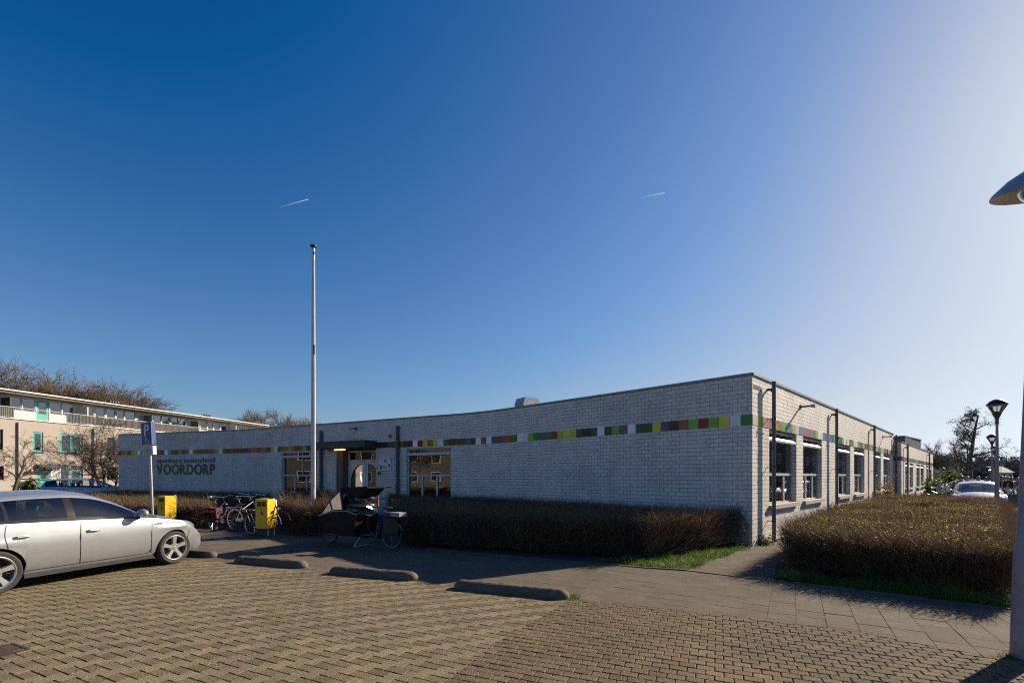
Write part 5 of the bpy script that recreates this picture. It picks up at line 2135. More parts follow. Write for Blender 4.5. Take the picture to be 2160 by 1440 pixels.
    for key in parts:
        if key.startswith('door'):
            for s_ in (1, -1):
                d = emit_(key, (s_,)).build('door', pm, root, True, 55)
                even(d, sorted(set(i for f in parts[key] for i in f)), (s_,))
                xsq = [V[i][0] for f in parts[key] for i in f]
                xa, xb = min(xsq), max(xsq)
                zh = P['handle']
                yh = half * (1 - .065 * ((zh - .6) / .45) ** 2) * s_
                hb = MB()
                xh = xa + .15
                hb.tube([(xh - .10, yh - .006 * s_, zh), (xh - .06, yh + .028 * s_, zh + .004), (xh + .06, yh + .030 * s_, zh + .004), (xh + .10, yh - .004 * s_, zh)], [.012, .017, .016, .010], 8)
                hb.build('door_handle', pm if P.get('handle_paint', True) else M['chrome'], d, True)
        elif key.startswith('glass'):
            for s_ in (1, -1):
                emit_(key, (s_,)).build('side_window', M['cglass'], root, True)
        else:
            mb = emit_(key)
            if key == 'body':                   # close nose and tail
                for i0 in (0, len(xs) - 1):
                    a = [V[i0 * NP + j] for j in range(1, NP)]
                    vs = a + [(p[0], -p[1], p[2]) for p in a]
                    n_ = len(a)
                    mb.add(vs, [(j, j + 1, n_ + j + 1, n_ + j) for j in range(n_ - 1)])
            o = mb.build(names[key], mats_[key], root, True, 50)
            if key == 'body':
                even(o, sorted(set(i for f in parts[key] for i in f)), (1, -1))
    # underside and cabin
    sd_ = P['seams']
    un = MB()
    un.box(xr + .25, xf - .3, -half + .30, half - .30, .17, .24)
    un.box(wrr + arch, wf - arch, -half + .09, half - .09, .17, .235)
    un.build('underbody', M['black'], root)
    if detail:
        cb = MB()
        zbelt = ip(P['zs'], 0)
        cb.box(P['glass_x'][0][0] + .05, P['screen'][1] - .2, -half + .12, half - .12, .235, .30)
        cb.prism([(P['screen'][1] - .62, .5), (P['screen'][1] - .06, .5), (P['screen'][1] - .06, zbelt - .03), (P['screen'][1] - .35, zbelt + .06), (P['screen'][1] - .6, zbelt - .06)], -half + .13, half - .13, M=Matrix(((1, 0, 0, 0), (0, 0, 1, 0), (0, 1, 0, 0), (0, 0, 0, 1))))
        cb.build('dashboard', M['black'], root)
        for yy in (-.36, .36):
            for xx, w2 in ((P.get('seatx', -.05), .24), (P.get('seatx', -.05) - .85, .30)):
                st = MB()
                st.prism([(xx - .22, .32), (xx + .32, .32), (xx + .32, .52), (xx - .10, .56), (xx - .30, 1.08), (xx - .40, 1.08), (xx - .26, .4)], -w2, w2, M=Matrix.Translation((0, yy, 0)) @ Matrix(((1, 0, 0, 0), (0, 0, 1, 0), (0, 1, 0, 0), (0, 0, 0, 1))))
                st.box(xx - .43, xx - .33, yy - .13, yy + .13, 1.10, 1.29)
                st.build('seat', M['seat'], root)
        swm = Matrix.Translation((P['screen'][1] - .70, .36, zbelt + .03)) @ Matrix.Rotation(R(-65), 4, 'Y')
        sw_ = MB()
        pts = [(.185 * math.cos(2 * math.pi * k / 20), .185 * math.sin(2 * math.pi * k / 20), 0) for k in range(21)]
        sw_.tube(pts, .016, 6, M=swm)
        sw_.box(-.17, .17, -.03, .03, -.02, .01, M=swm)
        sw_.build('steering_wheel', M['black'], root, True)
    for x in (wf, wrr):
        for s_ in (1, -1):
            wheel(root, x, s_ * (half - .115), wr_, P['rim'], side=s_)
    for s_ in (1, -1):
        mx, mz = P['mirror']
        mr = MB()
        my = half * .96
        mr.ball((mx, s_ * (my + .13), mz + .07), (.075, .12, .078), 14, 10)
        o = mr.build('wing_mirror', pm if not P.get('mirror_chrome') else M['chrome'], root, True)
        MB().tube([(mx + .03, s_ * (my - .07), mz - .03), (mx + .02, s_ * (my + .08), mz + .02)], [.04, .03], 8).build('mirror_foot', M['black'], o, True)
        hx, hy, hz, sx, sy, sz, an = P['headlight']
        hl = MB()
        hl.ball((0, 0, 0), (sx, sy, sz), 16, 10, M=Matrix.Translation((hx, s_ * hy, hz)) @ rotz(-s_ * R(an)) @ Matrix.Rotation(R(P.get('hltilt', 12)), 4, 'Y'))
        o = hl.build('headlight', M['lampglass'], root, True)
        tx, ty, tz, sx, sy, sz = P['taillight']
        MB().ball((tx, s_ * ty, tz), (sx, sy, sz), 14, 8).build('taillight', M['redlamp'], root, True)
    # shut lines: sill under the doors, front bumper, bonnet edge
    def side_y(x, z):
        t = (z - .60) / .45
        e = ip(P['plan'], x)
        return half * e * (1 - (.065 if t > 0 else .15) * t * t - (.03 if z < .3 else 0) * (.3 - z) / .1) + .012 * math.exp(-((z - P['crease']) / .035) ** 2) * e

    def nose_x(x, y):
        return x - (x - (xf - .75)) / .75 * .34 * (y / half) ** 2 if x > xf - .75 else x
    for s_ in (1, -1):
        for sx in P['seams']:
            zt_ = ip(P['zs'], sx) - .005
            zl = P['sill']
            for a in (wf, wrr):
                if abs(sx - a) < arch:
                    zl = max(zl, wr_ + math.sqrt(arch * arch - (sx - a) ** 2) + .01)
            q = MB()
            q.tube([(sx - .03 * math.sin(math.pi * f_), s_ * (side_y(sx, zl + (zt_ - zl) * f_) + .0005), zl + (zt_ - zl) * f_) for f_ in np.linspace(0, 1, 9)], .0055, 5)
            q.build('shut_line', M['black'], root)
        q = MB()
        z0 = P['sill'] + .004
        q.tube([(x, s_ * (side_y(x, z0) + .001), z0) for x in np.linspace(P['seams'][0], P['seams'][-1] - .05, 14)] + [(P['seams'][-1], s_ * (side_y(P['seams'][-1], z0 + .06) + .001), z0 + .06)], .0055, 5)
        pts = []
        for f_ in np.linspace(0, 1, 8):
            x, z = wf + arch * .93 + f_ * .10, wr_ + .14 + f_ * .18
            y = side_y(x, z)
            pts.append((nose_x(x, y), s_ * (y + .001), z))
        q.tube(pts, .005, 5)
        q.build('shut_line', M['black'], root)
        y = half * .80
        MB().ball((nose_x(xf - .10, y) - .03, s_ * (y - .02), .40), (.03, .05, .075), 10, 7).build('fog_lamp_recess', M['black'], root, True)
    gx, gy, gz, gh = P['grille']
    MB().box(xf - gx - .02, xf - gx, -gy, gy, gz, gz + gh).build('grille', M['black'], root)
    for x, z, lb in ((xf + .005, P['plate'], 'number_plate'), (xr - .012, P['plate'] + .2, 'number_plate')):
        MB().box(x - .008, x + .008, -.26, .26, z, z + .11).build('number_plate', mat('plate_yellow', (0.75, 0.52, 0.02), rough=.4), root)
    return root


HATCH = dict(x=(-2.06, 2.17), w=1.77, axf=1.30, axr=-1.30, wr=.317, rim=.238, sill=.285, crease=.72, handle=.80,
             plan=[(-2.06, .80), (-1.95, .90), (-1.7, .965), (-1.2, 1.0), (.9, 1.0), (1.5, .985), (1.85, .94), (2.05, .88), (2.17, .80)],
             zb=[(-2.06, .34), (-1.9, .24), (-.9, .19), (.9, .19), (1.7, .19), (2.0, .20), (2.17, .27)],
             zs=[(-2.06, .84), (-1.7, 1.01), (-1.2, 1.005), (-.4, .985), (.4, .955), (.8, .93), (1.1, .89), (1.4, .845), (1.7, .77), (1.95, .67), (2.1, .56), (2.17, .46)],
             ze=[(-2.06, .88), (-1.97, 1.02), (-1.85, 1.15), (-1.65, 1.27), (-1.3, 1.355), (-.8, 1.40), (-.4, 1.41), (-.05, 1.375), (.25, 1.28), (.55, 1.13), (.8, .995), (1.0, .92), (1.2, .89), (1.62, .81), (1.9, .70), (2.08, .585), (2.17, .48)],
             zt=[(-2.06, .92), (-1.97, 1.06), (-1.85, 1.20), (-1.65, 1.33), (-1.3, 1.42), (-.8, 1.465), (-.4, 1.475), (-.05, 1.445), (.25, 1.36), (.55, 1.225), (.85, 1.085), (1.08, .99), (1.35, .945), (1.62, .875), (1.9, .765), (2.08, .64), (2.17, .53)],
             ye=[(-2.06, .58), (-1.6, .60), (-.6, .62), (.1, .62), (.6, .66), (1.0, .70), (1.3, .69), (1.8, .60), (2.17, .45)],
             seams=[-1.17, -.25, .87], glass_x=[(-1.42, -1.17), (-1.13, -.42), (-.31, .60), (.65, .96)], screen=(.14, 1.08), rearscreen=(-1.95, -1.60), seatx=-.22,
             mirror=(.62, .965), headlight=(1.70, .60, .715, .26, .13, .08, 28), hltilt=18, taillight=(-1.93, .70, .90, .10, .12, .16), grille=(.0, .34, .42, .09), plate=.36, noseup=.25, tailup=.25, mirror_chrome=False, handle_paint=False)
silver = carpaint('silver_paint', (0.44, 0.455, 0.475), metal=.6, rough=.32, dirt=.15)
pr, pf = Vector((-7.02, 6.53)) * EYE / 1.62, gp(370, 1188.5).xy
hd = R(90 - 18.0)
fw = Vector((math.cos(hd), math.sin(hd)))
rt = Vector((fw.y, -fw.x))
cpos = pf - fw * 1.30 - rt * (HATCH['w'] / 2 - .02)
silver_car = car('parked_car', 'silver hatchback with alloy wheels parked nose in beside the wheel stop', 'car', (cpos.x, cpos.y, 0), hd, HATCH, silver)
bd = link('badge', text_mesh('HYBRID', .042, .001, M['black'], 0), silver_car)
bd.matrix_local = Matrix.Translation((.97, -HATCH['w'] / 2 * 1.0 + .004, .80)) @ Matrix.Rotation(R(90), 4, 'X')

SUV = dict(HATCH)
SUV.update(x=(-2.3, 2.3), w=1.84, axf=1.40, axr=-1.40, wr=.345, rim=.25, sill=.33, crease=.78, handle=.92,
           plan=[(-2.3, .80), (-2.2, .90), (-1.9, .97), (-1.2, 1.0), (1.0, 1.0), (1.7, .98), (2.1, .92), (2.3, .80)],
           zb=[(-2.3, .40), (-2.1, .3), (2.0, .26), (2.3, .34)],
           zs=[(-2.3, .92), (-1.9, 1.06), (-1.2, 1.05), (.5, 1.0), (1.2, .98), (1.7, .92), (2.1, .80), (2.3, .55)],
           ze=[(-2.3, .97), (-2.2, 1.10), (-2.0, 1.30), (-1.8, 1.42), (-1.2, 1.50), (-.3, 1.53), (.2, 1.48), (.7, 1.27), (1.25, 1.03), (1.7, .95), (2.1, .83), (2.3, .58)],
           zt=[(-2.3, 1.0), (-2.2, 1.14), (-2.0, 1.36), (-1.8, 1.48), (-1.2, 1.57), (-.3, 1.60), (.2, 1.555), (.7, 1.36), (1.3, 1.09), (1.7, 1.02), (2.1, .90), (2.3, .62)],
           ye=[(-2.3, .62), (-1, .64), (.2, .64), (1.0, .70), (1.5, .72), (2.3, .5)],
           seams=[-1.0, -.1, 1.05], glass_x=[(-1.8, -1.15), (-1.1, -.18), (-.08, .92)], screen=(.2, 1.30), rearscreen=(-2.22, -1.85),
           mirror=(.85, 1.04), headlight=(2.0, .64, .84, .2, .14, .08, 30), taillight=(-2.2, .66, 1.0, .10, .24, .055), grille=(.0, .4, .5, .16), plate=.5)
p = at(185, 1004, 30.5)
car('parked_car', 'grey blue estate car parked by the teal front door behind the silver hatchback', 'car', (p.x, p.y, 0), R(90 - 66), SUV, carpaint('greyblue_paint', (0.36, 0.42, 0.50), .5, .3, .1))
wcar = dict(HATCH)
p = at(2066, 1004, 21.9)
white_car = car('parked_car', 'white car facing the viewer behind the broad hedge with a dark open front door', 'car', (p.x + .2, p.y + .3, 0), R(180 + 44.5 + 4), wcar, carpaint('white_car_paint', (0.72, 0.72, 0.71), .05, .3, .05))
# its open door, hinged at the windscreen pillar
dm = MB()
dm.prism([(0, .30), (-1.02, .30), (-1.08, .62), (-1.05, .95), (-.02, .90)], -.05, .0, M=Matrix(((1, 0, 0, 0), (0, 0, 1, 0), (0, 1, 0, 0), (0, 0, 0, 1))))
dk = mat('dark_door_trim', (0.035, 0.04, 0.06), (0.05, 0.055, 0.075), scale=3, rough=.35)
dd = dm.build('open_door', dk, white_car, label='dark front door standing open')
dd.matrix_local = Matrix.Translation((.87, HATCH['w'] / 2, 0)) @ rotz(R(-68))
MB().tube([(0, -.025, .90), (-.36, -.025, 1.22), (-.75, -.025, 1.38), (-.98, -.025, 1.36), (-1.05, -.025, .95)], .022, 6).build('window_frame', M['alloy'], dd)
MB().prism([(-.03, .90), (-.36, 1.21), (-.75, 1.37), (-.97, 1.35), (-1.03, .95)], -.028, -.022, M=Matrix(((1, 0, 0, 0), (0, 0, 1, 0), (0, 1, 0, 0), (0, 0, 0, 1)))).build('door_glass', M['cglass'], dd)
p = at(2024, 1004, 36)
car('parked_car', 'black car glimpsed behind the people left of the white car', 'car', (p.x, p.y, 0), R(160), wcar, carpaint('black_paint', (0.02, 0.02, 0.024), .2, .25, .02), detail=False)


# ------------------------------------------------------------------ bicycles
def bmat(name, c, rough=.35, metal=.2):
    return mat(name, c, tuple(x * .8 for x in c), scale=9, rough=rough, metal=metal)


def bike_wheel(parent, x, y, r, m_rim, spokes=16, guard=None):
    wr = link('wheel', None, parent)
    wr.matrix_local = Matrix.Translation((x, y, r)) @ Matrix.Rotation(R(90), 4, 'X')
    MB().lathe([(r - .036, -.012), (r - .02, -.020), (r - .004, -.012), (r, 0), (r - .004, .012), (r - .02, .020), (r - .036, .012)], 36).build('tyre', M['rubber'], wr, True)
    MB().lathe([(r - .034, -.013), (r - .05, -.011), (r - .054, 0), (r - .05, .011), (r - .034, .013)], 36).build('rim', m_rim, wr, True)
    s = MB()
    for k in range(spokes):
        a = 2 * math.pi * k / spokes
        s.tube([(.02 * math.cos(a + .5), .02 * math.sin(a + .5), .02 * (-1) ** k), ((r - .05) * math.cos(a), (r - .05) * math.sin(a), 0)], .0022, 3)
    s.tube([(0, 0, -.05), (0, 0, .05)], .022, 8)
    s.build('spokes', M['rim'], wr)
    return wr


def bicycle(label, loc, heading, col, fork=None, basket=None, pannier=None, front_light=True, turn=0.0, skirt=None, group='bicycles parked by the entrance'):
    fm = bmat('bike_paint', col)
    t = thing('bicycle', label, 'bicycle', loc, heading, group)
    t.rotation_euler = (R(-5), 0, heading)
    r, wb = .345, 1.10
    bike_wheel(t, 0, 0, r, M['rim'])
    head_lo, head_hi = Vector((wb - .155, 0, .60)), Vector((wb - .235, 0, .86))
    bb = Vector((.46, 0, .29))
    seat_t = Vector((.27, 0, .84))
    f = MB()
    f.tube([bb, seat_t], .016, 8).tube([head_lo + Vector((.005, 0, 0)), bb], .019, 8).tube([head_hi, bb.lerp(seat_t, .62)], .016, 8).tube([head_lo, head_hi], .021, 8)
    for s in (-1, 1):
        f.tube([(0, s * .06, r), (.42, s * .03, .29)], .009, 6).tube([(0, s * .06, r), (.31, s * .02, .72)], .008, 6)
    f.build('frame', fm, t, True)
    fr = link('front_fork', None, t)
    fr.matrix_local = Matrix.Translation(head_hi) @ rotz(turn) @ Matrix.Translation(-head_hi)
    fk = MB()
    ax = Vector((wb, 0, r))
    fk.tube([head_hi + Vector((-.03, 0, .08)), head_lo], .014, 8)
    for s in (-1, 1):
        fk.tube([head_lo + Vector((0, s * .02, 0)), head_lo.lerp(ax, .35) + Vector((0, s * .055, 0)), ax + Vector((0, s * .058, 0))], [.018, .016, .011], 8)
    fk.build('fork_blades', fork or fm, fr, True)
    fwh = bike_wheel(t, wb, 0, r, M['rim'] if not fork else M['steel'])
    if turn:
        fwh.matrix_local = Matrix.Translation(head_hi) @ rotz(turn) @ Matrix.Translation(-head_hi) @ fwh.matrix_local
    hb = MB()
    st = head_hi + Vector((-.05, 0, .16))
    hb.tube([head_hi, st], .013, 7)
    hb.tube([st + Vector((-.26, -.31, .05)), st + Vector((-.08, -.27, .06)), st + Vector((.03, -.10, .02)), st, st + Vector((.03, .10, .02)), st + Vector((-.08, .27, .06)), st + Vector((-.26, .31, .05))], .0115, 7)
    o = hb.build('handlebar', M['chrome'], t, True)
    if turn:
        o.matrix_local = Matrix.Translation(head_hi) @ rotz(turn) @ Matrix.Translation(-head_hi)
    g = MB()
    for s in (-1, 1):
        g.tube([st + Vector((-.36, s * .33, .045)), st + Vector((-.24, s * .305, .05))], .017, 7)
    g2_ = g.build('grips', M['black'], o, True)
    sp = MB()
    sp.tube([seat_t, seat_t + Vector((-.04, 0, .11))], .013, 7)
    sp.build('seat_post', M['steel'], t, True)
    sd = MB()
    c = seat_t + Vector((-.07, 0, .14))
    sd.add([tuple(c + Vector(q)) for q in ((-.13, -.09, .02), (-.13, .09, .02), (-.02, .07, .03), (-.02, -.07, .03), (.15, .018, .02), (.15, -.018, .02), (-.13, -.08, -.03), (-.13, .08, -.03), (.14, 0, -.02))],
           [(0, 1, 2, 3), (3, 2, 4, 5), (0, 6, 7, 1), (1, 7, 8, 4, 2), (0, 3, 5, 8, 6), (4, 8, 5), (6, 8, 7)])
    sd.build('saddle', M['black'], t)
    mg = MB()
    for cx, a0, a1 in ((0, -20, 165), (wb, 20, 170)):
        pts = []
        for k in range(13):
            a = R(a0 + (a1 - a0) * k / 12)
            pts.append((cx + (r + .022) * math.cos(a), r + (r + .022) * math.sin(a)))
        vs = []
        for x, z in pts:
            vs += [(x, -.03, z - .006), (x, 0, z + .006), (x, .03, z - .006)]
        mg.add(vs, [(3 * i + k, 3 * i + k + 1, 3 * i + k + 4, 3 * i + k + 3) for i in range(12) for k in range(2)])
    mg.build('mudguards', fm, t)
    rk = MB()
    for s in (-1, 1):
        rk.tube([(.24, s * .06, .72), (-.30, s * .06, .735)], .007, 5).tube([(-.24, s * .06, .735), (-.01, s * .07, r)], .006, 5)
    for k in range(4):
        rk.tube([(.15 - .14 * k, -.06, .728), (.15 - .14 * k, .06, .728)], .006, 5)
    rk.build('luggage_rack', M['steel'] if fork else M['black'], t)
    MB().box(-.36, -.335, -.035, .035, .66, .71).build('rear_reflector', M['redlamp'], t)
    ch = MB()
    ch.prism([(-.06, .30), (-.05, .38), (.40, .37), (.54, .33), (.54, .22), (.42, .20)], -.075, -.05, M=Matrix(((1, 0, 0, 0), (0, 0, 1, 0), (0, 1, 0, 0), (0, 0, 0, 1))))
    ch.build('chain_case', M['black'], t)
    pd = MB()
    pd.tube([(.46, -.09, .29), (.60, -.09, .21)], .009, 5).tube([(.46, .09, .29), (.32, .09, .37)], .009, 5).tube([(.46, -.1, .29), (.46, .1, .29)], .018, 7)
    pd.box(.56, .65, -.18, -.10, .20, .22).box(.27, .36, .10, .18, .36, .38)
    pd.build('pedals', M['black'], t)
    if front_light:
        MB().ball((wb - .13, 0, .78), (.05, .04, .045), 10, 7).build('front_lamp', M['chrome'], t, True)
    if basket:
        b = MB()
        x0, x1, w2, z0, z1 = wb - .18, wb + .20, .23, .84, 1.10
        for z in (z0, z0 + .09, z0 + .18, z1):
            b.box(x0, x1, -w2, -w2 + .015, z - .02, z + .035).box(x0, x1, w2 - .015, w2, z - .02, z + .035).box(x0, x0 + .015, -w2 + .015, w2 - .015, z - .02, z + .035).box(x1 - .015, x1, -w2 + .015, w2 - .015, z - .02, z + .035)
        b.box(x0 + .015, x1 - .015, -w2 + .015, w2 - .015, z0 - .02, z0)
        b.build('front_crate', basket, t)
    if pannier:
        b = MB()
        for s in (-1, 1):
            b.prism([(-.30, .40), (.12, .40), (.14, .72), (-.32, .72)], *sorted((s * .075, s * .24)), M=Matrix(((1, 0, 0, 0), (0, 0, 1, 0), (0, 1, 0, 0), (0, 0, 0, 1))))
        b.box(-.30, .12, -.074, .074, .742, .76)
        b.build('pannier_bags', pannier, t)
        MB().box(-.345, -.325, -.2, .2, .60, .66).build('reflective_strip', M['redlamp'], t)
    if skirt:
        s_ = MB()
        s_.prism([(.05, .35), (-.30, .42), (-.34, .60), (-.12, .74), (.16, .70)], -.055, -.05, M=Matrix(((1, 0, 0, 0), (0, 0, 1, 0), (0, 1, 0, 0), (0, 0, 0, 1))))
        s_.build('skirt_guard', skirt, t)
    return t


def head_(a, b):
    d = b - a
    return math.atan2(d.y, d.x)


a, b = gp(531, 1128), gp(614, 1133)
bicycle('dark city bicycle with a shiny silver fork behind the nearer yellow bin', a, head_(a, b), (0.03, 0.035, 0.04), fork=M['chrome'], turn=R(-14))
redbag = mat('red_canvas', (0.07, 0.013, 0.017), (0.055, 0.01, 0.013), scale=6, rough=.8)
crate = mat('dark_crate', (0.045, 0.016, 0.016), (0.035, 0.014, 0.014), scale=8, rough=.7)
bicycle('bicycle with red pannier bags seen from behind next to the silver car nose', gp(452, 1120), R(98), (0.03, 0.02, 0.02), pannier=redbag)
bicycle('dark bicycle between the red panniers and the nearer yellow bin', gp(497, 1118), R(80), (0.02, 0.025, 0.03), turn=R(10))
bicycle('black bicycle deeper in the row behind the nearer yellow bin', gp(520, 1108), R(72), (0.018, 0.018, 0.02))
bicycle('dark red bicycle in the shade left of the bin, farthest from the pavement', gp(487, 1103), R(76), (0.06, 0.012, 0.012))
a = at(578, 1004, 18.6)
bicycle('bicycle under the window with a bright handlebar above the hedge', (a.x, a.y, 0), R(28), (0.03, 0.03, 0.03), fork=M['chrome'])
a = at(618, 1004, 19.2)
bicycle('black bicycle leaning by the window left of the flagpole', (a.x, a.y, 0), R(12), (0.02, 0.02, 0.02))
a = at(683, 1004, 17.6)
bicycle('bicycle with a dark crate on its front between flagpole and entrance', (a.x, a.y, 0), R(20), (0.02, 0.02, 0.02), basket=crate)
for i, (px, Y, hd_, lb) in enumerate(((1975, 27.5, 30, 'dark bicycle parked at the far end of the annex, leftmost of its row'), (1990, 28.5, 22, 'bicycle behind the broad hedge between annex and white car'),
                                      (2003, 27, 160, 'bicycle lying low in the row left of the white car'), (2014, 30, 30, 'bicycle closest to the white car, in front of the people'))):
    a = at(px, 1004, Y)
    bicycle(lb, (a.x, a.y, 0), R(hd_), (0.02, 0.02, 0.022), front_light=False, group='bicycles parked beyond the annex')

# cargo bicycle
a, b = gp(826, 1158), gp(698, 1144)
Lw = (b - a).length
cg = thing('cargo_bicycle', 'dark cargo bicycle with a box and clear rain tent before the shaded hedge', 'cargo bike', a, head_(a, b))
XZ = Matrix(((1, 0, 0, 0), (0, 0, 1, 0), (0, 1, 0, 0), (0, 0, 0, 1)))
bike_wheel(cg, 0, 0, .335, M['rim'])
bike_wheel(cg, Lw, 0, .26, M['rim'])
black_f = bmat('cargo_frame', (0.02, 0.02, 0.022))
f = MB()
f.tube([(.42, 0, .28), (.22, 0, .80)], .018, 8).tube([(.42, 0, .28), (.78, 0, .40), (.82, 0, .95)], .022, 8).tube([(.42, 0, .28), (.9, 0, .24), (Lw - .35, 0, .24), (Lw - .28, 0, .62)], .024, 8)
for s in (-1, 1):
    f.tube([(0, s * .06, .335), (.42, s * .04, .28)], .01, 6).tube([(0, s * .06, .335), (.24, s * .03, .72)], .009, 6)
    f.tube([(Lw - .28, s * .06, .56), (Lw, s * .06, .26)], .014, 6)
f.build('frame', black_f, cg, True)
wood = mat('box_panel', (0.022, 0.015, 0.010), (0.015, 0.011, 0.008), scale=3, rough=.6, spec=.12)
x0, x1 = .80, Lw + .06
bx = MB()
tr_, tf = .84, .70
prof = [(x0 + .10, .30), (x1 - .30, .30), (x1, tf), (x1 - .55, .83), (x0 + .35, .86), (x0, .78)]
for s in (-1, 1):
    bx.prism(prof, s * .33 - .012, s * .33 + .012, M=XZ)
bx.box(x0 + .1, x1 - .36, -.31, .31, .30, .325)
bx.add([(x1 - .35, -.318, .31), (x1 - .35, .318, .31), (x1 - .01, .318, tf), (x1 - .01, -.318, tf)], [(0, 1, 2, 3)])
bx.add([(x0 + .1, -.318, .31), (x0 + .1, .318, .31), (x0 + .01, .318, .78), (x0 + .01, -.318, .78)], [(0, 1, 2, 3)])
bx.build('cargo_box', wood, cg)
ed = MB()
for s in (-1, 1):
    ed.tube([(x1, s * .33, tf + .01), (x1 - .55, s * .33, .84), (x0 + .35, s * .33, .87), (x0, s * .33, .79)], .018, 6)
ed.build('box_rim', mat('pale_rim', (0.36, 0.33, 0.30), rough=.4), cg, True)
clear = glass('clear_foil', (0.42, 0.44, 0.48), -.045, .15, .25)
tn = MB()
T = [(x1 - .08, tf + .05), (x1 - .40, 1.08), (x0 + .62, 1.36), (x0 + .30, 1.38)]
for s in (-1, 1):
    tn.add([(T[0][0], s * .30, T[0][1]), (T[1][0], s * .30, T[1][1]), (T[2][0], s * .28, T[2][1]), (x0 + .55, s * .31, .90), (x1 - .55, s * .31, .88)], [(0, 1, 4), (1, 2, 3, 4)])
tn.add([(T[0][0], -.3, T[0][1]), (T[0][0], .3, T[0][1]), (T[1][0], .3, T[1][1]), (T[1][0], -.3, T[1][1]), (T[2][0], .28, T[2][1]), (T[2][0], -.28, T[2][1])], [(0, 1, 2, 3), (3, 2, 4, 5)])
tn.build('rain_tent', clear, cg)
fr = MB()
for s in (-1, 1):
    fr.tube([(T[1][0], s * .302, T[1][1]), (x1 - .50, s * .312, .88)], .022, 5).tube([(T[2][0], s * .285, T[2][1]), (x0 + .50, s * .31, .90)], .03, 5).tube([(T[0][0], s * .30, T[0][1]), (T[1][0], s * .302, T[1][1]), (T[2][0], s * .285, T[2][1])], .008, 4)
fr.build('tent_frame', M['black'], cg)
hd2 = MB()
hd2.prism([(x0 + .60, 1.30), (x0 + .66, 1.43), (x0 - .25, 1.46), (x0 - .32, 1.42), (x0 - .05, 1.22), (x0 + .15, 1.18)], -.27, .27, M=XZ)
hd2.build('folded_hood', mat('black_fabric', (0.012, 0.011, 0.012), (0.018, 0.017, 0.018), scale=5, rough=.7, spec=.1), cg)
# crumpled rain cover behind the box
g = random.Random(4)
cv = MB()
N1, N2 = 16, 14
vs = []
for i in range(N1 + 1):
    for k in range(N2):
        th = math.pi * i / N1
        ph = 2 * math.pi * k / N2
        rr = 1 + g.uniform(-.16, .16)
        vs.append((x0 + .16 + .30 * math.sin(th) * math.cos(ph) * rr, .36 * math.sin(th) * math.sin(ph) * rr, .98 + .30 * math.cos(th) * rr))
cv.add(vs, [(i * N2 + k, (i + 1) * N2 + k, (i + 1) * N2 + (k + 1) % N2, i * N2 + (k + 1) % N2) for i in range(N1) for k in range(N2)])
cv.build('crumpled_cover', mat('shiny_black_foil', (0.02, 0.02, 0.022), (0.03, 0.03, 0.033), scale=6, rough=.18, spec=.8), cg)
MB().box(x0 + .02, x0 + .06, -.385, -.36, .95, 1.2).build('orange_strap', mat('orange_band', (0.5, 0.10, 0.02), rough=.5), cg)
hb = MB()
hb.tube([(.82, 0, .95), (.78, 0, 1.12), (.74, -.14, 1.14), (.56, -.32, 1.16), (.42, -.33, 1.14)], .012, 7).tube([(.78, 0, 1.12), (.74, .14, 1.14), (.56, .32, 1.16), (.42, .33, 1.14)], .012, 7)
hb.build('handlebar', M['chrome'], cg, True)
MB().tube([(.42, -.33, 1.14), (.30, -.34, 1.12)], .018, 7).tube([(.42, .33, 1.14), (.30, .34, 1.12)], .018, 7).build('grips', M['black'], cg, True)
MB().tube([(.22, 0, .80), (.18, 0, .93)], .014, 7).build('seat_post', M['steel'], cg)
MB().ball((.14, 0, .96), (.15, .10, .035), 12, 7).build('saddle', M['black'], cg, True)
rk = MB()
for s in (-1, 1):
    rk.tube([(.20, s * .07, .74), (-.36, s * .07, .76)], .008, 5).tube([(-.28, s * .07, .76), (0, s * .075, .335)], .007, 5)
rk.build('luggage_rack', M['black'], cg)
MB().box(-.36, -.08, -.12, .12, .775, .87).build('rack_pad', mat('pale_pad', (0.30, 0.27, 0.27), rough=.7), cg)
MB().box(-.08, .14, -.12, .12, .775, .865).build('purple_pad', mat('purple_pad', (0.06, 0.025, 0.09), rough=.7), cg)
for s in (-1, 1):
    MB().prism([(.22, .36), (-.28, .40), (-.34, .58), (-.16, .74), (.16, .72)], s * .085 - .004, s * .085 + .004, M=XZ).build('skirt_guard', mat('grey_skirt', (0.05, 0.05, 0.05), (0.03, 0.03, 0.03), scale=5, rough=.5, spec=.2), cg)
pts = [(.36 * math.cos(R(a_)), .335 + .36 * math.sin(R(a_))) for a_ in range(-10, 190, 14)]
mg = MB()
vs = []
for x, z in pts:
    vs += [(-x, -.035, z), (-x, .035, z)]
mg.add(vs, [(2 * i, 2 * i + 1, 2 * i + 3, 2 * i + 2) for i in range(len(pts) - 1)])
mg.build('mudguard', black_f, cg)
st = MB()
for s in (-1, 1):
    st.tube([(.95, s * .1, .24), (.98, s * .26, .02)], .014, 6)
st.tube([(.98, -.26, .02), (.98, .26, .02)], .014, 6)
st.build('kick_stand', M['steel'], cg)
MB().tube([(.42, -.1, .28), (.42, .1, .28)], .05, 10).box(.50, .60, -.2, -.11, .2, .22).tube([(.42, -.11, .28), (.55, -.12, .21)], .01, 5).build('crank', M['black'], cg)


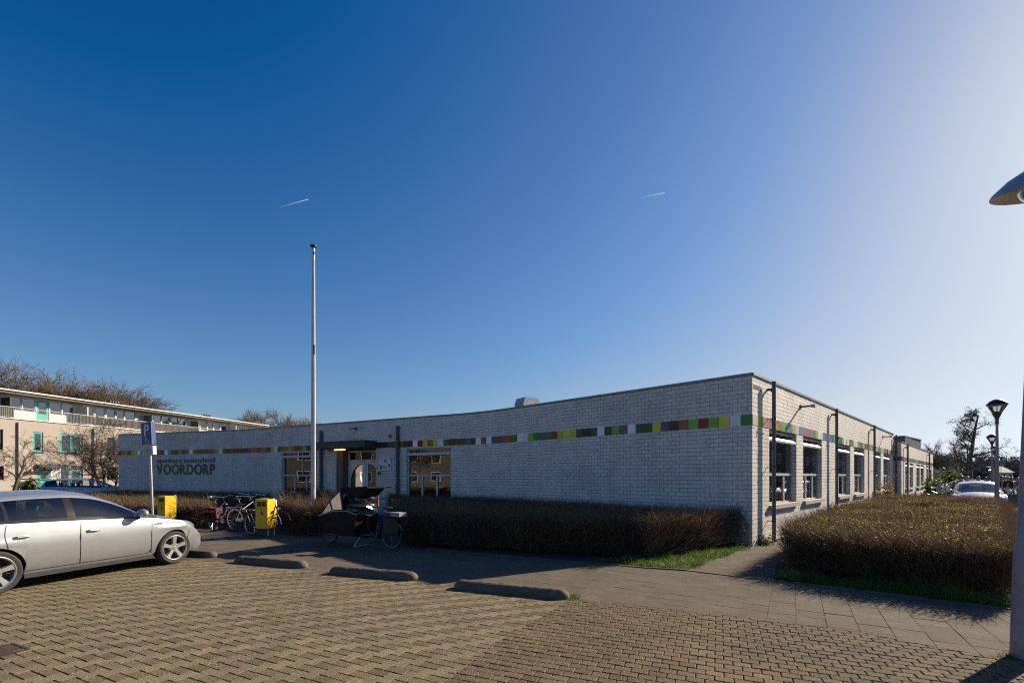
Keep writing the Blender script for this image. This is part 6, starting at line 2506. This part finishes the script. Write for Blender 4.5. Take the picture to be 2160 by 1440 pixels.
# ------------------------------------------------------------------ yellow bins, flagpole, signs, lamp posts
def bin_(label, loc, rz):
    t = thing('litter_bin', label, 'litter bin', loc, rz, 'yellow litter bins on posts')
    b = MB()
    w, d = .20, .17
    prof = [(-d, .24), (d, .24), (d, .92), (d - .07, 1.06), (-d + .0, 1.06), (-d, .80)]
    b.prism([(p[0], p[1]) for p in prof], -w, w, M=Matrix(((0, 0, 1, 0), (1, 0, 0, 0), (0, 1, 0, 0), (0, 0, 0, 1))))
    o = b.build('bin_body', M['yellow'], t)
    for s in (-1, 1):
        MB().box(s * .075 - .06, s * .075 + .06, -d - .008, -d - .001, .86, .99).build('opening', M['black'], t)
    MB().box(-w + .004, w - .004, -d - .004, -d - .001, .80, .806).build('door_seam', M['black'], t)
    g_ = MB()
    g_.box(-.012, .012, -d - .004, -d - .001, .62, .74).ball((0, -d - .002, .765), (.016, .002, .018), 8, 5).box(.02, .05, -d - .004, -d - .001, .62, .68)
    g_.build('litter_pictogram', M['black'], t)
    MB().box(-w + .01, w - .01, -d + .01, d - .01, .215, .24).build('bin_base', M['black'], t)
    MB().tube([(.1, d + .045, -.02), (.1, d + .045, 1.0), (.1, d + .02, 1.08)], .028, 9).tube([(-.1, d + .045, -.02), (-.1, d + .045, 1.0)], .028, 9).box(-.14, .14, d, d + .03, .55, .60).build('bin_post', M['steel'], t, True)
    return t


p = gp(561, 1131)
bin_('yellow litter bin in front of the silver forked bicycle, half in sun', p, R(-14))
p = at(352, 1004, 15.6)
bin_('yellow litter bin behind the bonnet of the silver car', (p.x, p.y, 0), R(-24))

p = at(661, 1004, 15.0)
fp = thing('flagpole', 'tall white flagpole without a flag before the school entrance', 'flagpole', (p.x, p.y, 0))
hp = EYE + (HZ - 522) / FOC * 15
MB().lathe([(.078, 0), (.074, 1.2), (.066, 4.5), (.045, hp)], 18).build('pole', mat('flagpole_paint', (0.60, 0.59, 0.58), (0.54, 0.53, 0.52), scale=3, rough=.35, stain=((0.35, 0.32, 0.30), 2.5, .4)), fp, True)
MB().lathe([(0, hp - .03), (.04, hp - .03), (.10, hp + .03), (.095, hp + .06), (.03, hp + .10), (0, hp + .10)], 16).build('cap', M['black'], fp, True)
MB().box(.04, .075, -.09, -.05, hp - 3.4, hp - 3.1).tube([(.07, -.07, 1.3), (.058, -.06, hp - .4)], .006, 4).box(.03, .06, -.07, -.035, hp - .25, hp - .15).build('halyard', M['black'], fp)

# disabled parking sign
p = at(324, 1004, 12.6)
ps = thing('parking_sign', 'blue P sign for disabled parking on a leaning grey post with a white plate', 'road sign', (p.x, p.y, 0))
ps.rotation_euler = (0, R(-3.2), R(-19))
MB().tube([(0, 0, -.05), (0, 0, 3.12)], .030, 10).build('post', M['steel'], ps, True)
blue = mat('sign_blue', (0.012, 0.05, 0.21), (0.012, 0.045, 0.19), scale=4, rough=.35)
wht = mat('sign_white', (0.62, 0.63, 0.64), rough=.45)
b = MB()
b.box(-.20, .20, -.075, .03, 2.53, 3.14)
b.build('sign_plate', blue, ps)
br = MB()
br.box(-.205, .205, -.0785, -.0755, 2.525, 2.54).box(-.205, .205, -.0785, -.0755, 3.13, 3.145).box(-.205, -.19, -.0785, -.0755, 2.54, 3.13).box(.19, .205, -.0785, -.0755, 2.54, 3.13)
br.build('white_border', wht, ps)
o = link('letter', text_mesh('P', .40, .001, wht, .012), ps)
o.matrix_local = Matrix.Translation((-.0, -.078, 2.79)) @ Matrix.Rotation(R(90), 4, 'X') @ Matrix.Diagonal((1.0, 1, 1, 1))
w_ = MB()
ring = [(.02 + .062 * math.cos(a_), -.0775, 2.62 + .062 * math.sin(a_)) for a_ in np.linspace(R(100), R(380), 16)]
w_.tube(ring, .0085, 5)
w_.tube([(-.035, -.0775, 2.735), (-.025, -.0775, 2.66), (.045, -.0775, 2.655), (.085, -.0775, 2.575), (.105, -.0775, 2.58)], .010, 5).tube([(-.03, -.0775, 2.70), (.03, -.0775, 2.70)], .008, 5)
w_.ball((-.04, -.0775, 2.762), (.017, .004, .017), 8, 6)
w_.build('wheelchair_symbol', wht, ps)
lp = MB()
lp.box(-.21, .21, -.07, .025, 2.27, 2.50)
lp.build('lower_plate', mat('plate_white', (0.58, 0.56, 0.52), rough=.5), ps)
tx = MB()
for k, w2 in enumerate((.07, .14, .16, .13)):
    x = -w2
    while x < w2 - .01:
        l_ = rnd.uniform(.015, .05)
        tx.box(x, min(x + l_, w2), -.073, -.0705, 2.455 - .048 * k, 2.475 - .048 * k)
        x += l_ + .012
tx.build('small_print', mat('brown_ink', (0.16, 0.12, 0.10), rough=.6), ps)

lampglass = glass('lamp_glass', (0.80, 0.80, 0.74), .05, .05)


def lamp(label, loc):
    t = thing('lamp_post', label, 'street lamp', loc, 0, 'street lamps with conical glass heads along the street')
    MB().lathe([(.085, -.05), (.082, .9), (.07, 1.0), (.036, 3.62)], 14).build('post', M['lamp_post'], t, True)
    MB().lathe([(.036, 3.60), (.05, 3.60), (.05, 3.78), (.06, 3.80), (.13, 3.98), (.13, 4.0), (0.0, 4.0)], 18).build('collar', M['black'], t, True)
    MB().lathe([(.125, 3.99), (.275, 4.27)], 24).build('glass_cone', lampglass, t, True)
    MB().lathe([(.0, 4.275), (.27, 4.272), (.295, 4.27), (.29, 4.31), (.20, 4.42), (.10, 4.48), (0, 4.50)], 24).build('cap', M['black'], t, True)
    b_ = MB()
    b_.lathe([(0, 4.0), (.10, 4.0), (.10, 4.05), (0, 4.06)], 12).tube([(-.02, 0, 4.05), (-.02, 0, 4.26)], .006, 5).tube([(.02, 0, 4.05), (.02, 0, 4.26)], .006, 5)
    b_.build('lamp_holder', M['pipe'], t)
    return t


Yl = 17.2
p = at(2103, 1004, Yl)
lamp1 = lamp('street lamp with a glass cone head rising from the edge of the broad hedge', (p.x, p.y, 0))
for px, Y, lb in ((2092.5, 31.5, 'second street lamp down the street, just left of the first'), (2097, 44, 'third and farthest street lamp, half hidden by the second')):
    p = at(px, 1004, Y)
    copy_tree(lamp1, (p.x, p.y, 0), 0, lb)

# tall lamp at the right edge with a wide dish
p = gp(2163, 1385)
tl = thing('lamp_post', 'nearest grey lamp post at the right edge with a wide tilted dish lamp', 'street lamp', p)
tl.rotation_euler = (0, R(1.7), 0)
MB().lathe([(.106, -.05), (.104, .85), (.100, 1.02), (.088, 1.06), (.075, 1.6), (.045, 4.25)], 24).build('post', mat('near_post', (0.30, 0.28, 0.30), (0.26, 0.24, 0.25), scale=4, rough=.45, stain=((0.2, 0.18, 0.16), 3, .5)), tl, True)
for z, a_ in ((.62, 200), (.95, 205)):
    MB().lathe([(0, .0), (.012, 0), (.012, .006), (0, .008)], 10, M=Matrix.Translation((.104 * math.cos(R(a_ + 40)), .104 * math.sin(R(a_ + 40)), z)) @ rotz(R(a_ + 40)) @ Matrix.Rotation(R(90), 4, 'Y')).build('bolt', M['steel'], tl)
dsh = link('lamp_head', None, tl)
dsh.matrix_local = Matrix.Translation((0.0, 0, 4.36)) @ Matrix.Rotation(R(13), 4, 'X') @ Matrix.Rotation(R(-3), 4, 'Y')
MB().lathe([(.335, 0), (.34, .010), (.328, .04), (.24, .14), (.128, .22), (.04, .25), (0, .255)], 40).build('dish_top', mat('blue_grey_shade', (0.36, 0.38, 0.40), (0.31, 0.33, 0.35), scale=3, rough=.4, metal=.2), dsh, True)
MB().lathe([(.334, .002), (.24, .08), (.144, .12), (.0, .13)], 40).build('dish_inside', mat('dish_white', (0.66, 0.61, 0.53), (0.60, 0.55, 0.48), scale=4, rough=.5), dsh, True)
MB().lathe([(.16, .08), (.152, .016), (.11, -.04), (.05, -.072), (0, -.076)], 28).build('glass_bowl', glass('frosted_bowl', (.55, .53, .48), .12, .25), dsh, True)
MB().lathe([(.045, -.15), (.06, -.10), (.06, .12), (0, .12)], 16).build('lamp_neck', M['black'], dsh, True)

# signs down the street
p = at(2095.5, 1004, 40)
t = thing('road_sign', 'dark rectangular sign panel behind the two nearer street lamps', 'road sign', (p.x, p.y, 0))
MB().tube([(0, .03, 0), (0, .03, 3.35)], .03, 8).build('post', M['steel'], t)
MB().box(-.26, .26, -.02, .0, 2.42, 3.12).build('sign_panel', mat('sign_back', (0.11, 0.11, 0.12), rough=.6), t)
MB().box(-.26, .26, -.02, .0, 3.26, 3.31).build('top_strip', M['pipe'], t)
p = at(2112, 1004, 62)
t = thing('road_sign', 'small round sign on a thin pole right of the nearest glass cone lamp', 'road sign', (p.x, p.y, 0))
MB().tube([(0, .03, 0), (0, .03, 4.0)], .025, 8).build('post', M['steel'], t)
MB().lathe([(0, -.012), (.20, -.012), (.20, .012), (0, .012)], 16, M=Matrix.Translation((0, 0, 4.05)) @ Matrix.Rotation(R(90), 4, 'X')).build('sign_disc', M['pipe'], t)


# houses in the distance on the right
def house(label, px, Y, w, d, h, roofh, wall, roofm, rz=0, wins=3):
    p = at(px, 1004, Y)
    t = thing('house', label, 'house', (p.x, p.y, 0), R(rz))
    MB().box(-w / 2, w / 2, 0, d, -.1, h).build('wall', wall, t)
    MB().prism([(-.4, h + .001), (d + .4, h + .001), (d / 2, h + roofh)], -w / 2 - .3, w / 2 + .3, M=Matrix(((0, 0, 1, 0), (1, 0, 0, 0), (0, 1, 0, 0), (0, 0, 0, 1)))).build('roof', roofm, t)
    for k in range(wins):
        x = -w / 2 + w * (k + .5) / wins
        f_ = MB().box(x - .5, x + .5, -.04, -.002, h - 1.6, h - .4).build('window', M['white'], t)
        MB().box(x - .42, x + .42, -.046, -.041, h - 1.52, h - .48).build('pane', M['black'], f_)
    return t


beige = mat('beige_wall', (0.36, 0.31, 0.25), (0.32, 0.28, 0.22), scale=1, rough=.9)
pink = mat('pink_roof', (0.42, 0.33, 0.29), (0.36, 0.28, 0.25), scale=1, rough=.8)
house('low beige house with a pale pink roof just past the annex', 1981, 52, 2.2, 4, 2.0, 1.2, beige, pink, 62, 1)
house('far pale house seen between lamp post and the hazy wood', 2118, 150, 5.5, 7, 2.9, 2.0, wpan, mat('grey_roof', (0.2, 0.19, 0.18), rough=.8))
house('far blue grey house left of the dark sign panel', 2078, 140, 5, 6, 3.4, .9, mat('blue_wall', (0.16, 0.22, 0.30), rough=.8), M['pipe'])
p = at(1999, 1004, 40)
leafy('shrub', 'variegated pale green shrub beside the beige house', (p.x, p.y, 0), 2.3, 1.2, 900, .22, 11)
p = at(1976, 1004, 33)
leafy('shrub', 'dark evergreen shrub at the far corner of the annex', (p.x, p.y, 0), 1.7, 1.1, 900, .2, 9)


# ------------------------------------------------------------------ people (small and far off)
def skin_mesh(verts, edges, radii, levels=1):
    me = bpy.data.meshes.new('figure')
    me.from_pydata(verts, edges, [])
    o = bpy.data.objects.new('figure', me)
    COL.objects.link(o)
    md = o.modifiers.new('skin', 'SKIN')
    md.use_smooth_shade = True
    for v, r_ in zip(me.skin_vertices[0].data, radii):
        v.radius = (r_, r_) if not hasattr(r_, '__len__') else r_
    me.skin_vertices[0].data[0].use_root = True
    s_ = o.modifiers.new('sub', 'SUBSURF')
    s_.levels = s_.render_levels = levels
    dg = bpy.context.evaluated_depsgraph_get()
    dg.update()
    out = bpy.data.meshes.new_from_object(o.evaluated_get(dg))
    bpy.data.objects.remove(o)
    return out


def figure(walk):
    """meshes of a 1.70 m figure: body with head and hands, jacket, trousers, hair, shoes"""
    s = .16 * walk
    hip, chest, neck = (0, 0, .94), (0, 0, 1.28), (0, 0, 1.44)
    kL, kR = (.10, s * .8, .50), (-.10, -s * .6, .50)
    fL, fR = (.10, s, .09), (-.10, -s * 1.2, .10)
    shL, shR = (.19, 0, 1.38), (-.19, 0, 1.38)
    eL, eR = (.25, -s * .6, 1.12), (-.25, s * .6, 1.12)
    hL, hR = (.25, -s * .6 + .12, .90), (-.25, s * .6 + .12, .90)
    V = [hip, chest, neck, (0, .02, 1.50), (0, .02, 1.62), (0, .02, 1.69), shL, eL, hL, shR, eR, hR, kL, fL, kR, fR]
    E = [(0, 1), (1, 2), (2, 3), (3, 4), (4, 5), (1, 6), (6, 7), (7, 8), (1, 9), (9, 10), (10, 11), (0, 12), (12, 13), (0, 14), (14, 15)]
    rad = [.12, .13, .055, .055, .095, .06, .05, .04, .028, .05, .04, .028, .065, .045, .065, .045]
    for si, hnd in ((1, hL), (-1, hR)):
        b0 = 8 if si == 1 else 11
        V.append((hnd[0], hnd[1] + .03, hnd[2] - .07))
        pi_ = len(V) - 1
        E.append((b0, pi_))
        rad.append(.026)
    body = skin_mesh(V, E, rad)
    fb = MB()
    for si, hnd in ((1, hL), (-1, hR)):
        for k in range(4):
            x = hnd[0] + (-.024 + .016 * k)
            L = (.06, .072, .068, .052)[k]
            fb.tube([(x, hnd[1] + .03, hnd[2] - .085), (x, hnd[1] + .038, hnd[2] - .09 - L * .6), (x, hnd[1] + .03, hnd[2] - .09 - L)], [.008, .0075, .006], 5)
        fb.tube([(hnd[0] - si * .02, hnd[1] + .04, hnd[2] - .05), (hnd[0] - si * .035, hnd[1] + .06, hnd[2] - .09), (hnd[0] - si * .03, hnd[1] + .065, hnd[2] - .115)], [.01, .009, .007], 5)
    fb.ball((0, .118, 1.60), (.014, .022, .022), 6, 5)      # nose
    for sx in (-1, 1):
        fb.ball((sx * .098, .02, 1.60), (.014, .03, .036), 6, 5)
    jk = skin_mesh([(0, 0, .86), (0, 0, 1.05), (0, 0, 1.28), (0, 0, 1.42), shL, eL, (hL[0], hL[1] - .02, hL[2] + .03), shR, eR, (hR[0], hR[1] - .02, hR[2] + .03)],
                   [(0, 1), (1, 2), (2, 3), (2, 4), (4, 5), (5, 6), (2, 7), (7, 8), (8, 9)], [(.17, .13), (.165, .125), (.18, .135), .075, .075, .058, .045, .075, .058, .045])
    tr = skin_mesh([(0, 0, .92), (.085, 0, .80), kL, (fL[0], fL[1], fL[2] + .03), (-.085, 0, .80), kR, (fR[0], fR[1], fR[2] + .03)], [(0, 1), (1, 2), (2, 3), (0, 4), (4, 5), (5, 6)], [.13, .092, .076, .056, .092, .076, .056])
    hr = MB()
    hr.ball((0, -.005, 1.645), (.112, .118, .098), 12, 8)
    hr.ball((0, -.06, 1.56), (.095, .055, .10), 10, 7)
    sh = MB()
    for f_ in (fL, fR):
        sh.ball((f_[0], f_[1] + .05, .045), (.05, .135, .05), 10, 6)
    return body, fb, jk, tr, hr, sh


FIG = [figure(0.25), figure(1.0)]
skinm = mat('skin', (0.48, 0.30, 0.22), (0.44, 0.27, 0.20), scale=9, rough=.55)
facem = mat('face_dark', (0.08, 0.04, 0.03), rough=.6)


def person(label, px, Y, h, jacket, trousers, hair, rz, walk=0, long_hair=False):
    body, fb, jk, tr, hr, sh = FIG[walk]
    p = at(px, 1004, Y)
    t = thing('person', label, 'person', (p.x, p.y, 0), R(rz), 'people gathered beyond the white car')
    t.scale = (h / 1.74,) * 3
    b_ = body.copy()
    b_.materials.append(skinm)
    o = link('body', b_, t)
    fb.build('fingers', skinm, o, True)
    e_ = MB()
    for sx in (-1, 1):
        e_.ball((sx * .035, .105, 1.625), (.013, .01, .008), 6, 4)
    e_.box(-.028, .028, .10, .112, 1.545, 1.553)
    e_.build('face', facem, o)
    for nm, me, c in (('jacket', jk, jacket), ('trousers', tr, trousers)):
        m2_ = me.copy()
        m2_.materials.append(mat(nm, c, tuple(x * .75 for x in c), scale=6, rough=.85))
        link(nm, m2_, t)
    hm = mat('hair', hair, tuple(x * .7 for x in hair), scale=20, rough=.5)
    o = hr.build('hair', hm, t, True)
    if long_hair:
        MB().ball((0, -.075, 1.45), (.11, .05, .17), 10, 7).build('long_hair', hm, o, True)
    sh.build('shoes', M['black'], t, True)
    return t


BK, JN = (0.02, 0.02, 0.025), (0.05, 0.07, 0.12)
person('person in a black jacket with dark hair left of the white car', 2028, 27.5, 1.74, BK, BK, (0.02, 0.015, 0.012), 190)
person('blond person in a mauve coat behind the left of the white car', 2041, 28.5, 1.70, (0.30, 0.16, 0.22), JN, (0.50, 0.34, 0.18), 150, 0, True)
person('person with ginger hair looking over the white car roof', 2064, 31, 1.70, (0.22, 0.14, 0.09), JN, (0.35, 0.15, 0.06), 200)
person('person with short black hair farther back above the white car roof', 2079, 34, 1.64, BK, JN, (0.02, 0.016, 0.012), 170)
person('person in a dark coat just right of the nearest glass cone lamp', 2113.5, 33, 1.72, (0.03, 0.03, 0.04), BK, (0.16, 0.08, 0.05), 160)
person('person with light hair next to the dark coat at the lamp', 2120, 35, 1.70, (0.16, 0.15, 0.16), JN, (0.40, 0.30, 0.22), 200)
person('person with long orange hair behind the open car door', 2127, 32, 1.68, BK, BK, (0.36, 0.12, 0.03), 120, 1, True)
person('person with reddish hair right of the open car door', 2134, 34, 1.66, (0.05, 0.045, 0.05), JN, (0.30, 0.10, 0.03), 220, 1)
person('person in a violet coat near the right edge', 2147, 36, 1.62, (0.16, 0.09, 0.22), JN, (0.30, 0.2, 0.13), 180, 1)
person('person in a lilac jacket and dark trousers, rightmost by the near lamp post', 2154, 33.5, 1.68, (0.30, 0.18, 0.30), BK, (0.36, 0.22, 0.12), 140, 1)
person('blond child in a pale lilac top beside the annex end', 1983, 27, 1.42, (0.46, 0.40, 0.50), JN, (0.55, 0.40, 0.22), 200)
person('child in a red coat between the bicycles and the white car', 2014, 27.5, 1.40, (0.34, 0.06, 0.06), BK, (0.12, 0.06, 0.04), 160)

# ------------------------------------------------------------------ litter, leaves, vapour trails
p = gp(1603, 1195)
t = MB()
g = random.Random(2)
vs = [(g.uniform(-.09, .09), g.uniform(-.05, .05), g.uniform(0, .05)) for _ in range(14)]
t.add(vs, [(0, 1, 2), (2, 3, 4), (4, 5, 6), (6, 7, 8), (8, 9, 10), (10, 11, 12), (1, 3, 5), (7, 9, 11), (0, 6, 12), (2, 8, 13)])
o = t.build('crumpled_paper', mat('paper', (0.75, 0.73, 0.76), rough=.8))
o.location = p
tag(o, 'crumpled white paper lying on the path at the school corner', 'litter')
X = rs.uniform(-7, 6.5, 700)
Y = rs.uniform(4, 11, 700)
k = np.array([(abs(edge_dist(np.array([x]), np.array([y]), KERB)[0]) < rs.exponential(.35)) for x, y in zip(X, Y)])
P = np.stack([X[k], Y[k], np.full(k.sum(), .012)], 1)
V, Fc = leaves(P, rs.uniform(.02, .05, len(P)))
V[:, 2] = .004 + np.abs(V[:, 2] - .012) * .3
o = link('fallen_leaves', np_mesh('fallen_leaves', V, Fc, mat('dry_leaf', (0.20, 0.14, 0.07), (0.13, 0.085, 0.045), scale=9, rough=.8)))
tag(o, 'dry leaves scattered along the planting edge of the pavement', 'leaves', None, 'stuff')
M['vapour'] = mat('vapour', (0.9, 0.9, 0.92), rough=1.0, transl=.75)
vn = M['vapour'].node_tree
vt = vn.nodes.new('ShaderNodeBsdfTransparent')
vm_ = vn.nodes.new('ShaderNodeMixShader')
vm_.inputs[0].default_value = .4
vo = vn.nodes['Material Output']
vn.links.new(vt.outputs[0], vm_.inputs[1])
vn.links.new(vo.inputs[0].links[0].from_socket, vm_.inputs[2])
vn.links.new(vm_.outputs[0], vo.inputs[0])
for (xa, ya), (xb, yb), lb in (((590, 437), (650, 420.5), 'thin white vapour trail high in the sky above the flagpole'), ((1352, 416.5), (1401, 407), 'short white vapour trail high in the middle of the sky')):
    a, b = at(xa, ya, 7000), at(xb, yb, 7000)
    o = MB().tube([(0, 0, 0), (b - a) * .5, (b - a) * .9, b - a], [.5, 2.6, 5, 5.5], 8).build('vapour_trail', M['vapour'], None, True)
    o.location = a
    tag(o, lb, 'vapour trail')
